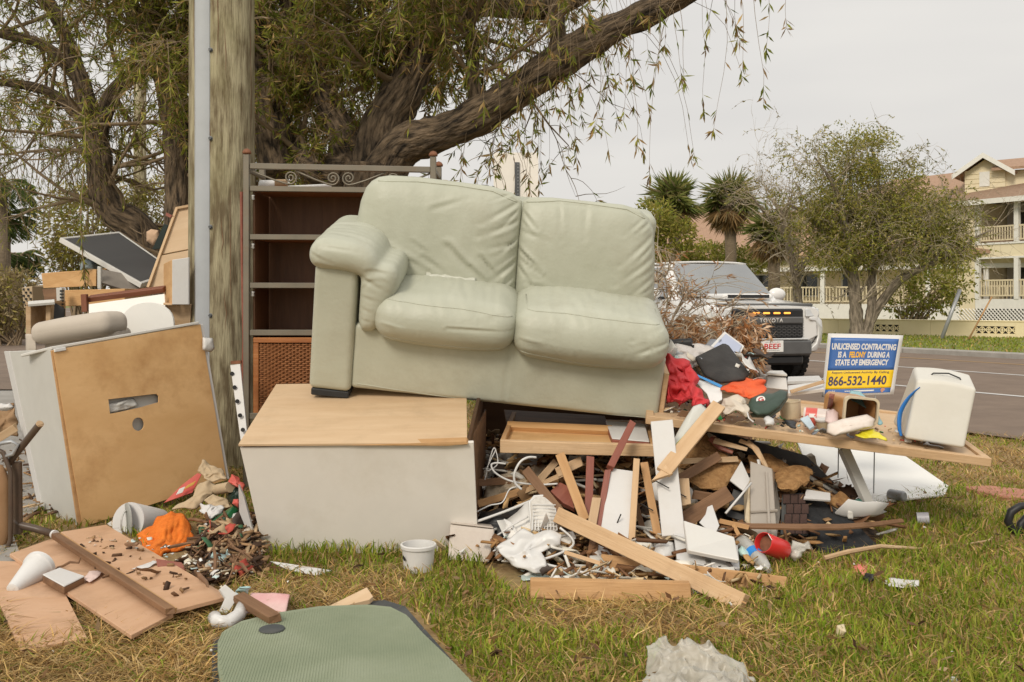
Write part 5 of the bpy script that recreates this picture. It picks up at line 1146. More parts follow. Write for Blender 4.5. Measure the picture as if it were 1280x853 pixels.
# ------------------------------------------------------------------ the heap behind it
dp = [P(75, 297, 8.1), P(177, 354.5, 7.75), P(222, 340, 8.5), P(149, 289.5, 9.0)]
pn = thing('framed_board', 'dark louvred panel in a white frame tilted on top of the left heap', 'panel', dp[1])
nn = (dp[1] - dp[0]).cross(dp[3] - dp[0]).normalized(); nn = nn if nn.y < 0 else -nn
ctr = sum(dp, Vector()) / 4
M_slat = mat('dark_grey_slats', (.050, .050, .052), (.085, .083, .082), scale=4, stretch=(1, 14, 1), rough=.5, bump=.1)
inn = [ctr + (p - ctr) * .935 for p in dp]
for i in range(4):
    j = (i + 1) % 4; block('frame_bar', M_white, [dp[i], dp[j], inn[j], inn[i]], -nn * .04, pn)
block('backing', M_slat, [p - nn * .012 for p in inn], -nn * .01, pn)
ns = 15
for k in range(ns):
    f0, f1 = k / ns + .004, (k + 1) / ns - .008; q = [inn[0].lerp(inn[3], f0), inn[1].lerp(inn[2], f0), inn[1].lerp(inn[2], f1), inn[0].lerp(inn[3], f1)]
    block('slat', M_slat, [q[0] - nn * .006, q[1] - nn * .006, q[2] - nn * .002, q[3] - nn * .002], -nn * .006, pn, .001)
# leaning plywood headboard
hb_ = thing('leaning_board', 'pale two piece plywood board leaning against the utility pole', 'board', P(200, 375, 7.6))
slab('board', M_ply, PP([(199, 318, 7.62), (240, 311, 7.7), (240, 258, 7.85), (222, 262, 7.82)]), .015, hb_); slab('board', M_ply, PP([(186, 362, 7.5), (240, 372, 7.55), (240, 312, 7.68), (200, 320, 7.61)]), .015, hb_)
plank('edge_trim', M_pine, P(185, 360, 7.48), P(221.5, 260, 7.81), .02, .025, OUT, hb_); plank('edge_trim', M_pine, P(221.5, 260.5, 7.80), P(242, 256.5, 7.84), .02, .02, OUT, hb_)
# white fronted drawer box by the pole
wb = thing('drawer_box', 'small white fronted drawer with a honey wood side hard against the pole', 'drawer', P(218, 381, 7.0))
block('front', M_whitep, PP([(215, 381, 6.9), (236, 381, 6.92), (236, 322, 6.92), (215, 325, 6.9)]), OUT * .02, wb); block('side', M_drawer, PP([(204.5, 380, 7.25), (214.6, 381, 6.93), (214.6, 325, 6.93), (204.5, 330, 7.25)]), Vector((.012, .004, 0)), wb); block('edge', M_pine, PP([(204, 381.5, 6.96), (214.8, 382, 6.9), (214.8, 380, 6.9), (204, 378.5, 6.96)]), OUT * .2, wb)
# drawers
def drawer(label, q, off, endw=None):
    t = thing('drawer_box', label, 'drawer', P(*q[0]), 'wooden drawers in the left heap'); f = PP(q); off = Vector(off)
    block('front', M_drawer, f, off.normalized() * .02, t)
    a, b_, c, d = f; block('side', M_drawer, [a + off, a + off.normalized() * .021, d + off.normalized() * .021, d + off], Vector((.012, 0, 0)), t); block('side', M_drawer, [b_ + off.normalized() * .021, b_ + off, c + off, c + off.normalized() * .021], Vector((-.012, 0, 0)), t)
    block('base', M_darkw, [a + off, b_ + off, b_ + off.normalized() * .022 + Vector((0, 0, .006)), a + off.normalized() * .022 + Vector((0, 0, .006))], Vector((0, 0, .01)), t); return t
drawer('upper honey wood drawer front under the framed panel', [(54, 360.5, 7.9), (120, 358, 7.7), (120, 337, 7.72), (51.5, 342, 7.9)], (.02, .4, .03))
drawer('lower honey wood drawer front below a dark gap in the left heap', [(78, 383, 7.6), (156, 381, 7.45), (156, 361, 7.45), (78, 363, 7.6)], (.05, .4, .0))
tag(block('end_board', M_greyw, PP([(121.5, 361, 7.6), (126, 361, 7.6), (126, 334, 7.6), (121.5, 333, 7.6)]), OUT * .03), 'upright pale board end beside the upper drawer front', 'board')
tag(slab('grey_board', mat('grey_brown_board', (.20, .175, .15), (.27, .24, .205), rough=.6), PP([(126.5, 362, 7.64), (180, 360, 7.75), (160, 346, 7.9), (126.5, 334, 7.7)]), .02), 'grey shaded board under the framed panel', 'board')
tag(block('grooved_block', M_inner, PP([(71, 388, 7.45), (77.5, 389, 7.45), (77.5, 360, 7.45), (70, 360, 7.45)]), OUT * .05), 'pale upright end with dark notches left of the lower drawer', 'board')
b = MB()
for k in range(6): b.box(P(77.3, 364 + 4.1 * k, 7.44), (.022, .02, .014))
b.build('notch', M_black, bpy.data.objects['grooved_block'])
tag(slab('brown_board', M_brownw, PP([(56, 382, 7.8), (73, 382, 7.7), (73, 361, 7.7), (53, 361, 7.85)]), .02), 'brown drawer side below the upper drawer front', 'board')
tag(plank('mahogany_rail', M_mahog, P(112, 373.5, 7.25), P(206, 361.5, 7.15), .055, .035, (0, -.4, .9)), 'long reddish brown rail above the white arched panel', 'rail')
tag(plank('mahogany_block', M_mahog, P(107, 390, 7.2), P(105.5, 368, 7.2), .04, .04, OUT), 'short reddish brown leg at the end of the long rail', 'leg')
tag(slab('white_board', M_bright, PP([(111, 432, 7.0), (210, 432, 6.9), (205.5, 367.5, 7.02), (111, 380.5, 7.1)]), .02), 'large plain white board behind the arched headboard', 'board')
ah = [P(152, 432, 6.72)] + [P(184.5 + 32.5 * math.cos(a), 404 - 26 * math.sin(a) ** .9 if math.sin(a) > 0 else 404, 6.72) for a in [math.pi * (1 - k / 16) for k in range(17)]] + [P(217, 432, 6.72)]
tag(slab('arched_headboard', M_bright, ah, .025), 'white round topped panel in front of the plain white board', 'headboard')
tag(slab('wood_board', M_pineg, PP([(217, 420, 7.05), (238, 420, 7.05), (238, 381, 7.0), (205, 381, 7.02)]), .03), 'shaded wooden panel below the white fronted drawer', 'panel')
M_beige = mat('beige_upholstery', (.45, .395, .33), (.53, .47, .40), scale=3, rough=.95, bump=.3, bscale=200, dirt=.25, dirtc=(.26, .22, .18))
ac = thing('armchair_back', 'rolled back of a beige upholstered chair behind the tilted cabinet', 'chair', P(100, 440, 6.5))
a, c = P(56, 417, 6.7), P(143, 403, 6.4); b = MB(); L = (c - a).length; Mf = frame_of(a, c, Vector((0, 0, 1)))
vs, fs = softbox((L + .06, .22, .145), .062, (16, 6, 4), (0, .01, .01)); b.add([Mf @ v for v in vs], fs); b.build('rolled_top', M_beige, ac, smooth=True)
vs, fs = softbox((L + .02, .16, .5), .04, (10, 4, 6)); b = MB(); b.add([Mf @ (v + Vector((0, .06, -.28))) for v in vs], fs); b.build('back', M_beige, ac, smooth=True)
crumple('side_flap', M_beige, PP([(33, 418, 6.7), (44, 418, 6.62), (46, 440, 6.6), (33, 440, 6.68)]), .02, .006, 8, 2, .01, ac, n=20, rings=5)
wd2 = thing('wooden_box', 'open pale wooden box standing on end at the left of the heap', 'box', P(48, 420, 7.3))
for nm, q in (('side', [(32, 428, 7.2), (38.5, 428, 7.2), (38.5, 380, 7.2), (32, 382, 7.2)]), ('side', [(57, 425, 7.25), (63, 425, 7.25), (63, 380, 7.25), (57, 381, 7.25)]), ('top', [(32, 382, 7.19), (63, 380, 7.24), (63, 376, 7.24), (32, 378, 7.19)])):
    block(nm, M_pineg, PP(q), OUT * .25, wd2)
block('back', M_ply, PP([(38.6, 428, 7.4), (56.9, 426, 7.42), (56.9, 380.5, 7.42), (38.6, 381.5, 7.4)]), OUT * .015, wd2)
tag(slab('white_edge_board', M_white, PP([(35, 381, 7.15), (68, 377, 7.2), (68, 374.5, 7.25), (35, 376.5, 7.2)]), .02), 'thin white board lying across the open wooden box', 'board')
tag(slab('dark_board', M_black, PP([(64, 415, 7.3), (80, 415, 7.3), (78, 385, 7.35), (64, 378, 7.3)]), .03), 'dark panel in the gap right of the open wooden box', 'panel')
M_card = mat('cardboard', (.42, .32, .20), (.50, .385, .25), scale=3, rough=.9, dirt=.3, dirtc=(.3, .21, .12))
cbx = thing('pierced_carton', 'cardboard carton with rows of round holes at the far left of the heap', 'carton', P(45, 382, 8.4))
block('front', M_card, PP([(30, 385, 8.4), (41, 384, 8.35), (40, 358, 8.35), (27, 360, 8.4)]), OUT * .01, cbx); block('side', M_card, PP([(41.3, 384, 8.35), (56, 378, 8.6), (52, 356, 8.6), (40.3, 358, 8.35)]), OUT * .3, cbx)
b = MB()
for i in range(4):
    for j in range(6):
        if (i + j) % 2 == 0: b.box(P(29.5 + 2.9 * i, 362 + 4 * j, 8.385 - .012 * i), (.014, .012, .018))
kind(b.build('holes', M_black, cbx), 'stuff')
crumple('grey_bag', mat('pale_blue_plastic', (.30, .36, .37), var=.2, rough=.4), PP([(100, 338, 8.3), (101, 328, 8.3), (108, 324, 8.3), (118, 326, 8.3), (124, 334, 8.3), (122, 338, 8.3)]), .05, .03, 12, 4, closed=True); tag(bpy.data.objects['grey_bag'], 'crumpled pale blue grey bag behind the upper drawer', 'bag')
crumple('peach_cushion', mat('peach_fabric', (.55, .37, .24), rough=.9), PP([(183, 302, 8.6), (183, 290, 8.6), (189, 286.5, 8.6), (198, 288, 8.6), (199, 300, 8.6), (192, 308, 8.6)]), .05, .01, 8, 5, closed=True); tag(bpy.data.objects['peach_cushion'], 'peach coloured cushion behind the framed panel', 'cushion')
tag(slab('dark_green_board', mat('dark_green', (.012, .022, .018), rough=.5), PP([(190, 312, 8.3), (200, 311, 8.3), (210, 282, 8.3), (205, 280, 8.3)]), .03), 'narrow dark green board leaning beside the plywood headboard', 'board')
tag(stick('wood_scrap', M_redw, 'x', 'y', P(206, 267, 7.8), P(216, 272, 7.75), 4), 'short reddish scrap sticking out beside the plywood headboard', 'scrap')
# street rubbish and a car far to the left
fc_ = thing('parked_car', 'distant white car half hidden by rubbish at the left edge', 'car', G(-30, 402)); Yc = 52.0
def fcar(q, off, nm, m): block(nm, m, PP(q), off, fc_, .02)
fcar([(-110, 402, Yc), (32, 402, Yc), (34, 393, Yc), (-110, 391, Yc)], OUT * 1.7, 'body', M_car); fcar([(-70, 391, Yc + .1), (22, 392.5, Yc + .1), (10, 385.5, Yc + .3), (-55, 385, Yc + .3)], OUT * 1.4, 'cabin', M_cgl); fcar([(-56, 385.3, Yc + .2), (11, 385.6, Yc + .2), (9, 384.6, Yc + .3), (-52, 384.4, Yc + .3)], OUT * 1.3, 'roof', M_car)
for x in (-80, 10): cyl('wheel', M_tyre, P(x, 403, Yc - .03), P(x, 403, Yc + .2), .33, fc_)
for nm, lab, cat, m, q, d_ in (('street_carton', 'open tan carton lying by the street at the left edge', 'carton', M_card, [(-14, 416, 30), (18, 416, 30), (18, 407, 30), (-14, 408, 30)], .5),
    ('blue_tarp', 'small blue plastic sheet over the street rubbish', 'tarp', mat('blue_plastic', (.03, .14, .42), rough=.4), [(-12, 408, 29), (12, 408, 29), (8, 402, 29), (-10, 401, 29)], .3),
    ('dark_heap_bag', 'dark rubbish bag by the street between carton and heap', 'bag', M_black, [(17, 418, 29), (31, 418, 29), (29, 404, 29), (18, 403, 29)], .5)):
    o = crumple(nm, m, PP(q), .12, .08, 4, hash(nm) % 9 * 0 + len(nm), closed=True) if 'carton' not in nm else block(nm, m, PP(q), OUT * d_)
    tag(o, lab, cat)
# ------------------------------------------------------------------ brown metal chair on its side
M_bch = mat('brown_enamel_tube', (.065, .045, .033), (.11, .078, .055), scale=6, rough=.4, dirt=.4, dscale=9, dirtc=(.15, .075, .04))
M_seat = mat('tan_chair_seat', (.26, .145, .07), (.34, .20, .10), scale=4, rough=.7, dirt=.3)
ch = thing('tubular_chair', 'overturned brown metal tube chair cut by the left edge', 'chair', G(12, 690))
cY_ = 4.75; C_ = lambda x, y, d=0.0: P(x, y, cY_ + d)
b = MB(); b.tube([C_(-4, 700), C_(6, 692), C_(13, 676), C_(13.5, 640), C_(13, 590), C_(4, 566), C_(-12, 558)], .011, 10); b.build('frame_tube', M_bch, ch, smooth=True)
plank('frame_bar', M_bch, C_(22, 668, .05), C_(21, 577, .05), .044, .03, OUT, ch, .006)
b = MB(); b.tube([C_(10, 580, .04), C_(30, 555, .02), C_(50, 530, 0)], .017, 14); b.build('arm', M_bch, ch, auto=50)
b = MB(); b.tube([C_(49.3, 531, 0), C_(50.6, 529.2, -.003)], .0175, 14); b.tube([C_(50.4, 529.6, -.003), C_(51, 528.8, -.006)], .010, 10); b.build('end_cap', M_pineg, ch, auto=50)
b = MB(); b.tube([C_(18, 650, .05), C_(26, 657, .05), C_(44, 661, .04), C_(68, 668, .03)], .018, 12); b.build('leg', M_bch, ch, smooth=True)
b = MB(); b.tube([C_(67, 668, .03), C_(69.2, 668.6, .02)], .021, 14); b.build('end_cap', M_whitepl, ch, auto=50)
b = MB(); b.tube([C_(-6, 556), C_(14, 552), C_(22, 556), C_(16, 568), C_(2, 572)], .009, 8); b.build('arm_loop', M_grey, ch, smooth=True)
crumple('seat_panel', M_seat, [C_(-30, 690, .06), C_(6, 682, .06), C_(9, 668, .06), C_(9, 600, .06), C_(3, 582, .06), C_(-30, 578, .06)], .03, .004, 5, 3, .03, ch)
# dark rubbish behind the chair
crumple('brown_paper_heap', mat('brown_paper', (.22, .125, .06), (.38, .25, .14), scale=7, rough=.9), PP([(-8, 545, 6.0), (-8, 508, 6.1), (14, 503, 6.1), (19, 520, 6.0), (22, 545, 6.0)]), .06, .05, 10, 4, .004); tag(bpy.data.objects['brown_paper_heap'], 'crumpled brown paper behind the metal chair', 'paper')
tag(crumple('white_rag', M_whitep, PP([(-6, 512, 5.9), (0, 505, 5.9), (13, 505, 5.9), (17, 509, 5.9), (8, 514, 5.9)]), .03, .02, 14, 5, .004), 'small white rag at the left edge above the brown paper', 'rag')
tag(stick('grey_batten', M_pineg, 'x', 'y', P(-8, 552, 5.7), P(24, 532, 5.75), 10), 'weathered grey batten behind the metal chair', 'batten')
# ------------------------------------------------------------------ boards on the ground
def gboard(name, m, label, pts, z=.022, t=.016):
    z = [z] * len(pts) if not isinstance(z, (list, tuple)) else z
    return tag(slab(name, m, [G(x, y, zz) for (x, y), zz in zip(pts, z)], t), label, 'board')
gboard('hardboard', M_ply3, 'leftmost pinkish board on the ground, holding the white cup', [(-25, 700), (62, 703), (109, 797), (26, 814)], [.03, .035, .03, .022])
gboard('hardboard', M_ply3, 'middle pinkish board on the ground below the brown batten', [(12, 692), (67, 671), (217, 768), (164, 795)], [.05, .055, .045, .045])
gboard('hardboard', M_ply3, 'right pinkish board on the ground reaching under the orange towel', [(76, 665), (133, 655), (286, 746), (219, 763)], [.075, .08, .06, .06])
gboard('hardboard', M_conc, 'grey flat slab under the metal chair at the left edge', [(-20, 660), (12, 655), (28, 700), (-20, 715)], .02)
tag(plank('batten', M_brownw, G(68, 669, .09), G(214, 765, .075), .035, .024, (0, 0, 1), None, .002, .02), 'long brown batten lying between two pinkish boards', 'batten')
tag(plank('batten', M_pine2, G(74, 669, .085), G(219, 764, .07), .02, .02, (0, 0, 1), None, .002, .02), 'thin orange batten tight against the long brown batten', 'batten')
# things on those boards
cp = cyl('broken_cup', M_whitepl, G(15, 738, .03), G(50, 708, .075), .062, None, 24, [(.30, 0), (.42, .02), (.95, .86), (1.08, .9), (1.12, 1), (1.0, 1), (.82, .8), (.3, .1)]); tag(cp, 'white plastic cup lying on its side on the leftmost board', 'cup')
bk = thing('white_tile', 'dirty white topped tile block lying on the boards beside the white cup', 'tile', G(80, 728))
q = [G(53, 719, .075), G(75, 710.5, .075), G(106, 721, .075), G(80, 734, .075)]; block('top', M_whitep, [p + Vector((0, 0, .004)) for p in q], (0, 0, -.006), bk); block('body', M_brownw, [p - Vector((0, 0, .003)) for p in q], (0, 0, -.028), bk)
M_pinkp = mat('pink_paper', (.60, .30, .30), (.72, .52, .48), scale=5, rough=.6, dirt=.3)
tag(crumple('pink_paper', mat('pale_pink_paper', (.62, .47, .42), rough=.7), [G(104, 724, .06), G(112, 714, .07), G(130, 713, .06), G(122, 722, .06), G(112, 728, .06)], .01, .006, 20, 3, .001), 'small pale pink paper beside the white topped tile', 'paper')
# lampshade-like bucket
bu0, bu1 = P(160, 652, 5.12), P(198, 655, 5.35); bk2 = thing('white_bucket', 'white bucket lying on its side with a dirty grey base facing left', 'bucket', G(172, 676))
cyl('body', M_whitep, bu0, bu1, .098, bk2, 28, [(.98, 0), (1.0, .02), (.80, 1)]); cyl('base_plate', mat('dirty_grey_base', (.26, .27, .25), (.42, .42, .39), scale=10, rough=.7, dirt=.5), bu0 - Vector((.006, .004, 0)), bu0, .095, bk2, 28, [(.93, 0), (1.0, .5), (1, 1)])
b = MB(); b.tube([bu0 + Vector((-.01, -.01, .0)) + Vector((0, .055 * math.cos(a), .055 * math.sin(a))) for a in [k * math.tau / 16 for k in range(17)]], .005, 5); b.build('base_ring', M_inner, bk2)
tag(crumple('white_flap', M_white, PP([(134, 655, 5.3), (153, 642, 5.35), (165, 650, 5.4), (158, 672, 5.25)]), .01, .004, 6, 3, .004), 'cream card edge behind the fallen white bucket', 'card')
M_orange = mat('orange_towel', (.72, .155, .012), (.88, .24, .03), scale=9, stretch=(4, 4, 1), rough=.95, bump=.6, bscale=120, dirt=.15, dirtc=(.5, .09, .01))
tw = crumple('orange_towel', M_orange, [G(181, 700, .0), P(176, 676, 4.95), P(172, 668, 5.0), P(190, 658, 5.05), P(198, 646, 5.1), P(214, 641, 5.12), P(230, 645, 5.1), P(238, 662, 5.0), P(243, 674, 4.95), P(240, 684, 4.85), P(222, 689, 4.75), P(205, 692, 4.72), P(198, 700, 4.65)],   .055, .042, 5.5, 6, .010, None, n=120, rings=34, ax=(2.0, 1, .6), rib=((1, 0, .35), .0035, 260)); tag(tw, 'bright orange ribbed towel lying crumpled on the debris', 'towel')
M_redpk = mat('red_packaging', (.55, .07, .06), (.66, .16, .12), scale=6, rough=.4, dirt=.2)
rp_ = slab('red_packet', M_redpk, PP([(205, 631, 5.3), (241, 615, 5.4), (252, 592, 5.5), (246, 592, 5.5), (228, 605, 5.4)]), .006); tag(rp_, 'flat red packet with a yellow patch leaning on the plywood back', 'packet')
slab('packet_label', M_wprint, [p + Vector((0, -.014, 0)) for p in PP([(222, 619, 5.33), (230, 615.5, 5.36), (233, 608, 5.39), (226, 611, 5.36)])], .002, rp_); slab('packet_patch', mat('yellow_print', (.70, .42, .10), rough=.4), [p + Vector((0, -.014, 0)) for p in PP([(231, 612, 5.37), (243, 606, 5.42), (247, 600, 5.44), (236, 606, 5.4)])], .002, rp_)
tag(crumple('cardboard_scrap', M_card, PP([(215, 638, 5.15), (222, 630, 5.18), (241, 622, 5.2), (249, 604, 5.28), (262, 600, 5.3), (273, 612, 5.28), (262, 620, 5.22), (246, 634, 5.16), (230, 634, 5.15)]), .025, .022, 11, 1, .004, sharp=True), 'curled corrugated cardboard below the red packet', 'cardboard')
tag(crumple('cardboard_scrap', M_card, PP([(246, 590, 5.4), (252, 576, 5.45), (262, 581, 5.45), (277, 586, 5.42), (285, 598, 5.35), (276, 600, 5.3), (258, 601, 5.32)]), .015, .03, 13, 2, .004, sharp=True), 'torn cardboard flap topmost beside the white cabinet', 'cardboard')
tag(crumple('cardboard_scrap', M_card, PP([(256, 626, 5.1), (266, 618, 5.12), (286, 625, 5.1), (288, 634, 5.05), (272, 636, 5.02)]), .012, .02, 13, 3, .004, sharp=True), 'small bent cardboard scrap above the white crumpled paper', 'cardboard')
cyl('card_tube', M_card, P(272, 612, 5.25), P(288, 609, 5.15), .028); tag(bpy.data.objects['card_tube'], 'short cardboard tube beside the torn cardboard', 'tube')
tag(crumple('white_paper', M_whitep, PP([(250, 640, 5.0), (253, 629, 5.05), (265, 630, 5.05), (281, 634, 5.0), (275, 644, 4.95), (262, 652, 4.92)]), .03, .03, 16, 4, .003, sharp=True), 'crumpled white paper beside the green bottle', 'paper')
M_green = mat('green_plastic', (.008, .085, .030), (.014, .13, .045), scale=5, rough=.25, spec=.6)
tag(crumple('green_bottle', M_green, PP([(254, 668, 4.85), (256, 657, 4.9), (272, 645, 4.95), (292, 632, 5.0), (300, 637, 5.0), (292, 652, 4.95), (278, 668, 4.85), (262, 671, 4.82)]), .05, .008, 9, 5, closed=True), 'dark green flattened bottle beside the white cabinet', 'bottle')
tag(crumple('dark_green_bag', mat('dark_green_bag', (.012, .03, .02), rough=.4), PP([(284, 626, 5.2), (288, 604, 5.25), (300, 606, 5.2), (306, 640, 5.1), (296, 634, 5.1)]), .05, .03, 12, 5, .003), 'dark green bag squeezed beside the white cabinet', 'bag')
tag(crumple('red_wrapper', M_redpk, PP([(285, 602, 5.15), (290, 593, 5.2), (298, 597, 5.2), (306, 608, 5.12), (304, 614, 5.1), (292, 606, 5.1)]), .03, .02, 18, 6, .003), 'crumpled red wrapper against the corner of the white cabinet', 'wrapper')
tag(crumple('red_stopper', M_redpk, PP([(290, 630, 4.95), (292, 624, 4.95), (298, 624, 4.95), (301, 629, 4.95), (298, 635, 4.95)]), .03, .01, 18, 6, closed=True), 'small red bottle top above the green bottle', 'cap')
tag(crumple('white_tub', M_whitepl, PP([(287, 656, 4.9), (291, 642, 4.95), (303, 640, 4.95), (305, 650, 4.9), (296, 659, 4.88)]), .05, .01, 10, 7, closed=True), 'dull white plastic tub behind the pine offcut', 'tub')
tag(stick('pine_offcut', M_pine2, 'x', 'y', P(282, 664, 4.85), P(308, 652, 4.95), 9, .04), 'short orange pine offcut under the white tub', 'offcut')
tag(slab('brown_tile', M_redw, [G(196, 704, .07), G(226, 699, .09), G(232, 713, .05), G(200, 719, .05)], .01), 'dark reddish brown tile on the right pinkish board', 'tile')
tag(crumple('paper_scrap', M_whitep, [G(163, 712, .07), G(192, 701, .08), G(198, 702, .08), G(186, 710, .07)], .01, .004, 20, 2, .001), 'torn pale paper between the boards and the orange towel', 'paper')
# brown sticks of the shattered heap
SB = [((150, 682), (178, 679), 6, 'dark stick reaching out from under the fallen bucket'), ((203, 683), (242, 680), 5, 'dark stick lying across the orange towel'), ((258, 656), (305, 692), 4, 'long thin brown stick sloping down to the white cabinet'),
      ((238, 700), (272, 664), 6, 'thick dark stick rising to the green bottle'), ((250, 704), (283, 668), 5, 'brown splintered stick beside the thick dark stick'), ((270, 720), (268, 676), 6, 'upright splintered brown stick at the front of the heap'), ((226, 648), (262, 652), 6, 'rough bark stick behind the orange towel'),
      ((262, 660), (318, 700), 4, 'dark stick touching the bottom of the white cabinet'), ((285, 700), (318, 716), 5, 'brown stick at the right end of the shattered heap'), ((205, 716), (170, 712), 5, 'short brown stick on the right pinkish board'), ((245, 712), (262, 733), 7, 'chunky brown stick above the pink sheet'), ((282, 735), (300, 690), 4, 'thin stick leaning at the right of the shattered heap'), ((70, 712), (104, 698), 4, 'thin twig beside the white topped tile')]
for (a, c, w, lab) in SB:
    za, zc = (.05, .11); A_, C_ = G(a[0], a[1], za), G(c[0], c[1], zc + .02); rr = random.Random(a[0] * 7 + c[1]); r0 = w * .42 / F * A_.y; b = MB()
    b.tube([A_.lerp(C_, t) + Vector((rr.gauss(0, .006), rr.gauss(0, .006), rr.gauss(0, .006))) for t in (0, .04, .3, .55, .8, .95, 1)], [r0 * .3, r0 * .9, r0, r0 * 1.05, r0 * .8, r0 * .7, r0 * .15], 5, flat=.6); tag(b.build('broken_stick', M_brownw), lab, 'stick', 'broken brown sticks by the white cabinet')
# right of the boards: pipe bend, frame, pink sheet
b = MB(); b.tube([G(268, 772, .03), G(272, 778, .03), G(284, 778, .03), G(298, 770, .035), G(304, 758, .05)], .025, 12); tag(b.build('white_elbow', M_whitepl, smooth=True), 'curved white plastic elbow pipe beside the green mat', 'pipe')
tag(slab('white_bracket', M_whitepl, [G(275, 735, .11), G(280, 733, .11), G(295, 750, .06), G(286, 764, .03), G(278, 760, .04), G(282, 750, .06)], .012), 'bent white plastic bracket above the elbow pipe', 'bracket')
tag(crumple('pink_sheet', M_pinkp, [G(303, 766, .02), G(313, 741, .05), G(362, 743, .06), G(358, 766, .03), G(330, 770, .02)], .02, .008, 10, 3, .002), 'translucent pink plastic sheet behind the green mat', 'sheet')
tag(plank('brown_offcut', M_brownw, G(296, 745, .07), G(347, 776, .06), .045, .03, (0, -.3, 1), None, .002, .03), 'brown splintered offcut lying on the pink sheet and mat', 'offcut')
tag(crumple('blue_scrap', mat('pale_blue_plastic2', (.38, .58, .58), rough=.4), [G(294, 740, .06), G(300, 733, .09), G(313, 733, .09), G(310, 742, .05)], .02, .01, 20, 2, .002), 'pale blue plastic scrap above the pink sheet', 'scrap')
tag(slab('cream_slip', M_whitep, [G(338, 704, .03), G(358, 704, .035), G(414, 712, .02), G(394, 717, .015), G(360, 712, .02)], .006), 'pointed cream slip of board in the grass before the cabinet', 'slip')
tag(slab('pine_wedge', M_ply, [G(407, 757, .02), G(459, 737, .05), G(466, 744, .05), G(462, 752, .03), G(420, 758, .02)], .02), 'small wedge of bare plywood at the back edge of the green mat', 'wedge')
# green ribbed mat on a dark board
M_mat = mat('green_ribbed_mat', (.19, .225, .145), (.255, .285, .19), scale=3, rough=.75, bump=.2, bscale=60, dirt=.85, dscale=2.1, dirtc=(.30, .33, .24))
M_dkmat = mat('dark_rubber', (.045, .05, .052), (.08, .085, .085), scale=8, rough=.8, dirt=.4)
gm = thing('green_mat', 'worn green ribbed plastic mat with rounded corners lying on the grass', 'mat', G(420, 800))
ol = [(284, 900), (272, 830), (272, 800), (278, 788), (300, 776), (340, 766), (400, 757), (460, 755), (490, 758), (510, 768), (530, 790), (570, 828), (610, 870), (630, 910)]
top = [G(x, y, .045) for x, y in ol]; b = MB(); b.poly(top, (0, 0, -.03)); mo = b.build('mat_sheet', M_mat, gm, bevel=.008)
rb = MB(); xs0 = [p.x for p in top]
from mathutils.geometry import intersect_line_line_2d
for k in range(230):                                                # fine ribs running away from the viewer
    x = -1.5 + k * .0092; p0, p1 = Vector((x + .25, 2.6)), Vector((x - .12, 5.2)); hit = []
    for a, c in zip(top, top[1:] + top[:1]):
        q = intersect_line_line_2d(p0, p1, a.xy, c.xy)
        if q: hit.append(q)
    if len(hit) >= 2:
        hit.sort(key=lambda q: q.y); a, c = hit[0], hit[-1]; d_ = (c - a)
        if d_.length > .15:
            a = a + d_.normalized() * .035; c = c - d_.normalized() * .035; s_ = .0023; rb.hexa([Vector((a.x - s_, a.y,   .0463)), Vector((a.x + s_, a.y,   .0463)), Vector((c.x + s_, c.y,   .0463)), Vector((c.x - s_, c.y,   .0463))], (0, 0, -.003))
kind(rb.build('rib', M_mat, gm, fix=False), 'stuff')
Mo = Matrix.Translation(G(340, 786, .05)); b = MB(); b.lathe([(.001, .002), (.043, .002), (.045, -.002)], Mo, 24); b.build('round_plug', M_dkmat, gm)
b = MB(); b.poly([G(264, 860, .014), G(266, 800, .014), G(330, 768, .014), G(480, 750, .014), G(506, 758, .014), G(578, 840, .014), G(594, 900, .014), G(280, 900, .014)], (0, 0, -.012)); tag(b.build('dark_underlay', M_dkmat), 'dark rubber underlay showing round the edges of the green mat', 'underlay')
# ------------------------------------------------------------------ open drawer tray under the sofa
ty = 4.95
tf = PP([(625, 566.5, ty), (822, 571.5, ty), (821, 557, ty), (625, 551, ty)]); tb = PP([(613, 520, 5.75), (800, 524, 5.75)])
tray = thing('drawer_tray', 'shallow pale wooden drawer lying level beneath the right half of the sofa', 'drawer', tf[0])
bkv = Vector((0.06, .75, .06)) 
block('front_rail', M_pine, tf, Vector((0, .03, .004)), tray); block('base', M_ply2, [tf[0] + Vector((.0, .031, .03)), tf[1] + Vector((0, .031, .03)), tf[1] + bkv + Vector((0, 0, .03)), tf[0] + bkv + Vector((0, 0, .03))], (0, 0, -.012), tray)
block('side_rail', M_pine2, [tf[0] + Vector((0, .031, 0)), tf[0] + bkv, tf[3] + bkv, tf[3] + Vector((0, .031, .0))], Vector((.025, 0, 0)), tray); block('side_rail', M_pine2, [tf[1] + Vector((0, .031, 0)), tf[1] + bkv, tf[2] + bkv, tf[2] + Vector((0, .031, 0))], Vector((-.025, 0, 0)), tray)
tag(plank('brown_board', M_drawer, P(634, 532.5, 5.35), P(765, 538, 5.3), .045, .03, (0, -.6, .8)), 'brown board lying inside the shallow drawer under the sofa', 'board')
tag(slab('dark_sheet', M_brownw, PP([(634, 534, 5.4), (762, 540, 5.36), (756, 520, 5.7), (630, 512, 5.75)]), .012), 'dark wooden sheet inside the shallow drawer', 'sheet')
wbx = thing('small_tray', 'small white lined brown tray at the right end of the shallow drawer', 'tray', P(785, 553, 5.15))
q = PP([(765, 548, 5.1), (812, 552, 5.08), (806, 530, 5.35), (757, 526, 5.4)]); block('lining', M_whitep, q, (0, 0, -.006), wbx); block('body', M_redw, [p - Vector((0, 0, .0075)) for p in q], (0, 0, -.03), wbx)
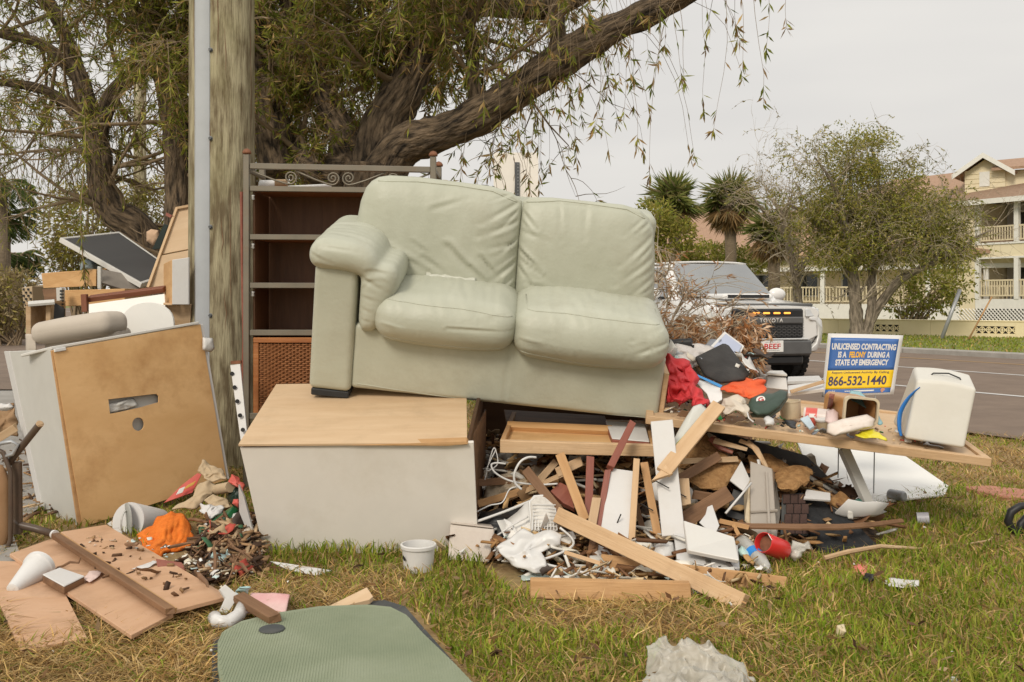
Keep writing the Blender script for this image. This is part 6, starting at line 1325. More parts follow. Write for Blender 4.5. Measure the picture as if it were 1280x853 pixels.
tag(slab('dark_board', M_darkw, PP([(596, 640, 6.25), (850, 640, 6.2), (850, 494, 6.2), (596, 486, 6.25)]), .02), 'added dark board standing in for the shaded gap behind the shallow drawer', 'board')  # added sheet: closes the view under the sofa, its dark colour stands for shade
# dark heart of the heap: a rough mound under everything
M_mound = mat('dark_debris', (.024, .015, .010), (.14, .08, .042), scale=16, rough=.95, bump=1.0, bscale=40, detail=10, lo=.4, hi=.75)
b = MB()
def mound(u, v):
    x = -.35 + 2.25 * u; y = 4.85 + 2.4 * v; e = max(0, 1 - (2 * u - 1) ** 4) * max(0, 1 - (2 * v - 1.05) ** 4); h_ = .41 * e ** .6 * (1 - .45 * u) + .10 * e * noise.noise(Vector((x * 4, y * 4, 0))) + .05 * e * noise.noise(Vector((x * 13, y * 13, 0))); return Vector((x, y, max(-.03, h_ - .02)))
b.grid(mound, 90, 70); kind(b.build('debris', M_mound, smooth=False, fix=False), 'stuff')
# ------------------------------------------------------------------ door used as a table
d0, d1, d2, d3 = P(808, 520, 5.05), P(1240, 573.5, 4.85), P(1122, 514.5, 5.85), P(800, 470, 6.1)
dn_ = (d1 - d0).cross(d2 - d1).normalized(); dn_ = dn_ if dn_.z > 0 else -dn_
xr = (d1 - d0).normalized(); yr = dn_.cross(xr); Ld = (d1 - d0).length; Wd = (d2 - d1).dot(yr)
door = thing('door_slab', 'hollow pale wooden door lying flat as a table for loose rubbish', 'door', d0)
DP = lambda a, b_, h=0.0: d0 + xr * a + yr * b_ + dn_ * h
Md = Matrix((xr, yr, dn_)).transposed().to_4x4(); Md.translation = DP(Ld / 2, Wd / 2)
def dbox(nm, m, a0, a1, b0, b1, h0, h1, par=door):
    b = MB(); b.hexa([DP(a0, b0, h1), DP(a1, b0, h1), DP(a1, b1, h1), DP(a0, b1, h1)], -dn_ * (h1 - h0)); return b.build(nm, m, par, frame=Md, bevel=.002)
dbox('skin', M_ply, .04, Ld - .04, .04, Wd - .04, -.038, -.012)
dbox('edge_rail', M_pine, 0, Ld, 0, .038, -.042, 0); dbox('edge_rail', M_pine, 0, Ld, Wd - .038, Wd, -.042, 0)
dbox('end_rail', M_pine, 0, .038, .039, Wd - .039, -.042, 0); dbox('end_rail', M_pine, Ld - .038, Ld, .039, Wd - .039, -.042, 0)
def on_door(px, py, h=0.0):                                       # picture point on the door's upper face
    o = Vector((0, 0, CH)); d = P(px, py, 1) - o; t = (d0 + dn_ * h - o).dot(dn_) / d.dot(dn_); return o + d * t
def dY(px, py): return on_door(px, py).y
# --- things lying on the door
M_redf = mat('red_fabric', (.42, .022, .028), (.60, .05, .055), scale=5, rough=.75, bump=.3, bscale=50)
tag(crumple('red_cloth', M_redf, PP([(833, 503, 5.25), (826, 478, 5.3), (829, 449, 5.5), (840, 445, 5.5), (858, 450, 5.5), (868, 468, 5.4), (873, 488, 5.25), (886, 508, 5.15), (874, 508, 5.12), (860, 502, 5.15), (850, 506, 5.15)]), .07, .07, 9, 3, .006, None, n=110, rings=32, ax=(1.8, 1, .7), sharp=True), 'crumpled red cloth hanging at the right side of the sofa', 'cloth')
M_char = mat('charcoal_fabric', (.030, .028, .027), (.048, .045, .043), scale=6, rough=.9, bump=.2, bscale=120, dirt=.25, dirtc=(.12, .11, .1))
tag(crumple('charcoal_cushion', M_char, PP([(868, 447, 5.6), (905, 429, 5.75), (911, 432, 5.75), (938, 468, 5.5), (930, 476, 5.4), (900, 480, 5.35), (880, 470, 5.45)]), .08, .012, 8, 3, closed=True), 'square charcoal cushion propped on the rubbish', 'cushion')
M_or2 = mat('orange_red_cloth', (.62, .085, .028), (.78, .15, .05), scale=6, rough=.9, bump=.4, bscale=60)
tag(crumple('orange_cloth', M_or2, PP([(900, 487, 5.3), (916, 478, 5.4), (935, 473, 5.45), (956, 476, 5.4), (957, 487, 5.3), (948, 496, 5.22), (938, 502, 5.2), (924, 494, 5.2)]), .05, .035, 10, 5, .006, None, n=80, rings=22, sharp=True), 'orange red cloth in front of the charcoal cushion', 'cloth')
M_clog = mat('green_clog_rubber', (.030, .052, .038), (.045, .072, .052), scale=5, rough=.5)
clg = thing('green_clog', 'dark green rubber clog with a white oval G emblem', 'shoe', on_door(955, 520))
crumple('shoe_upper', M_clog, PP([(935, 506, 5.12), (938, 498, 5.15), (952, 492, 5.2), (966, 492, 5.2), (976, 487, 5.25), (985, 490, 5.25), (983, 499, 5.18), (974, 510, 5.1), (962, 518, 5.05), (946, 520, 5.04), (938, 514, 5.06)]), .05, .004, 6, 2, closed=True, parent=clg)
crumple('sole', mat('clog_sole', (.10, .115, .085), rough=.6), PP([(937, 517, 5.1), (962, 519, 5.1), (976, 509, 5.14), (985, 494, 5.26), (985, 499, 5.25), (975, 514, 5.13), (962, 523, 5.09), (940, 522, 5.09)]), .03, .002, 6, 2, closed=True, parent=clg)
Mg = Matrix.Translation(P(949, 499, 5.135) + Vector((0, -.028, 0))) @ Matrix.Rotation(R(72), 4, 'X') @ Matrix.Rotation(R(18), 4, 'Z'); b = MB(); b.lathe([(1, 0), (1, .003)], Mg @ Matrix.Diagonal((.024, .018, 1, 1)), 24); em = b.build('emblem', M_wprint, clg)
text_mesh('lettering', 'G', .021, .028, M_redf, Mg @ Matrix.Translation((0, 0, .0045)), em, .02)
tag(crumple('cream_cloth', mat('cream_cloth', (.58, .51, .42), rough=.9), PP([(898, 512, 5.15), (903, 500, 5.2), (915, 495, 5.2), (930, 496, 5.18), (936, 505, 5.12), (934, 520, 5.02), (920, 514, 5.05), (908, 518, 5.05)]), .05, .03, 12, 5, .004, None, n=70, rings=18, sharp=True), 'crumpled cream bag left of the green clog', 'bag')
b = MB(); b.tube([P(934, 516, 5.03), P(936, 523, 5.0), P(942, 528, 4.98)], .004, 5); tag(b.build('white_string', M_whitep), 'short white cord hanging from the cream bag', 'cord')
tag(slab('white_packet', mat('pale_blue_white_card', (.70, .70, .68), rough=.4), PP([(884, 495, 5.3), (866, 468, 5.45), (903, 482, 5.35), (902, 500, 5.22), (888, 508, 5.18)]), .008), 'white and blue card between the red and orange cloths', 'card')
tag(slab('blue_edge_strip', mat('blue_print', (.05, .25, .55), rough=.4), PP([(868, 470, 5.42), (870, 468, 5.42), (903, 481, 5.33), (901, 484, 5.32)]), .004), 'thin blue printed strip along the white card', 'strip')
lid = thing('blue_tray', 'pale blue tilted plastic lid with a white rim behind the charcoal cushion', 'lid', P(905, 440, 5.9))
q = PP([(886, 436, 5.9), (906, 413, 6.0), (930, 433, 5.95), (926, 441, 5.9), (905, 450, 5.85)]); slab('rim', M_whitepl, q, .02, lid); cq = sum(q, Vector()) / 5; slab('panel', mat('pale_blue_lid', (.40, .44, .56), var=.05, rough=.4), [cq + (p - cq) * .82 + Vector((0, -.012, .004)) for p in q], .006, lid)
tag(crumple('white_fabric', mat('greyish_fabric', (.45, .42, .40), (.62, .58, .55), scale=8, rough=.9, bump=.5, bscale=60), PP([(836, 446, 5.7), (845, 432, 5.85), (862, 427, 5.9), (885, 432, 5.85), (900, 436, 5.8), (880, 445, 5.7), (872, 458, 5.6), (862, 462, 5.55), (852, 450, 5.6)]), .07, .05, 10, 2, .005, None, n=60, rings=14), 'greyish white lace fabric bunched behind the red cloth', 'fabric')
cyl('black_tube', M_black, P(836, 430, 5.85), P(865, 428, 5.8), .025); tag(bpy.data.objects['black_tube'], 'black tube lying across the greyish lace fabric', 'tube')
tag(crumple('grey_bag', mat('grey_film', (.30, .31, .32), rough=.3, spec=.6), PP([(833, 438, 5.75), (840, 432, 5.8), (856, 434, 5.8), (853, 443, 5.7), (838, 446, 5.7)]), .04, .03, 14, 3, .003), 'glossy grey film under the black tube', 'film')
# bag with a lime stripe and pine board over it
tag(crumple('striped_bag', mat('pale_packet', (.52, .52, .47), (.60, .60, .56), scale=4, rough=.3, spec=.5), PP([(842, 558, 4.86), (842, 550, 4.88), (866, 508, 5.0), (876, 505, 5.02), (886, 514, 5.0), (862, 540, 4.9), (846, 560, 4.85)]), .03, .006, 10, 3, .004), 'pale plastic packet standing between the door and a pine board', 'packet')
tag(plank('lime_stripe', mat('lime_plastic', (.30, .42, .02), rough=.35), P(846, 557, 4.83), P(884, 516, 4.96), .016, .006, (0, -.9, .4)), 'lime green strip along the pale plastic packet', 'strip')
tag(plank('pine_board', M_pine, P(828, 592, 4.62), P(899, 506, 4.98), .07, .022, (-.25, -.9, .35), None, .002, .01), 'clean pine board leaning diagonally up to the door', 'board')
tag(slab('pine_tip', M_pine, PP([(814, 601, 4.60), (832, 581, 4.64), (841, 592, 4.61)]), .02), 'pointed end of the diagonal pine board', 'offcut')
tag(stick('dark_stick', M_brownw, 'x', 'y', on_door(846, 516, .03), on_door(872, 520, .02), 8), 'dark flat stick on the door below the red cloth', 'stick')
# tubs and jars
M_cream = mat('cream_plastic', (.56, .47, .33), rough=.4, dirt=.4, dscale=14, dirtc=(.3, .2, .1))
def potlike(label, cat, nm, m, px, py, h_px, r_px, tilt=(0, 0), prof=None, rimm=None):
    base = on_door(px, py, .002); Y = base.y; r = r_px / F * Y; h = h_px / F * Y; ax_ = Vector((tilt[0], tilt[1], 1)).normalized(); t = thing(nm, label, cat, base)
    cyl('body', m, base, base + ax_ * h, r, t, 24, prof or [(.9, 0), (.96, .06), (1, .9), (1.05, .92), (1.05, 1), (.93, 1), (.9, .12)])
    return t, base, ax_, r, h
potlike('round cream woven pot beside the green clog', 'pot', 'cream_pot', M_cream, 989, 523, 22, 13, (-.1, 0))
t, bs, ax_, r, h = potlike('empty clear jar with a white rim and brown bottom', 'jar', 'small_jar', M_cream, 1033, 537, 16, 11, (-.25, -.25)); cyl('rim', M_whitepl, bs + ax_ * h * .95, bs + ax_ * h * 1.1, r * 1.1, t, 24, [(1, 0), (1, 1), (.85, 1), (.85, .2)])
# cup lying down with a red band
ca, cc = on_door(1004, 519, .05), on_door(1036, 524, .05); ct_ = thing('red_banded_cup', 'white cup with a red printed band lying on its side', 'cup', on_door(1020, 530))
cyl('body', mat('frosted_cup', (.66, .58, .54), rough=.35), ca, cc, .052, ct_, 24, [(.75, 0), (.8, .03), (.95, .9), (1, .92), (1, 1), (.9, 1), (.72, .1)]); cyl('band', M_redpk, ca.lerp(cc, .08), ca.lerp(cc, .52), .0535, ct_, 24, [(.79, 0), (.88, 1)])
k_ = ca.lerp(cc, .3) + Vector((0, -.046, .008)); plank('band_print', M_wprint, k_ + Vector((-.022, .002, 0)), k_ + Vector((.022, -.003, 0)), .02, .002, (0, -1, .2), ct_)
tag(slab('blue_white_packet', mat('bluewhite', (.42, .50, .55), var=.2, rough=.4), PP([(1000, 524, 5.1), (1010, 518, 5.12), (1018, 533, 5.0), (1012, 536, 4.98)]), .012), 'small blue and white packet under the red banded cup', 'packet')
# brown translucent tub on its side, opening towards us
M_jar = mat('amber_tub_plastic', (.44, .22, .075), (.55, .32, .14), scale=7, rough=.35, dirt=.4, dscale=7, dirtc=(.3, .12, .04))
tj = thing('amber_tub', 'amber brown square tub lying on its side with its mouth towards the viewer', 'tub', on_door(1066, 530))
def sqring(c, w_, h_, rr, dirx, dirz, n=6):
    pts = []
    for (sx, sz, a0) in ((1, 1, 0), (-1, 1, 90), (-1, -1, 180), (1, -1, 270)):
        for k in range(n + 1):
            a = R(a0 + 90 * k / n); pts.append(c + dirx * (sx * (w_ - rr) + rr * math.cos(a)) + dirz * (sz * (h_ - rr) + rr * math.sin(a)))
    return pts
def ringloft(nm, m, rings_, parent, cap0=True, cap1=False):
    n = len(rings_[0]); vs = [p for r_ in rings_ for p in r_]; fs = []
    for i in range(len(rings_) - 1):
        for j in range(n): fs.append((i * n + j, i * n + (j + 1) % n, (i + 1) * n + (j + 1) % n, (i + 1) * n + j))
    if cap0: fs.append(tuple(range(n)))
    if cap1: fs.append(tuple((len(rings_) - 1) * n + j for j in range(n)))
    b = MB(); b.add(vs, fs); return b.build(nm, m, parent, auto=40)
mo_c = P(1077, 514, 5.0); bk_c = P(1052, 508, 5.3); dx_ = Vector((.97, .22, -.05)).normalized(); ax_ = (bk_c - mo_c).normalized(); dz_ = Vector((.10, 0, 1)); dz_ = (dz_ - ax_ * dz_.dot(ax_)).normalized(); dx_ = ax_.cross(dz_) * (1 if ax_.cross(dz_).x > 0 else -1)
ringloft('body', M_jar, [sqring(mo_c.lerp(bk_c, .06), .082, .062, .025, dx_, dz_), sqring(bk_c, .095, .072, .03, dx_, dz_), sqring(bk_c - ax_ * .012, .086, .064, .03, dx_, dz_), sqring(mo_c.lerp(bk_c, .08), .076, .056, .022, dx_, dz_)], tj, False, False)
ringloft('rim', M_cream, [sqring(mo_c, .088, .068, .026, dx_, dz_), sqring(mo_c.lerp(bk_c, .055), .09, .070, .026, dx_, dz_), sqring(mo_c.lerp(bk_c, .055), .078, .058, .024, dx_, dz_), sqring(mo_c, .078, .058, .024, dx_, dz_), sqring(mo_c, .088, .068, .026, dx_, dz_)], tj, False, False)
ringloft('base', M_jar, [sqring(bk_c + ax_ * .003, .093, .070, .03, dx_, dz_), sqring(bk_c - ax_ * .006, .09, .068, .03, dx_, dz_)], tj, True, True)
M_news = mat('printed_paper', (.62, .53, .46), (.74, .68, .62), scale=12, rough=.6, dirt=.5, dscale=9, dirtc=(.36, .26, .2))
tag(crumple('rolled_magazine', M_news, PP([(1033, 541, 4.9), (1034, 530, 4.93), (1052, 524, 4.95), (1084, 518, 4.97), (1094, 524, 4.95), (1092, 534, 4.92), (1062, 541, 4.88), (1042, 546, 4.87)]), .05, .010, 9, 5, closed=True), 'crumpled printed paper roll in front of the amber tub', 'paper')
tag(crumple('yellow_wrapper', mat('yellow_film', (.58, .50, .02), (.72, .63, .04), scale=6, rough=.3), PP([(1068, 545, 4.9), (1080, 538, 4.95), (1092, 537, 4.95), (1106, 546, 4.88), (1110, 552, 4.85), (1096, 549, 4.85), (1084, 547, 4.86)]), .03, .02, 16, 5, .003), 'bright yellow wrapper on the front edge of the door', 'wrapper')
tag(crumple('teal_film', mat('teal_film', (.14, .33, .36), (.30, .48, .50), scale=14, rough=.3), PP([(1058, 497, 5.3), (1064, 488, 5.35), (1076, 490, 5.33), (1092, 508, 5.2), (1104, 530, 5.02), (1098, 532, 5.0), (1086, 512, 5.15)]), .015, .012, 18, 5, .003), 'teal striped film behind the amber tub', 'film')
tag(crumple('pink_cup', mat('pale_pink_plastic', (.60, .46, .43), rough=.4), PP([(1031, 527, 5.0), (1033, 514, 5.08), (1042, 511, 5.1), (1048, 516, 5.08), (1048, 528, 5.0), (1039, 532, 4.97)]), .04, .006, 10, 2, closed=True), 'pale pink tumbler beside the amber tub', 'tumbler')
tag(crumple('black_scrap', M_black, PP([(980, 527, 5.08), (988, 525, 5.08), (997, 528, 5.04), (993, 537, 4.98), (987, 534, 5.0)]), .02, .02, 20, 4, .003), 'torn black plastic scrap on the front edge of the door', 'scrap')
tag(crumple('white_wad', M_whitep, PP([(955, 524, 5.05), (960, 520, 5.07), (968, 524, 5.05), (966, 532, 5.0), (957, 532, 5.0)]), .03, .015, 20, 4, .003), 'white tissue wad below the green clog', 'tissue')
tag(stick('rust_stick', M_redw, 'x', 'y', on_door(1036, 515, .06), on_door(1040, 494, .2), 6, .03), 'upright red brown peg behind the lying cups', 'peg')
wk = thing('white_carton', 'small white woven box at the back of the door near the truck', 'box', P(974, 483, 6.0)); block('front', M_whitep, PP([(957, 485, 5.95), (985, 488, 5.92), (983, 472, 5.95), (960, 470, 5.98)]), OUT * .2, wk); block('lid', M_white, [p + Vector((0, .0, .003)) for p in PP([(958, 469.5, 5.96), (984, 471.5, 5.93), (979, 467, 6.2), (962, 467, 6.2)])], (0, 0, .015), wk)
wp2 = slab('white_plank', M_whitep, PP([(985, 492, 5.9), (1030, 486, 5.85), (1028, 477, 5.95), (985, 482, 6.0)]), .02); tag(wp2, 'short white plank at the back of the door left of the yard sign', 'plank')
tag(slab('white_plank', M_whitep, PP([(984, 477, 6.5), (1028, 475, 6.4), (1024, 470, 6.9), (985, 471, 7.0)]), .02), 'farther white plank lying behind the short white plank', 'plank')
tag(plank('brown_lath', M_pineg, P(988, 490, 5.86), P(1030, 477, 5.85), .02, .015, OUT), 'thin brown lath on the short white plank', 'lath')
# --- white cooler tipped up
M_cool = mat('cooler_plastic', (.58, .555, .49), (.64, .62, .56), scale=3, rough=.45, bump=.08, bscale=30, dirt=.4, dscale=4.5, dirtc=(.52, .49, .42))
cl_ = thing('white_cooler', 'large tilted white plastic container with a blue strap and a black handle', 'container', on_door(1165, 555))
# corners of the face turned to us, then the depth away from us
cq = PP([(1131, 549, 4.99), (1206, 561.5, 4.90), (1220, 490, 4.93), (1146, 475, 5.02)]); cdv = Vector((.09, .40, .03)); cdt = Vector((.085, .25, .05))
xv = (cq[1] - cq[0]); zv = (cq[3] - cq[0]); rr = 10
vs, fs = softbox((2, 2, 2), .11, (8, 8, 8), (0, .012, .01))
def cmap(v): u, w, t = (v.x + 1) / 2, (v.y + 1) / 2, (v.z + 1) / 2; return cq[0] + xv * u + zv * t + (cdv * (1 - t) + cdt * t) * w + (Vector((0, 0, .012)) * math.sin(u * 3.14) * t)
b = MB(); b.add([cmap(v) for v in vs], fs); b.build('body', M_cool, cl_, smooth=True)
b = MB(); _sp = smooth_path([(cq[0].lerp(cq[3], t) + Vector(o_), r_) for t, o_, r_ in ((.04, (-.012, .02, 0), .012), (.2, (-.030, .025, 0), .018), (.45, (-.036, .03, 0), .019), (.7, (-.014, .015, 0), .014), (.88, (.018, -.012, 0), .004))], 6); b.tube([p for p, _ in _sp], [r_ for _, r_ in _sp], 8, flat=.4); b.build('strap', mat('blue_strap', (.02, .17, .52), rough=.4), cl_, smooth=True)
b = MB(); b.tube([cmap(Vector((-.45, -.2, 1.0))) + Vector((0, 0, .0)), cmap(Vector((-.4, -.2, 1.06))), cmap(Vector((.1, -.25, 1.12))), cmap(Vector((.5, -.3, 1.05))), cmap(Vector((.55, -.3, .98)))], .004, 8); b.build('handle', M_black, cl_, smooth=True)
# --- yard sign
sq = PP([(1027, 496.5, 6.02), (1117, 493, 5.92), (1129, 419.5, 5.95), (1035, 417, 6.05)])
sx = ((sq[1] - sq[0]) + (sq[2] - sq[3])) / 2; sz = ((sq[3] - sq[0]) + (sq[2] - sq[1])) / 2; sn = sx.cross(sz).normalized()
M_signw = mat('sign_white', (.64, .63, .62), var=.02, rough=.4); M_signbl = mat('sign_blue', (.050, .135, .38), var=.05, rough=.4); M_signy = mat('sign_yellow', (.78, .52, .015), var=.04, rough=.4); M_signn = mat('sign_navy', (.045, .035, .08), rough=.4); M_signo = mat('sign_orange', (.80, .44, .03), rough=.4)
ys = thing('yard_sign', 'blue and yellow yard sign warning against unlicensed contracting', 'sign', sq[0])
def sgn(u, v, h=0.0):                                               # slightly curved sheet
    p = sq[0].lerp(sq[1], u).lerp(sq[3].lerp(sq[2], u), v); return p + sn * (h + .012 * math.sin(math.pi * u) - .006 * math.sin(math.pi * v * 1.3))
def spatch(nm, m, u0, u1, v0, v1, h, th=.001, parent=None, nu=14, nv=10):
    b = MB(); b.grid(lambda a, c: sgn(u0 + (u1 - u0) * a, v0 + (v1 - v0) * c, h), nu, nv); return b.build(nm, m, parent or ys, smooth=True, solid=th, fix=False)
spatch('board', M_signw, 0, 1, 0, 1, 0, .004)
spatch('blue_field', M_signbl, .045, .95, .415, .935, .0035); spatch('yellow_field', M_signy, .04, .95, .115, .413, .0035); spatch('blue_footer', M_signbl, .04, .945, .035, .112, .0035)
def stext(s, uc, vc, w, h_, m, bold=.02):
    o = text_mesh('lettering', s, 1.0, 1.0, m, Matrix.Identity(4), ys, bold, 0.0); o.modifiers.clear(); me = o.data; n = len(me.vertices)
    bm = bmesh.new(); bm.from_mesh(me); bmesh.ops.subdivide_edges(bm, edges=[e for e in bm.edges if e.calc_length() > .12], cuts=1); bm.to_mesh(me); bm.free()
    loc = _loc[ys].inverted()
    for v in me.vertices: v.co = sgn(uc + v.co.x * w, vc + v.co.y * h_, .0052)
    for v in me.vertices: v.co = loc @ v.co
    o.matrix_basis = Matrix.Identity(4); return o
stext('UNLICENSED CONTRACTING', .50, .795, .86, .105, M_signw, .045); stext('IS A', .225, .665, .115, .10, M_signw, .045); stext('FELONY', .43, .665, .22, .10, M_signo, .045); stext('DURING A', .715, .665, .30, .10, M_signw, .045); stext('STATE OF EMERGENCY', .50, .54, .72, .10, M_signw, .045)
stext('Report Unlicensed Activity By Calling', .50, .375, .78, .048, M_signn, .01); stext('866-532-1440', .47, .245, .80, .155, M_signn, .025)
stext('www.', .36, .075, .10, .022, M_signw); kind(spatch('footer_line', M_signw, .42, .72, .064, .088, .0045, .0005), 'stuff')
b = MB(); cs = sgn(.84, .075, .0045); b.lathe([(.014, 0), (.014, .001)], Matrix.Translation(cs) @ Matrix.Rotation(math.pi / 2, 4, 'X'), 16); b.build('seal', mat('seal_orange', (.55, .28, .2), rough=.5), ys)
stext('CARE', .13, .075, .10, .035, M_signw)
for u in (.25, .75): b = MB(); b.tube([sgn(u, .3, -.006), sgn(u, 0, -.006), sgn(u, 0, -.006) + Vector((0, .03, -sgn(u, 0).z))], .004, 5); b.build('wire_leg', M_grey, ys)
# ------------------------------------------------------------------ under and in front of the door
tag(slab('white_sheet', M_bright, [P(993, 550, 7.0), P(1055, 553, 7.0), P(1058, 600, 6.1), P(1070, 628, 5.55), P(1040, 606, 5.75), P(1012, 590, 6.0)], .012), 'white panel with a torn lower edge hanging under the door', 'panel')
tag(slab('white_sheet', M_bright, [G(1050, 556, .09), G(1118, 562, .06), G(1186, 606, .03), G(1181, 617, .025), G(1100, 630, .02), G(1066, 622, .05)], .012), 'scratched white panel lying on the grass behind the white post', 'panel')
tag(plank('white_post', M_greyw, P(1054, 560, 5.2), P(1092, 645, 5.18), .06, .03, (.5, -.8, .1)), 'slanting pale post propping up the door', 'post')
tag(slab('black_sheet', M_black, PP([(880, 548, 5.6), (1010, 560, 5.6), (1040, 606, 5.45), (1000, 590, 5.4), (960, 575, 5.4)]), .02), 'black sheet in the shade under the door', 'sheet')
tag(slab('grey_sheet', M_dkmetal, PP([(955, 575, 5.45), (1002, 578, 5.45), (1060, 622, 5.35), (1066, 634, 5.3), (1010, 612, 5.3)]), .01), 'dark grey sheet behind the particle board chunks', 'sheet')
def chunk(label, pts, th=.03, seed=1, m=None):
    o = crumple('particle_board', m or M_chipb, PP(pts), .02, .018, 16, seed, th, n=44, rings=9, smooth=False); return tag(o, label, 'board')
chunk('large particle board slab directly below the door left of centre', [(850, 585, 5.1), (868, 548, 5.25), (876, 541, 5.3), (890, 560, 5.2), (912, 576, 5.1), (905, 580, 5.1), (870, 580, 5.08)], .03, 1)
chunk('broad particle board slab above the brown plank ends', [(855, 592, 5.05), (890, 577, 5.1), (925, 578, 5.1), (916, 596, 5.02), (902, 612, 4.95), (878, 612, 4.95), (860, 602, 5.0)], .03, 2)
chunk('dark wet particle board behind the clear bin', [(935, 572, 5.2), (962, 570, 5.25), (985, 585, 5.2), (975, 600, 5.1), (945, 596, 5.1)], .03, 3)
chunk('rounded particle board chunk right of the clear bin', [(970, 600, 5.05), (975, 590, 5.1), (1000, 586, 5.1), (1013, 590, 5.1), (1008, 602, 5.0), (990, 612, 4.95), (975, 612, 4.95)], .04, 4)
chunk('small particle board scrap below the white post', [(1032, 628, 5.05), (1050, 616, 5.1), (1068, 630, 5.05), (1055, 636, 5.0)], .02, 5)
tag(slab('shingle_sheet', M_dkmat, PP([(976, 668, 4.85), (978, 618, 5.0), (1004, 616, 5.02), (1012, 670, 4.86)]), .01), 'dark backing sheet of brown shingles beside the black board', 'sheet')
shp = bpy.data.objects['shingle_sheet']; M_shing = mat('brown_black_shingle', (.04, .022, .018), (.075, .042, .033), scale=20, rough=.9, bump=.6, bscale=90)
for r_ in range(4):
    for c in range(3):
        x0_, x1_ = 979 + 9.6 * c + r_ * 1.0 + (3 if r_ % 2 else 0), 979 + 9.6 * (c + 1) - .8 + r_ * 1.0 + (3 if r_ % 2 else 0); y0_, y1_ = 618 + 12.6 * r_, 618 + 12.6 * (r_ + 1) - .7; Yv = 4.985 - .04 * r_
        block('shingle', M_shing, PP([(x0_, y1_, Yv - .034), (x1_, y1_, Yv - .034), (x1_, y0_, Yv - .012), (x0_, y0_, Yv - .012)]), OUT * .01, shp, .002)
tag(slab('black_board', M_blackm, PP([(1002, 620, 5.05), (1022, 622, 5.08), (1066, 655, 4.95), (1095, 684, 4.82), (1030, 694, 4.72), (1012, 668, 4.85)]), .018), 'large black felt board lying at the right front of the heap', 'board')
tag(slab('white_bracket', M_whitep, PP([(1005, 622, 4.95), (1038, 626, 4.95), (1038, 616, 5.0), (1008, 612, 5.02)]), .012), 'white flat strip above the black felt board', 'strip')
tag(slab('pale_card', mat('dirty_cream_card', (.48, .42, .33), rough=.8, dirt=.4), PP([(1024, 627, 5.05), (1066, 640, 5.02), (1086, 646, 5.0), (1050, 650, 4.95)]), .008), 'dirty cream card between the black board and white post', 'card')
b = MB(); b.tube([P(1058, 636, 5.0), P(1066, 631, 5.03), P(1075, 628, 5.05)], .02, 12); tag(b.build('teal_tube', mat('teal_tube', (.08, .20, .17), rough=.5), smooth=True), 'short teal tube beside the foot of the white post', 'tube')
b = MB(); b.tube([P(896, 653, 4.72), P(940, 658, 4.7), P(1000, 659, 4.7), P(1050, 659, 4.75), P(1090, 656, 4.85), P(1128, 651, 4.95)], [.014, .016, .018, .017, .015, .012], 8, flat=.6); tag(b.build('brown_strip', M_brownw), 'long brown strip curving across the right front of the heap', 'strip')
b = MB(); b.tube([G(1030, 698, .03), G(1060, 690, .05), G(1100, 683, .05), G(1152, 686, .02)], [.012, .012, .010, .006], 7); tag(b.build('pale_branch', M_pineg), 'pale curved stick on the grass below the black board', 'stick')
# clear bin
M_clear = mat('frosted_bin_plastic', (.42, .37, .31), (.50, .45, .39), scale=4, rough=.3, spec=.5, dirt=.4, dscale=5, dirtc=(.3, .25, .2), trans=.25)
bn = thing('clear_bin', 'upended frosted plastic bin standing in the middle of the right heap', 'bin', G(955, 690))
block('front', M_clear, PP([(938, 672, 4.76), (971, 672, 4.76), (965, 586, 4.95), (938, 577, 4.98)]), OUT * .006, bn); block('side', M_clear, PP([(971.2, 672, 4.76), (976, 640, 4.95), (969, 592, 5.1), (965.3, 586, 4.95)]), Vector((-.006, 0, 0)), bn)
block('side', M_cream, PP([(932, 652, 4.8), (937.8, 662, 4.78), (937.8, 600, 4.93), (930, 620, 4.95)]), OUT * .01, bn)
plank('rib', M_clear, P(962, 668, 4.755), P(958, 590, 4.935), .012, .006, OUT, bn); plank('rim', M_clear, P(938, 640, 4.825), P(972, 638, 4.825), .012, .012, OUT, bn)
tag(slab('white_square', M_whitep, PP([(912, 600, 4.98), (927, 577, 5.05), (938, 600, 4.95), (929, 614, 4.92)]), .01), 'white square of board leaning on the clear bin', 'board')
b = MB(); b.tube([P(907, 642, 4.72), P(939, 604, 4.85)], .006, 6); tag(b.build('white_rod', M_whitepl, smooth=True), 'thin white rod leaning against the clear bin', 'rod')
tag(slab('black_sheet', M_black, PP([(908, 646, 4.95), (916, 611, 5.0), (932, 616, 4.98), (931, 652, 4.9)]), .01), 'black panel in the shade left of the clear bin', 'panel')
tag(slab('broken_plate', M_whitep, PP([(874, 655, 4.6), (882, 642, 4.65), (884, 632, 4.7), (890, 629, 4.72), (899, 658, 4.6), (896, 665, 4.55), (885, 664, 4.56)]), .006), 'jagged white broken plate beside the brown plank', 'plate')
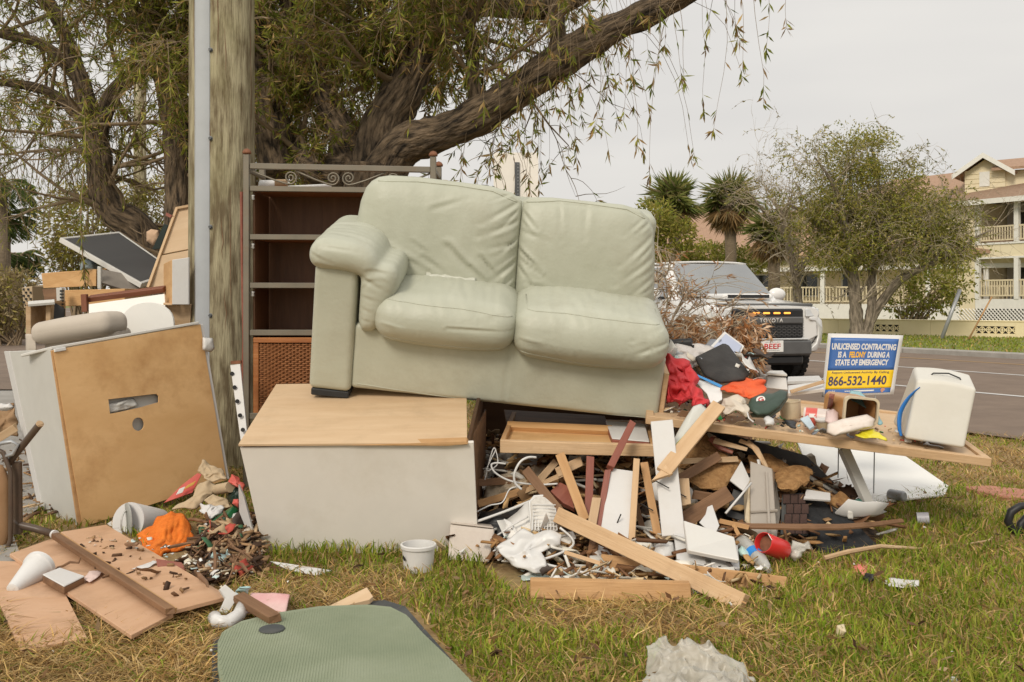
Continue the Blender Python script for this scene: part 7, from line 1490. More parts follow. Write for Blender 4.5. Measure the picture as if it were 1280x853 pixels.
# --- red can, bottle, bag
can = thing('red_can', 'open dented red can lying in front of the heap', 'can', G(966, 698)); ca, cb_ = P(954, 678, 4.44), P(979, 688, 4.54)
cyl('body', mat('red_can_paint', (.66, .022, .025), (.76, .04, .04), scale=4, rough=.3, spec=.6), cb_, ca, .046, can, 26, [(.9, 0), (1, .06), (1, .97), (.97, 1), (.93, 1), (.93, .08)]); cyl('inside', M_rust, ca - (ca - cb_) * .25, ca - (ca - cb_) * .22, .041, can)
lc = ca.lerp(cb_, .45) + Vector((.008, -.030, .037)); plank('label', M_wprint, lc - (cb_ - ca) * .3, lc + (cb_ - ca) * .32, .036, .003, (.2, -.6, .78), can)
bt = thing('plastic_bottle', 'clear crushed plastic bottle with a blue label band', 'bottle', G(945, 705)); ba, bb_ = P(925, 675, 4.6), P(962, 714, 4.35)
M_pet = mat('clear_bottle_plastic', (.55, .54, .50), var=.1, rough=.2, spec=.6, bump=.4, bscale=25, trans=.35)
cyl('body', M_pet, ba, bb_, .036, bt, 20, [(.7, 0), (.95, .08), (1, .3), (.92, .4), (1, .55), (.95, .7), (.6, .9), (.35, .93), (.35, 1)]); cyl('label_band', mat('blue_label', (.03, .22, .60), rough=.35), ba.lerp(bb_, .42), ba.lerp(bb_, .58), .037, bt, 20)
tag(crumple('clear_bag', film(mat('clear_film', (.55, .52, .45), (.68, .66, .60), scale=9, rough=.25, spec=.6), .4), PP([(984, 696, 4.55), (988, 682, 4.62), (996, 675, 4.66), (1010, 678, 4.64), (1016, 686, 4.6), (1004, 692, 4.56), (996, 699, 4.52)]), .05, .035, 16, 4, .002), 'crinkled clear bag on the grass right of the red can', 'bag')
tag(crumple('aqua_pouch', mat('aqua_film', (.45, .62, .58), rough=.3), PP([(920, 688, 4.5), (926, 682, 4.52), (938, 690, 4.48), (936, 698, 4.45), (926, 694, 4.47)]), .03, .01, 14, 3, .003), 'pale aqua pouch beside the plastic bottle', 'pouch')
# --- boards and laths of the right heap (picture ends, depth, width in pixels, thickness)
W_ = [
 ('lumber', M_pine, 'long pale pine stud crossing the front of the heap to the grass', (697, 644, 4.62, .0), (932, 772, 3.86, .0), 21, .05),
 ('lumber', M_pine2, 'long orange plank lying low behind the pine stud', (750, 702, 4.40, 0), (984, 737, 4.12, 0), 19, .03),
 ('white_board', M_whitep, 'short white board with a nail, upright in the middle of the heap', (780, 588, 4.75, 0), (763, 706, 4.48, 0), 35, .02),
 ('white_board', M_whitep, 'tall white board reaching up to the shallow drawer corner', (827, 526, 4.78, 0), (842, 672, 4.58, 0), 28, .02),
 ('white_board', M_whitep, 'lower end of a white board showing below the pine stud', (757, 708, 4.46, 0), (752, 722, 4.42, 0), 36, .02),
 ('pine_lath', M_pine2, 'thin pine lath beside the tall white board', (805, 578, 4.80, 0), (824, 680, 4.62, 0), 10, .02),
 ('pine_lath', M_pine, 'straight pine lath on the right edge of the short white board', (796, 572, 4.72, 0), (789, 686, 4.52, 0), 8, .025),
 ('pine_lath', M_pine2, 'broken pine lath leaning left below the shallow drawer', (700, 568, 4.90, 0), (732, 652, 4.65, 0), 12, .02),
 ('pine_lath', M_pineg, 'blunt tan lath left of the short white board', (746, 622, 4.66, 0), (737, 672, 4.55, 0), 11, .03),
 ('red_lath', M_redw, 'red brown lath standing below the shallow drawer', (738, 571, 4.95, 0), (735, 655, 4.72, 0), 10, .03),
 ('red_lath', M_redw, 'red brown stick leaning on the front of the shallow drawer', (791, 528, 4.90, 0), (762, 586, 4.72, 0), 9, .03),
 ('red_lath', M_redw, 'red brown stick along the left edge of the short white board', (760, 587, 4.74, 0), (744, 686, 4.55, 0), 8, .03),
 ('brown_lath', M_brownw, 'dark weathered lath slanting towards the pine stud', (657, 587, 4.88, 0), (706, 648, 4.65, 0), 12, .03),
 ('brown_lath', M_pine2, 'long orange batten running left behind the hangers', (595, 631, 4.95, 0), (700, 600, 5.05, 0), 9, .03),
 ('brown_lath', M_brownw, 'brown batten end above the orange batten', (594, 604, 5.02, 0), (652, 600, 5.1, 0), 9, .03),
 ('brown_lath', M_brownw, 'brown upright behind the thin pine lath', (786, 600, 4.88, 0), (806, 670, 4.75, 0), 7, .02),
 ('brown_lath', M_brownw, 'short brown upright foot below the pine stud', (744, 668, 4.55, 0), (738, 712, 4.40, 0), 12, .03),
 ('dark_plank', M_brownw, 'dark brown plank end behind the white door piece', (848, 655, 4.75, 0), (912, 616, 4.85, 0), 20, .03),
 ('dark_plank', M_brownw, 'weathered brown stick across the particle board slabs', (846, 601, 4.93, 0), (899, 570, 5.02, 0), 12, .03),
 ('dark_plank', M_pineg, 'pale brown stick across the upper particle board slab', (850, 577, 5.0, 0), (924, 574, 5.05, 0), 7, .02),
 ('dark_plank', M_brownw, 'short brown plank above the dark brown plank end', (864, 618, 4.9, 0), (904, 624, 4.9, 0), 11, .02),
 ('pine_splinter', M_pine, 'pale splintered stick behind the broken pine lath', (632, 625, 5.0, 0), (715, 588, 4.98, 0), 6, .02),
 ('pine_splinter', M_pineg, 'grey splinter pointing up at the shallow drawer', (672, 603, 5.0, 0), (696, 576, 5.05, 0), 9, .02),
 ('pine_splinter', M_pine, 'broad pale splinter below the middle of the shallow drawer', (694, 592, 4.98, 0), (728, 576, 5.0, 0), 12, .02),
 ('pine_splinter', M_pine2, 'thin orange splinter by the clear bin foot', (898, 651, 4.70, 0), (937, 660, 4.68, 0), 6, .015),
 ('pine_splinter', M_pine2, 'thin splinter leaning down to the plastic bottle', (916, 655, 4.68, 0), (925, 672, 4.60, 0), 5, .012),
 ('pine_splinter', M_pine, 'thin pale splinter in front of the white shards', (704, 690, 4.30, 0), (752, 705, 4.25, 0), 5, .012),
 ('mosaic_lath', M_pineg, 'pale block standing beside the tall white board', (855, 597, 4.78, 0), (858, 634, 4.70, 0), 12, .03),
]
for nm, m, lab, a, c, w, t in W_:
    A_, C_ = P(*a[:3]), P(*c[:3])
    for q in (A_, C_):
        if q.z < .02: q.z = .02
    view = (Vector((0, 0, CH)) - (A_ + C_) / 2).normalized()
    o = plank(nm, m, A_, C_, w / F * ((A_.y + C_.y) / 2), t, view, None, .002, .012); tag(o, lab, 'board' if w > 15 else 'lath')
    if 'with a nail' in lab:
        p = A_.lerp(C_, .55) + view * .012; b = MB(); b.tube([p + Vector((-.004, 0, -.03)), p + Vector((.016, -.03, .03))], .003, 6); b.lathe([(.008, 0), (.008, .003)], Matrix.Translation(p + Vector((-.004, 0, -.032))), 8); b.build('nail', M_nail, o)
    if 'crossing the front' in lab: plank('groove', M_pine2, A_ + view * .0256 + Vector((.0, 0, .004)), C_ + view * .0256 + Vector((0, 0, .004)), .006, .003, view, o, 0)
    if 'tall white' in lab: p = A_.lerp(C_, .56) + view * .012; b = MB(); b.tube([p + Vector((-.06, -.01, .02)), p + Vector((.0, -.03, -.01))], .003, 6); b.build('nail', M_nail, o)
fb_ = block('thick_board', M_pine2, [G(663, 752, .0), G(865, 754, .0), G(865, 733, 0) * 1.0, G(663, 729, 0)] and [Vector((G(663, 751).x, 3.98, .005)), Vector((G(865, 754).x, 3.94, .0)), Vector((G(865, 754).x * .995, 3.96, .072)), Vector((G(663, 751).x, 4.0, .075))], Vector((.0, .035, .002))); tag(fb_, 'thick rough board lying on edge across the front of the heap', 'board')
# white cupboard door piece
wd3 = thing('cupboard_board', 'broken white cupboard door with a raised inner panel at the front of the heap', 'door', G(885, 712))
q = PP([(846, 703, 4.36), (842, 655, 4.58), (920, 680, 4.52), (925, 712, 4.30), (905, 711, 4.28)]); slab('frame', M_whitep, q, .02, wd3)
q2 = PP([(858, 694, 4.34), (853, 657, 4.52), (916, 678, 4.46), (922, 707, 4.26)]); nq = (q2[1] - q2[0]).cross(q2[2] - q2[1]).normalized(); nq = nq if nq.y < 0 else -nq
block('raised_panel', M_white, [p + nq * .03 for p in q2], -nq * .022, wd3)
tag(crumple('white_dome', M_whitepl, PP([(814, 692, 4.5), (818, 682, 4.52), (830, 676, 4.55), (842, 678, 4.55), (845, 690, 4.5), (842, 699, 4.47), (828, 702, 4.46)]), .06, .002, 5, 2, closed=True), 'smooth white dome beside the foot of the tall white board', 'dome')
# hangers, wires, basket and the white shade
def wire(label, pts, r, m=M_whitepl, nm='wire_hanger', cat='hanger'):
    pts = [(P(*q), r) for q in pts]; sp = smooth_path(pts, 6); b = MB(); b.tube([p for p, _ in sp], r, 7); return tag(b.build(nm, m, smooth=True), label, cat)
wire('white cable looping below the left end of the shallow drawer', [(697, 605, 4.85), (672, 606, 4.86), (640, 602, 4.87), (620, 592, 4.88), (614, 582, 4.9), (620, 579, 4.92), (632, 580, 4.93)], .005, nm='white_cable', cat='cable')
wire('white cable curling upward over the debris', [(652, 612, 4.82), (644, 604, 4.82), (643, 592, 4.82), (650, 578, 4.83), (660, 572, 4.84), (670, 572, 4.86)], .006, nm='white_cable', cat='cable')
wire('white hanger rod sloping behind the basket', [(596, 652, 4.72), (630, 640, 4.74), (664, 626, 4.78)], .0065)
wire('white wire hanger hooked below the rod', [(660, 646, 4.70), (640, 657, 4.68), (622, 669, 4.66), (617, 668, 4.66), (617, 663, 4.67)], .0045)
wire('thin white wire sloping above the rod', [(596, 640, 4.78), (612, 632, 4.8), (628, 628, 4.8), (637, 612, 4.82), (650, 608, 4.84)], .0035)
wire('bundle of thin pale wires beside the dark cabinet side', [(606, 600, 4.95), (612, 575, 4.98), (618, 560, 5.0), (622, 580, 4.98), (608, 588, 4.95), (620, 562, 5.0)], .003, nm='wire_bundle', cat='wire')
wire('long white plastic strip crossing the white shade', [(632, 690, 4.42), (680, 705, 4.35), (720, 714, 4.28), (760, 722, 4.22)], .006, nm='plastic_strip', cat='strip')
wire('white perforated strap bent beside the white shade', [(700, 660, 4.55), (714, 672, 4.52), (716, 682, 4.48), (700, 692, 4.42), (678, 700, 4.38)], .006, nm='plastic_strap', cat='strap')
M_bask = mat('white_mesh_plastic', (.50, .47, .42), (.62, .59, .54), scale=60, rough=.5, dirt=.4)
bsk = thing('mesh_basket', 'white mesh laundry basket piece tipped behind the white shade', 'basket', P(682, 662, 4.7))
bq = PP([(665, 664, 4.62), (662, 628, 4.72), (668, 621, 4.74), (680, 620, 4.75), (694, 628, 4.72), (700, 650, 4.65), (696, 664, 4.6)])
crumple('wall', M_bask, bq, .03, .003, 8, 2, .003, bsk); b = MB(); b.tube(bq[:5], .007, 7); b.build('rim', M_whitepl, bsk, smooth=True)
b = MB()
for k in range(9): b.tube([bq[0].lerp(bq[6], k / 8) + Vector((0, -.03, .01)), bq[2].lerp(bq[4], k / 8) + Vector((0, -.02, -.01))], .0028, 4)
for k in range(8): b.tube([bq[0].lerp(bq[1], k / 8) + Vector((.01, -.024, .01)), bq[6].lerp(bq[4], k / 8) + Vector((0, -.028, .01))], .0028, 4)
kind(b.build('mesh_bars', M_whitepl, bsk), 'stuff')
shd = crumple('plastic_sheet', M_whitepl, PP([(619, 687, 4.45), (640, 668, 4.52), (655, 661, 4.56), (668, 668, 4.52), (690, 664, 4.5), (701, 666, 4.48), (700, 678, 4.44), (676, 690, 4.38), (686, 712, 4.28), (668, 717, 4.26), (640, 706, 4.34)]), .035, .035, 7, 3, .004, None, n=110, rings=30, sharp=True); tag(shd, 'bent white plastic sheet at the front of the heap', 'sheet')
tag(slab('red_box', M_redw, PP([(688, 614, 4.84), (700, 602, 4.88), (712, 610, 4.86), (718, 634, 4.74), (704, 630, 4.78)]), .03), 'dark pink box corner above the pine stud', 'box')
tag(crumple('black_bag', M_black, PP([(597, 660, 4.82), (600, 640, 4.86), (640, 634, 4.9), (668, 630, 4.92), (662, 655, 4.8), (640, 674, 4.7), (610, 676, 4.72)]), .05, .05, 8, 4, .004, None, n=50, rings=12), 'black plastic bag under the white hangers', 'bag')
tag(crumple('insulation', mat('dirty_wool', (.34, .27, .19), (.50, .42, .31), scale=14, rough=1, bump=.8, bscale=50), PP([(600, 628, 5.05), (612, 604, 5.1), (640, 588, 5.15), (680, 580, 5.2), (690, 592, 5.15), (660, 606, 5.08), (640, 612, 5.05), (620, 628, 5.02)]), .05, .04, 14, 5, .004, None, n=60, rings=14), 'dirty tan padding below the shallow drawer', 'padding')
spl = thing('splintered_timber', 'torn pale splinters of split timber under the door edge', 'timber', P(930, 560, 5.1)); rnd = random.Random(5)
for k, (pts, r) in enumerate((([(893, 551, 5.12), (912, 556, 5.08), (934, 562, 5.05)], .02), ([(925, 551, 5.1), (940, 557, 5.05), (950, 572, 5.0), (955, 582, 4.98)], .013), ([(934, 553, 5.08), (946, 562, 5.03), (956, 580, 4.98), (962, 592, 4.95)], .016), ([(948, 575, 4.99), (950, 588, 4.97), (955, 600, 4.95)], .014), ([(888, 548, 5.15), (900, 560, 5.1), (916, 566, 5.08)], .016))):
    b = MB(); b.tube([P(*q) for q in pts], [r, r * .8, r * .6, r * .3][:len(pts)], 6, flat=.5); b.build('splinter', (M_pineg, M_pine, M_pineg, M_whitep, M_redw)[k], spl)
# small things in front of the cabinet
pc = thing('white_cup', 'small white plastic tub with a crack standing before the cabinet', 'cup', G(523, 713)); pb_ = G(523, 713); cyl('body', M_whitepl, pb_, pb_ + Vector((0, 0, .118)), .075, pc, 28, [(.82, 0), (.86, .03), (.97, .84), (1.06, .86), (1.07, .97), (1.03, 1), (.95, 1), (.80, .1)])
b = MB(); b.poly([pb_ + Vector(v) for v in ((-.062, -.045, .078), (-.055, -.051, .07), (-.048, -.055, .058), (-.056, -.050, .055), (-.063, -.044, .068))], (-.002, -.004, 0)); b.build('crack', M_black, pc)
bx0 = G(590, 702); cbx2 = thing('clear_box', 'cloudy clear plastic box standing in the grass beside the cabinet', 'box', bx0)
M_cbox = mat('cloudy_box', (.52, .45, .38), (.60, .53, .46), scale=5, rough=.3, spec=.5, dirt=.4, dscale=6, dirtc=(.36, .26, .22), trans=.15)
q = PP([(560, 700, 4.56), (610, 703, 4.5), (617, 662, 4.62), (563, 656, 4.66)]); block('front', M_cbox, q, OUT * .004, cbx2); block('top', M_cbox, [q[3] + Vector((0, .0, .003)), q[2] + Vector((0, 0, .003)), P(612, 655, 4.85), P(568, 652, 4.88)], (0, 0, .008), cbx2); block('side', M_cbox, [q[1] + Vector((.004, 0, 0)), P(614, 690, 4.75), P(617, 659, 4.85), q[2] + Vector((.004, 0, 0))], (-.004, 0, 0), cbx2)
slab('paper_inside', M_whitep, PP([(572, 691, 4.545), (584, 683, 4.55), (578, 690, 4.54)]), .002, cbx2)
# plastic bag in the front, little things on the lawn
M_bagc = film(mat('crinkled_clear_plastic', (.46, .44, .37), (.70, .68, .62), scale=14, rough=.28, spec=.6, bump=.9, bscale=26, detail=9), .55)
tag(crumple('plastic_bag', M_bagc, [G(806, 850, .02), G(812, 826, .05), G(807, 816, .06), G(818, 809, .08), G(826, 798, .09), G(842, 803, .10), G(868, 802, .10), G(892, 806, .09), G(912, 818, .07), G(925, 835, .04), G(945, 856, .02), G(930, 880, .02), G(870, 890, .02), G(815, 885, .02)], .03, .035, 13, 5, .0015, None, n=170, rings=56, dirn=(0, -.25, 1), sharp=True), 'crinkled translucent plastic bag in the grass at the front', 'bag')
tag(crumple('pink_ball', mat('pink_rubber', (.70, .17, .13), (.8, .3, .25), scale=5, rough=.5), [G(1066, 714, .0), P(1066, 708, 4.45), P(1073, 705, 4.45), P(1084, 707, 4.45), P(1086, 715, 4.42), G(1080, 720, .01)], .04, .006, 9, 2, closed=True), 'small pink ball on the lawn', 'ball')
tag(crumple('black_clip', M_black, [G(1078, 724, .02), G(1082, 716, .04), G(1092, 718, .05), G(1094, 725, .03), G(1086, 730, .01)], .02, .006, 9, 2, closed=True), 'black plastic clip beside the pink ball', 'clip')
tag(crumple('white_strip', M_whitep, [G(1104, 728, .02), G(1112, 723, .03), G(1132, 725, .03), G(1150, 726, .03), G(1148, 733, .02), G(1128, 735, .02), G(1112, 733, .02)], .015, .008, 14, 2, .003), 'torn white strip in the grass right of the pink ball', 'strip')
cyl('silver_can', M_grey, G(1131, 628, .02) + Vector((0, .0, .03)), G(1131, 628, .02) + Vector((-.06, .08, .03)), .033, None, 18, [(.75, 0), (.85, .03), (1, .1), (1, .95), (.9, 1)]); tag(bpy.data.objects['silver_can'], 'silver can end at the edge of the scratched white panel', 'can')
cyl('grey_cup', mat('grey_blue_plastic', (.42, .42, .46), rough=.4), G(1146, 654, .02) + Vector((0, 0, .025)), G(1163, 656, .02) + Vector((0, .02, .03)), .03); tag(bpy.data.objects['grey_cup'], 'small greyish cup lying in the grass right of the heap', 'cup')
tag(crumple('yellow_sponge', mat('sponge', (.60, .50, .33), rough=.9), [G(1044, 796, .01), G(1046, 782, .05), G(1055, 780, .05), G(1058, 790, .04), G(1052, 798, .01)], .02, .01, 12, 3, closed=True), 'small pale sponge scrap on the lawn', 'scrap')
tag(crumple('white_pebble', M_whitep, [G(1184, 853, .01), G(1188, 845, .03), G(1196, 847, .03), G(1198, 856, .01)], .02, .006, 12, 3, closed=True), 'white scrap at the bottom edge of the lawn', 'scrap')
hY = 5.1; b = MB(); b.tube([P(1276, 668, hY), P(1266, 663, hY), P(1260, 652, hY), P(1264, 640, hY), P(1275, 633, hY), P(1292, 631, hY), P(1305, 640, hY)], [.012, .018, .021, .021, .019, .016, .012], 10); b.tube([P(1274, 672, hY), P(1276, 655, hY + .02), P(1284, 646, hY + .02), P(1300, 645, hY)], .02, 10)
tag(b.build('black_loop', M_black, smooth=True), 'curved black handle at the right edge of the lawn', 'handle')
wire('thin dry twig lying on the lawn by the black handle', [(1208, 681, 4.85), (1222, 678, 4.88), (1235, 676, 4.9), (1240, 672, 4.92)], .005, M_pineg, 'dry_twig', 'twig')
# ------------------------------------------------------------------ dead branches piled in front of the truck
T = Tree(81); rnd = T.rnd
bp0 = P(850, 470, 6.4)
for k in range(34):
    a = P(rnd.uniform(810, 885), rnd.uniform(422, 460), rnd.uniform(6.2, 7.2)); T.branch(a, V3((rnd.gauss(.05, .6), rnd.gauss(0, .5), rnd.gauss(.3, .4))), rnd.uniform(.2, .45), .008, 1, .35, .0)
for k in range(9):
    a = P(rnd.uniform(820, 850), 420, 6.8); pts = [a]; d = V3((rnd.uniform(-.1, .5), 0, 1)); q = a.copy()
    for i in range(9): d = (d + V3((.09, rnd.gauss(0, .05), -.16 - .02 * i * rnd.random()))).normalized(); q = q + d * .085; pts.append(q.copy())
    T.tw.tube(pts, [.005 - .0004 * i for i in range(10)], 4, cap=False)
DB = np.array([[.46, .24, .11], [.36, .17, .07], [.56, .35, .19], [.42, .27, .16], [.64, .48, .34]])
lowc = lambda p: pyof(p) > 345
T.shoots(250, (.1, .24), 18, (.04, .085), (.008, .015), DB, DB, 0, .5, lambda p: pyof(p) > 385 and pxof(p) < 925, .7, .003)
T.shoots(22, (.1, .3), 8, (.04, .08), (.007, .013), DB, DB, 0, .4, lambda p: pyof(p) < 385, .7, .003)
n0 = len(T.anch)
for k in range(16):
    a = P(rnd.uniform(812, 850), rnd.uniform(350, 425), rnd.uniform(6.2, 7.0)); T.branch(a, V3((rnd.gauss(.12, .5), rnd.gauss(0, .4), rnd.gauss(.6, .4))), rnd.uniform(.2, .5), .006, 2, .4, .0)
T.anch = T.anch[n0:]; T.shoots(170, (.06, .2), 7, (.035, .07), (.006, .012), DB, DB, 0, .4, lambda p: pxof(p) < 905, .7, .002)
T.anch = [(P(x, y, 6.3), .01) for x, y in [(rnd.uniform(918, 944), rnd.uniform(392, 450)) for _ in range(40)]]
T.shoots(80, (.08, .2), 14, (.04, .08), (.011, .02), DB, DB, 0, .8, None, .5, .003)
o = thing('dead_branches', 'heap of dead branches with dry reddish brown leaves beside the sofa', 'branches', P(860, 480, 6.6)); T.tw.build('twigs', M_twigg, o, fix=False)
V, fn, L_, c = leaf_arrays(np.concatenate(T.lp), np.concatenate(T.ld), np.concatenate(T.ll), np.concatenate(T.lw), T.rng, np.concatenate(T.lc)); place(fast_mesh('dry_leaves', V, fn, L_, M_leaf, c), Matrix.Identity(4), o)
b = MB(); 
def bmnd(u, v): x = .95 + .65 * u; y = 6.15 + 1.2 * v; e = max(0, 1 - (2 * u - 1) ** 4) * max(0, 1 - (2 * v - 1) ** 4); return Vector((x, y, -.02 + .5 * e ** .5 + .12 * e * noise.noise(Vector((x * 5, y * 5, 2)))))
b.grid(bmnd, 40, 40); kind(b.build('branch_debris', mat('dry_leaf_litter', (.12, .06, .03), (.28, .15, .08), scale=20, rough=1, bump=1, bscale=50), fix=False), 'stuff')
# ------------------------------------------------------------------ grass and small rubbish, one object per kind
def inside(px, py, poly):
    ins = np.zeros(len(px), bool); n = len(poly); j = n - 1
    for i in range(n):
        xi, yi = poly[i]; xj, yj = poly[j]; c = ((yi > py) != (yj > py)) & (px < (xj - xi) * (py - yi) / (yj - yi + 1e-12) + xi); ins ^= c; j = i
    return ins
GP = lambda l: [tuple(G(x, y).xy) for x, y in l]
NOGRASS = [GP([(-25, 700), (62, 703), (109, 797), (26, 814)]), GP([(12, 692), (67, 671), (217, 770), (164, 797)]), GP([(76, 665), (133, 655), (286, 748), (219, 766)]),
           GP([(270, 900), (266, 800), (330, 768), (480, 752), (515, 760), (585, 840), (640, 900)]), [(-1.27, 4.76), (-.16, 4.76), (-.16, 5.8), (-1.2, 5.8)],
           GP([(663, 753), (865, 754), (865, 740), (663, 738)]), GP([(600, 715), (620, 690), (760, 700), (900, 714), (960, 735), (780, 745), (640, 738)]), GP([(600, 690), (900, 700), (1095, 690), (1090, 650), (960, 600), (600, 600)]),
           GP([(1060, 600), (1118, 570), (1184, 608), (1100, 628)]), GP([(200, 720), (320, 720), (325, 660), (170, 650)]), GP([(806, 850), (826, 805), (890, 806), (945, 870), (815, 885)])]
def vnoise(x, y, s, seed):
    return np.array([noise.noise(Vector((a * s, b_ * s, seed))) for a, b_ in zip(x, y)])
def blades(name, m, x, y, z0, h, w, lean, col, rng, flat=False):
    n = len(x); a = rng.uniform(0, math.tau, n); dx, dy = np.cos(a), np.sin(a); b_ = rng.uniform(0, math.tau, n); lx, ly = np.cos(b_) * lean * h, np.sin(b_) * lean * h
    V = np.empty((n, 5, 3)); hw = w / 2
    V[:, 0] = np.stack([x - dx * hw, y - dy * hw, z0], 1); V[:, 1] = np.stack([x + dx * hw, y + dy * hw, z0], 1)
    mz = z0 + h * np.where(lean > .9, .40, .6); V[:, 2] = np.stack([x + dx * hw * .8 + lx * .35, y + dy * hw * .8 + ly * .35, mz], 1); V[:, 3] = np.stack([x - dx * hw * .8 + lx * .35, y - dy * hw * .8 + ly * .35, mz], 1)
    V[:, 4] = np.stack([x + lx, y + ly, z0 + h * np.where(lean > .9, np.clip(.75 - .3 * (lean - .9), .12, .75), 1 - .25 * lean)], 1)
    fn = np.tile([4, 3], n); base = (np.arange(n) * 5)[:, None]; L = (base + np.array([[0, 1, 2, 3, 3, 2, 4]])).ravel()
    o = fast_mesh(name, V.reshape(-1, 3), fn, L, m, np.repeat(col, 5, axis=0)); return kind(o, 'stuff')
rng = np.random.default_rng(5)
def scatter(n, ymin, ymax, pw=1.0):
    y = ymin + (ymax - ymin) * rng.random(n) ** pw; x = (rng.random(n) - .5) * 2 * (.64 * y + .2); return x, y
def keep(x, y):
    k = np.ones(len(x), bool)
    for p in NOGRASS: k &= ~inside(x, y, p)
    k &= x * RN.x + y * RN.y < nacross(E0) + .12
    k &= ~((x < -2.7 - .35 * (y - 5)) & (y > 5.2) & (y > 5.4))
    return k
def greenness(x, y):
    px = x / y * F + CX; py = YH + CH / y * F
    g = .2 + .62 * vnoise(x, y, 1.5, 3.3) + .35 * vnoise(x, y, 4.5, 8.1)
    def spot(cx_, cy_, rx, ry, a): return a * np.exp(-((px - cx_) / rx) ** 2 - ((py - cy_) / ry) ** 2)
    g += spot(580, 730, 75, 55, .9) + spot(560, 690, 60, 18, .4) + spot(420, 693, 110, 16, .75) + spot(620, 815, 120, 60, .45) + spot(1150, 700, 190, 100, .55) + spot(1180, 830, 190, 70, .45) + spot(250, 790, 40, 20, .35) + spot(820, 800, 200, 60, .3) + spot(165, 660, 60, 25, .5) + spot(1230, 600, 80, 14, -.1)
    g -= spot(120, 830, 230, 60, .9) + spot(430, 745, 85, 20, .7) + spot(960, 730, 90, 30, .28) + spot(720, 770, 110, 22, .55) + spot(260, 760, 60, 40, .2) + spot(1250, 575, 120, 25, .4) + spot(700, 800, 50, 40, .15)
    return g
GR = np.array([[.18, .25, .020], [.24, .30, .030], [.13, .20, .015], [.31, .31, .05], [.27, .29, .034]]); ST = np.array([[.50, .33, .125], [.41, .25, .09], [.58, .42, .20], [.28, .16, .06], [.54, .37, .14]])
x, y = scatter(150000, 2.7, 12.5, 1.75); k = keep(x, y); x, y = x[k], y[k]; g = greenness(x, y)
k = rng.random(len(x)) < np.clip(.42 + 1.25 * g, .04, 1); x, y, g = x[k], y[k], g[k]
n = len(x); tall = np.clip(.45 + .6 * g, .3, 1.25); h = rng.uniform(.03, .09, n) * tall * (1 + .25 * vnoise(x, y, 7, 1)); col = pick(rng, n, GR, ST, .12) * rng.uniform(.8, 1.2, (n, 1))
gx = GR.mean(0); col *= (1 + .35 * vnoise(x, y, 3, 4))[:, None]
z = np.array([lawn_h(a, b_) for a, b_ in zip(x, y)]) - .004
blades('green_grass', M_grass, x, y, z, h, rng.uniform(.0035, .0075, n) * (1 + .06 * y), rng.uniform(.15, 1.0, n), np.clip(col, .005, 1), rng)
x, y = scatter(190000, 2.7, 12.5, 1.75); k = keep(x, y); x, y = x[k], y[k]; g = greenness(x, y)
k = rng.random(len(x)) < np.clip(.66 - .9 * g, .22, 1); x, y, g = x[k], y[k], g[k]; n = len(x)
h = rng.uniform(.03, .10, n); col = pick(rng, n, ST, GR, .10) * rng.uniform(.7, 1.25, (n, 1)) * (1 + .35 * vnoise(x, y, 4, 6))[:, None]
z = np.array([lawn_h(a, b_) for a, b_ in zip(x, y)]) - .003
blades('dry_grass', M_grass, x, y, z, h, rng.uniform(.003, .0065, n) * (1 + .06 * y), rng.uniform(.9, 2.3, n), np.clip(col, .01, 1), rng)
# verge across the road
n = 60000; u = rng.uniform(-60, 22, n); t = rng.uniform(.35, 10, n) ** 1.0; pos = np.array(Kb)[None, :] + np.array(RD)[None, :] * u[:, None] + np.array(RN)[None, :] * t[:, None]
pxv = pos[:, 0] / pos[:, 1] * F + CX; k = (pxv > 940) & (pxv < 1400) & ((pos[:, :2] - np.array(A0.xy)) @ np.array(AN.xy) < -.05); pos = pos[k]; n = len(pos)
blades('verge_grass', M_grass, pos[:, 0], pos[:, 1], np.full(n, .11), rng.uniform(.03, .075, n), rng.uniform(.02, .045, n), rng.uniform(.2, .9, n), np.clip(pick(rng, n, np.array([[.24, .28, .04], [.30, .32, .06], [.19, .24, .035]]), ST, .12), .01, 1), rng)
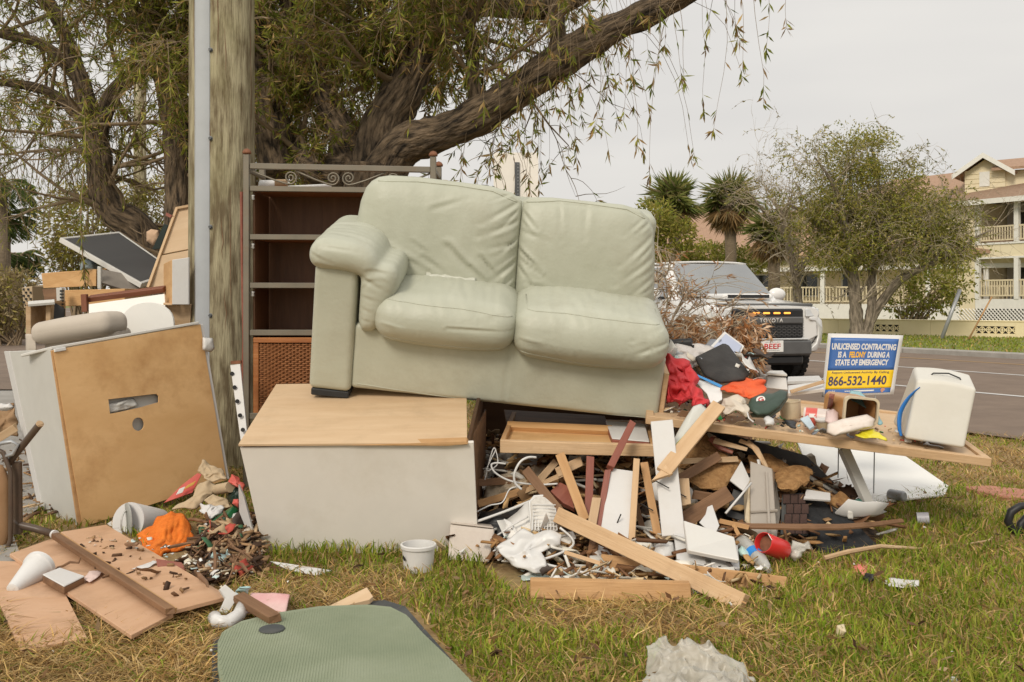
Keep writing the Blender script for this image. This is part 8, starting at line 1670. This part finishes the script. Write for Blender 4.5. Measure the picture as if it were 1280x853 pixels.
# chips and splinters
def chips(name, m, n, poly, zr, size, cols, seed, lift=None, asp=(1.5, 5), label=None):
    rng = np.random.default_rng(seed); xs = np.array([p[0] for p in poly]); ys = np.array([p[1] for p in poly]); x = rng.uniform(xs.min(), xs.max(), n * 3); y = rng.uniform(ys.min(), ys.max(), n * 3); k = inside(x, y, poly); x, y = x[k][:n], y[k][:n]; n = len(x)
    z = rng.uniform(zr[0], zr[1], n) if lift is None else lift(x, y) + rng.uniform(zr[0], zr[1], n); L = rng.uniform(*size, n); A = L / rng.uniform(*asp, n); th = rng.uniform(.002, .006, n)
    a = rng.uniform(0, math.tau, n); el = rng.normal(0, .35, n); d = np.stack([np.cos(a) * np.cos(el), np.sin(a) * np.cos(el), np.sin(el)], 1); s = np.cross(d, [0, 0, 1]); s /= np.linalg.norm(s, axis=1, keepdims=True) + 1e-9; u = np.cross(s, d)
    r_ = rng.normal(0, .5, n); s, u = s * np.cos(r_)[:, None] + u * np.sin(r_)[:, None], u * np.cos(r_)[:, None] - s * np.sin(r_)[:, None]
    c = np.stack([x, y, z + .004], 1); V = np.empty((n, 8, 3)); i = 0
    for kx in (-1, 1):
        for ky in (-1, 1):
            for kz in (-1, 1):
                V[:, i] = c + d * (L * kx / 2 * rng.uniform(.7, 1, n))[:, None] + s * (A * ky / 2 * rng.uniform(.5, 1, n))[:, None] + u * (th * kz)[:, None]; i += 1
    F6 = np.array([0, 1, 3, 2, 4, 6, 7, 5, 0, 4, 5, 1, 2, 3, 7, 6, 0, 2, 6, 4, 1, 5, 7, 3]); Lp = ((np.arange(n) * 8)[:, None] + F6[None]).ravel()
    cc = cols[rng.integers(0, len(cols), n)] * rng.uniform(.7, 1.2, (n, 1)); return kind(fast_mesh(name, V.reshape(-1, 3), np.full(n * 6, 4), Lp, m, np.repeat(cc, 8, axis=0)), 'stuff')
CW = np.array([[.5, .32, .15], [.40, .22, .09], [.24, .12, .055], [.60, .46, .28], [.62, .60, .55], [.16, .08, .04]]); CB = np.array([[.12, .065, .035], [.20, .11, .06], [.30, .18, .09], [.07, .04, .025], [.42, .30, .18]]); CWh = np.array([[.74, .72, .67], [.68, .64, .55], [.62, .56, .44], [.50, .60, .58], [.72, .70, .66]]); CF = np.array([[.74, .72, .67], [.74, .72, .67], [.70, .66, .58], [.68, .64, .55], [.52, .60, .56], [.66, .62, .52], [.62, .58, .5], [.55, .38, .20], [.42, .25, .11], [.74, .73, .70], [.12, .10, .09]])
def hump(cx_, cy_, r, h_): return lambda x, y: h_ * np.clip(1 - ((x - cx_) ** 2 + (y - cy_) ** 2) / r ** 2, 0, 1) ** .7
def scraps(name, m, n, poly, zr, size, cols, seed, lift=None, asp=(1, 2.2), el=.5, bend=.6):
    """torn, bent flakes: each a small curved sheet with an uneven outline"""
    rng = np.random.default_rng(seed); xs = np.array([p[0] for p in poly]); ys = np.array([p[1] for p in poly]); x = rng.uniform(xs.min(), xs.max(), n * 4); y = rng.uniform(ys.min(), ys.max(), n * 4); k = inside(x, y, poly); x, y = x[k][:n], y[k][:n]; n = len(x)
    z = (0 if lift is None else lift(x, y)) + rng.uniform(zr[0], zr[1], n); L = size[0] * (size[1] / size[0]) ** (rng.random(n) ** 1.8); A = L / rng.uniform(*asp, n)
    a = rng.uniform(0, math.tau, n); e = rng.normal(0, el, n); d = np.stack([np.cos(a) * np.cos(e), np.sin(a) * np.cos(e), np.sin(e)], 1); s = np.cross(d, [0, 0, 1]); s /= np.linalg.norm(s, axis=1, keepdims=True) + 1e-9; u = np.cross(s, d); r_ = rng.normal(0, el, n)[:, None]; s, u = s * np.cos(r_) + u * np.sin(r_), u * np.cos(r_) - s * np.sin(r_)
    nu, nv = 4, 3; kb = rng.normal(0, bend, n); kc = rng.normal(0, bend, n); V = np.empty((n, 2, nv + 1, nu + 1, 3)); c = np.stack([x, y, z], 1); th = rng.uniform(.001, .004, n)
    for j in range(nv + 1):
        w_ = rng.uniform(.55, 1.0, (2, n))
        for i in range(nu + 1):
            p, q = i / nu * 2 - 1, j / nv * 2 - 1; lx = L / 2 * p * np.where(p < 0, w_[0], w_[1]); ly = A / 2 * q * (1 - .25 * rng.random(n) * p * p); h = (kb * p * p + kc * q * q * .6 + .25 * rng.normal(0, 1, n) * p * q) * L * .22
            for t in (0, 1): V[:, t, j, i] = c + d * lx[:, None] + s * ly[:, None] + u * (h + th * t)[:, None]
    W1 = nu + 1; N1 = (nv + 1) * W1; Fq = []
    for j in range(nv):
        for i in range(nu): b0 = j * W1 + i; Fq += [b0, b0 + 1, b0 + W1 + 1, b0 + W1, N1 + b0, N1 + b0 + W1, N1 + b0 + W1 + 1, N1 + b0 + 1]
    rim = [i for i in range(nu)] + [j * W1 + nu for j in range(nv)] + [nv * W1 + i for i in range(nu, 0, -1)] + [j * W1 for j in range(nv, 0, -1)]
    for a0, a1 in zip(rim, rim[1:] + rim[:1]): Fq += [a0, N1 + a0, N1 + a1, a1]
    Fq = np.array(Fq); Lp = ((np.arange(n) * 2 * N1)[:, None] + Fq[None]).ravel(); cc = cols[rng.integers(0, len(cols), n)] * rng.uniform(.75, 1.1, (n, 1)); return kind(fast_mesh(name, V.reshape(-1, 3), np.full(n * len(Fq) // 4, 4), Lp, m, np.repeat(cc, 2 * N1, axis=0)), 'stuff')
hl = G(285, 690); lp_ = hump(hl.x + .02, hl.y + .1, .40, .07)
chips('wood_debris', M_chip, 900, GP([(232, 714), (262, 738), (330, 718), (322, 690), (320, 665), (262, 668), (250, 695)]), (0, .05), (.02, .16), CB, 1, lp_, (3, 12))
chips('leaf_debris', M_chip, 70, GP([(75, 692), (140, 690), (180, 708), (285, 745), (215, 770), (120, 740)]), (.066, .074), (.01, .05), CB, 12, None, (1.5, 6))
CM = np.array([[.72, .70, .66], [.68, .62, .52], [.50, .37, .22], [.40, .30, .19], [.60, .52, .42], [.08, .06, .05], [.55, .10, .07], [.05, .12, .06], [.45, .60, .58], [.74, .73, .71]])
scraps('paper_debris', M_chip, 150, GP([(245, 712), (262, 735), (335, 720), (318, 690), (312, 650), (270, 650), (250, 690)]), (.0, .06), (.02, .14), CM, 2, lp_)
scraps('plaster_debris', M_chip, 60, GP([(95, 700), (150, 685), (200, 695), (300, 740), (300, 775), (262, 745), (200, 715)]), (.065, .08), (.012, .05), CWh, 8, None, el=.2)
ml = lambda x, y: np.array([mound((a + .35) / 2.25, (b_ - 4.85) / 2.4).z if 0 < (a + .35) / 2.25 < 1 and 0 < (b_ - 4.85) / 2.4 < 1 else .01 for a, b_ in zip(x, y)])
MP = [(-.3, 4.6), (1.0, 4.6), (1.9, 5.0), (1.9, 6.2), (-.3, 6.2)]
chips('timber_debris', M_chip, 1100, MP, (0, .07), (.05, .34), CW, 3, ml, (4, 14))
scraps('torn_debris', M_chip, 300, MP, (0, .10), (.05, .32), np.concatenate([CM[:6], CM[9:], CW, CB]), 9, ml)
FP = GP([(640, 712), (690, 690), (930, 700), (975, 735), (900, 745), (700, 738)])
scraps('front_debris', M_chip, 120, FP, (.0, .05), (.04, .17), CF, 4, None)
chips('splinter_debris', M_chip, 150, FP, (.0, .06), (.04, .18), CW, 14, None, (4, 12))
chips('bark_debris', M_chip, 260, [(-.1, 4.45), (.9, 4.4), (1.2, 4.75), (-.1, 4.85)], (.0, .12), (.04, .2), CW, 5, None, (3, 10))
scraps('loose_debris', M_chip, 60, [(-.1, 4.45), (.9, 4.4), (1.3, 4.75), (-.1, 4.9)], (.0, .1), (.05, .2), CF, 15, None)
chips('yard_debris', M_chip, 350, GP([(20, 690), (85, 640), (70, 560), (-40, 560), (-40, 700)]), (.0, .05), (.02, .12), CB, 6, None, (3, 10))
scraps('lawn_debris', M_chip, 90, GP([(-60, 853), (1330, 853), (1330, 620), (1100, 640), (960, 740), (600, 750), (330, 720)]), (.015, .04), (.01, .05), np.concatenate([CWh[:2], CB, CB]), 7, None)
# dead leaves lying in the grass
n = 1500; x, y = scatter(n * 2, 2.8, 11, 1.5); k = keep(x, y); x, y = x[k][:n], y[k][:n]; n = len(x); dd = rng.normal(size=(n, 3)); dd[:, 2] *= .35
V, fn, L_, cc = leaf_arrays(np.stack([x, y, rng.uniform(.01, .05, n)], 1), dd, rng.uniform(.03, .08, n), rng.uniform(.006, .02, n), rng, pick(rng, n, BR, CB, .4)); kind(fast_mesh('fallen_leaves', V, fn, L_, M_leaf, cc), 'stuff')
def door_lift(x, y): return np.array([d0.z - (dn_.x * (a - d0.x) + dn_.y * (b_ - d0.y)) / dn_.z for a, b_ in zip(x, y)])
TP = [tuple(DP(*q).xy) for q in ((.12, .05), (1.45, .05), (1.3, .5), (.1, .8))]
CT = np.concatenate([CM, np.array([[.02, .02, .02], [.03, .20, .05], [.6, .1, .08], [.30, .32, .36], [.62, .60, .55]])])
scraps('table_debris', M_chip, 75, TP, (.004, .02), (.015, .11), CT, 21, door_lift, el=.35)
chips('crumb_debris', M_chip, 120, TP, (0, .004), (.006, .03), CT, 22, door_lift, (1, 3))
HP = [tuple(P(x, 440, Y).xy) for x, Y in ((825, 5.5), (940, 5.4), (960, 6.0), (830, 6.1))]
scraps('heap_debris', M_chip, 70, HP, (.02, .16), (.05, .22), CT, 23, lambda x, y: door_lift(x, y) + .10)
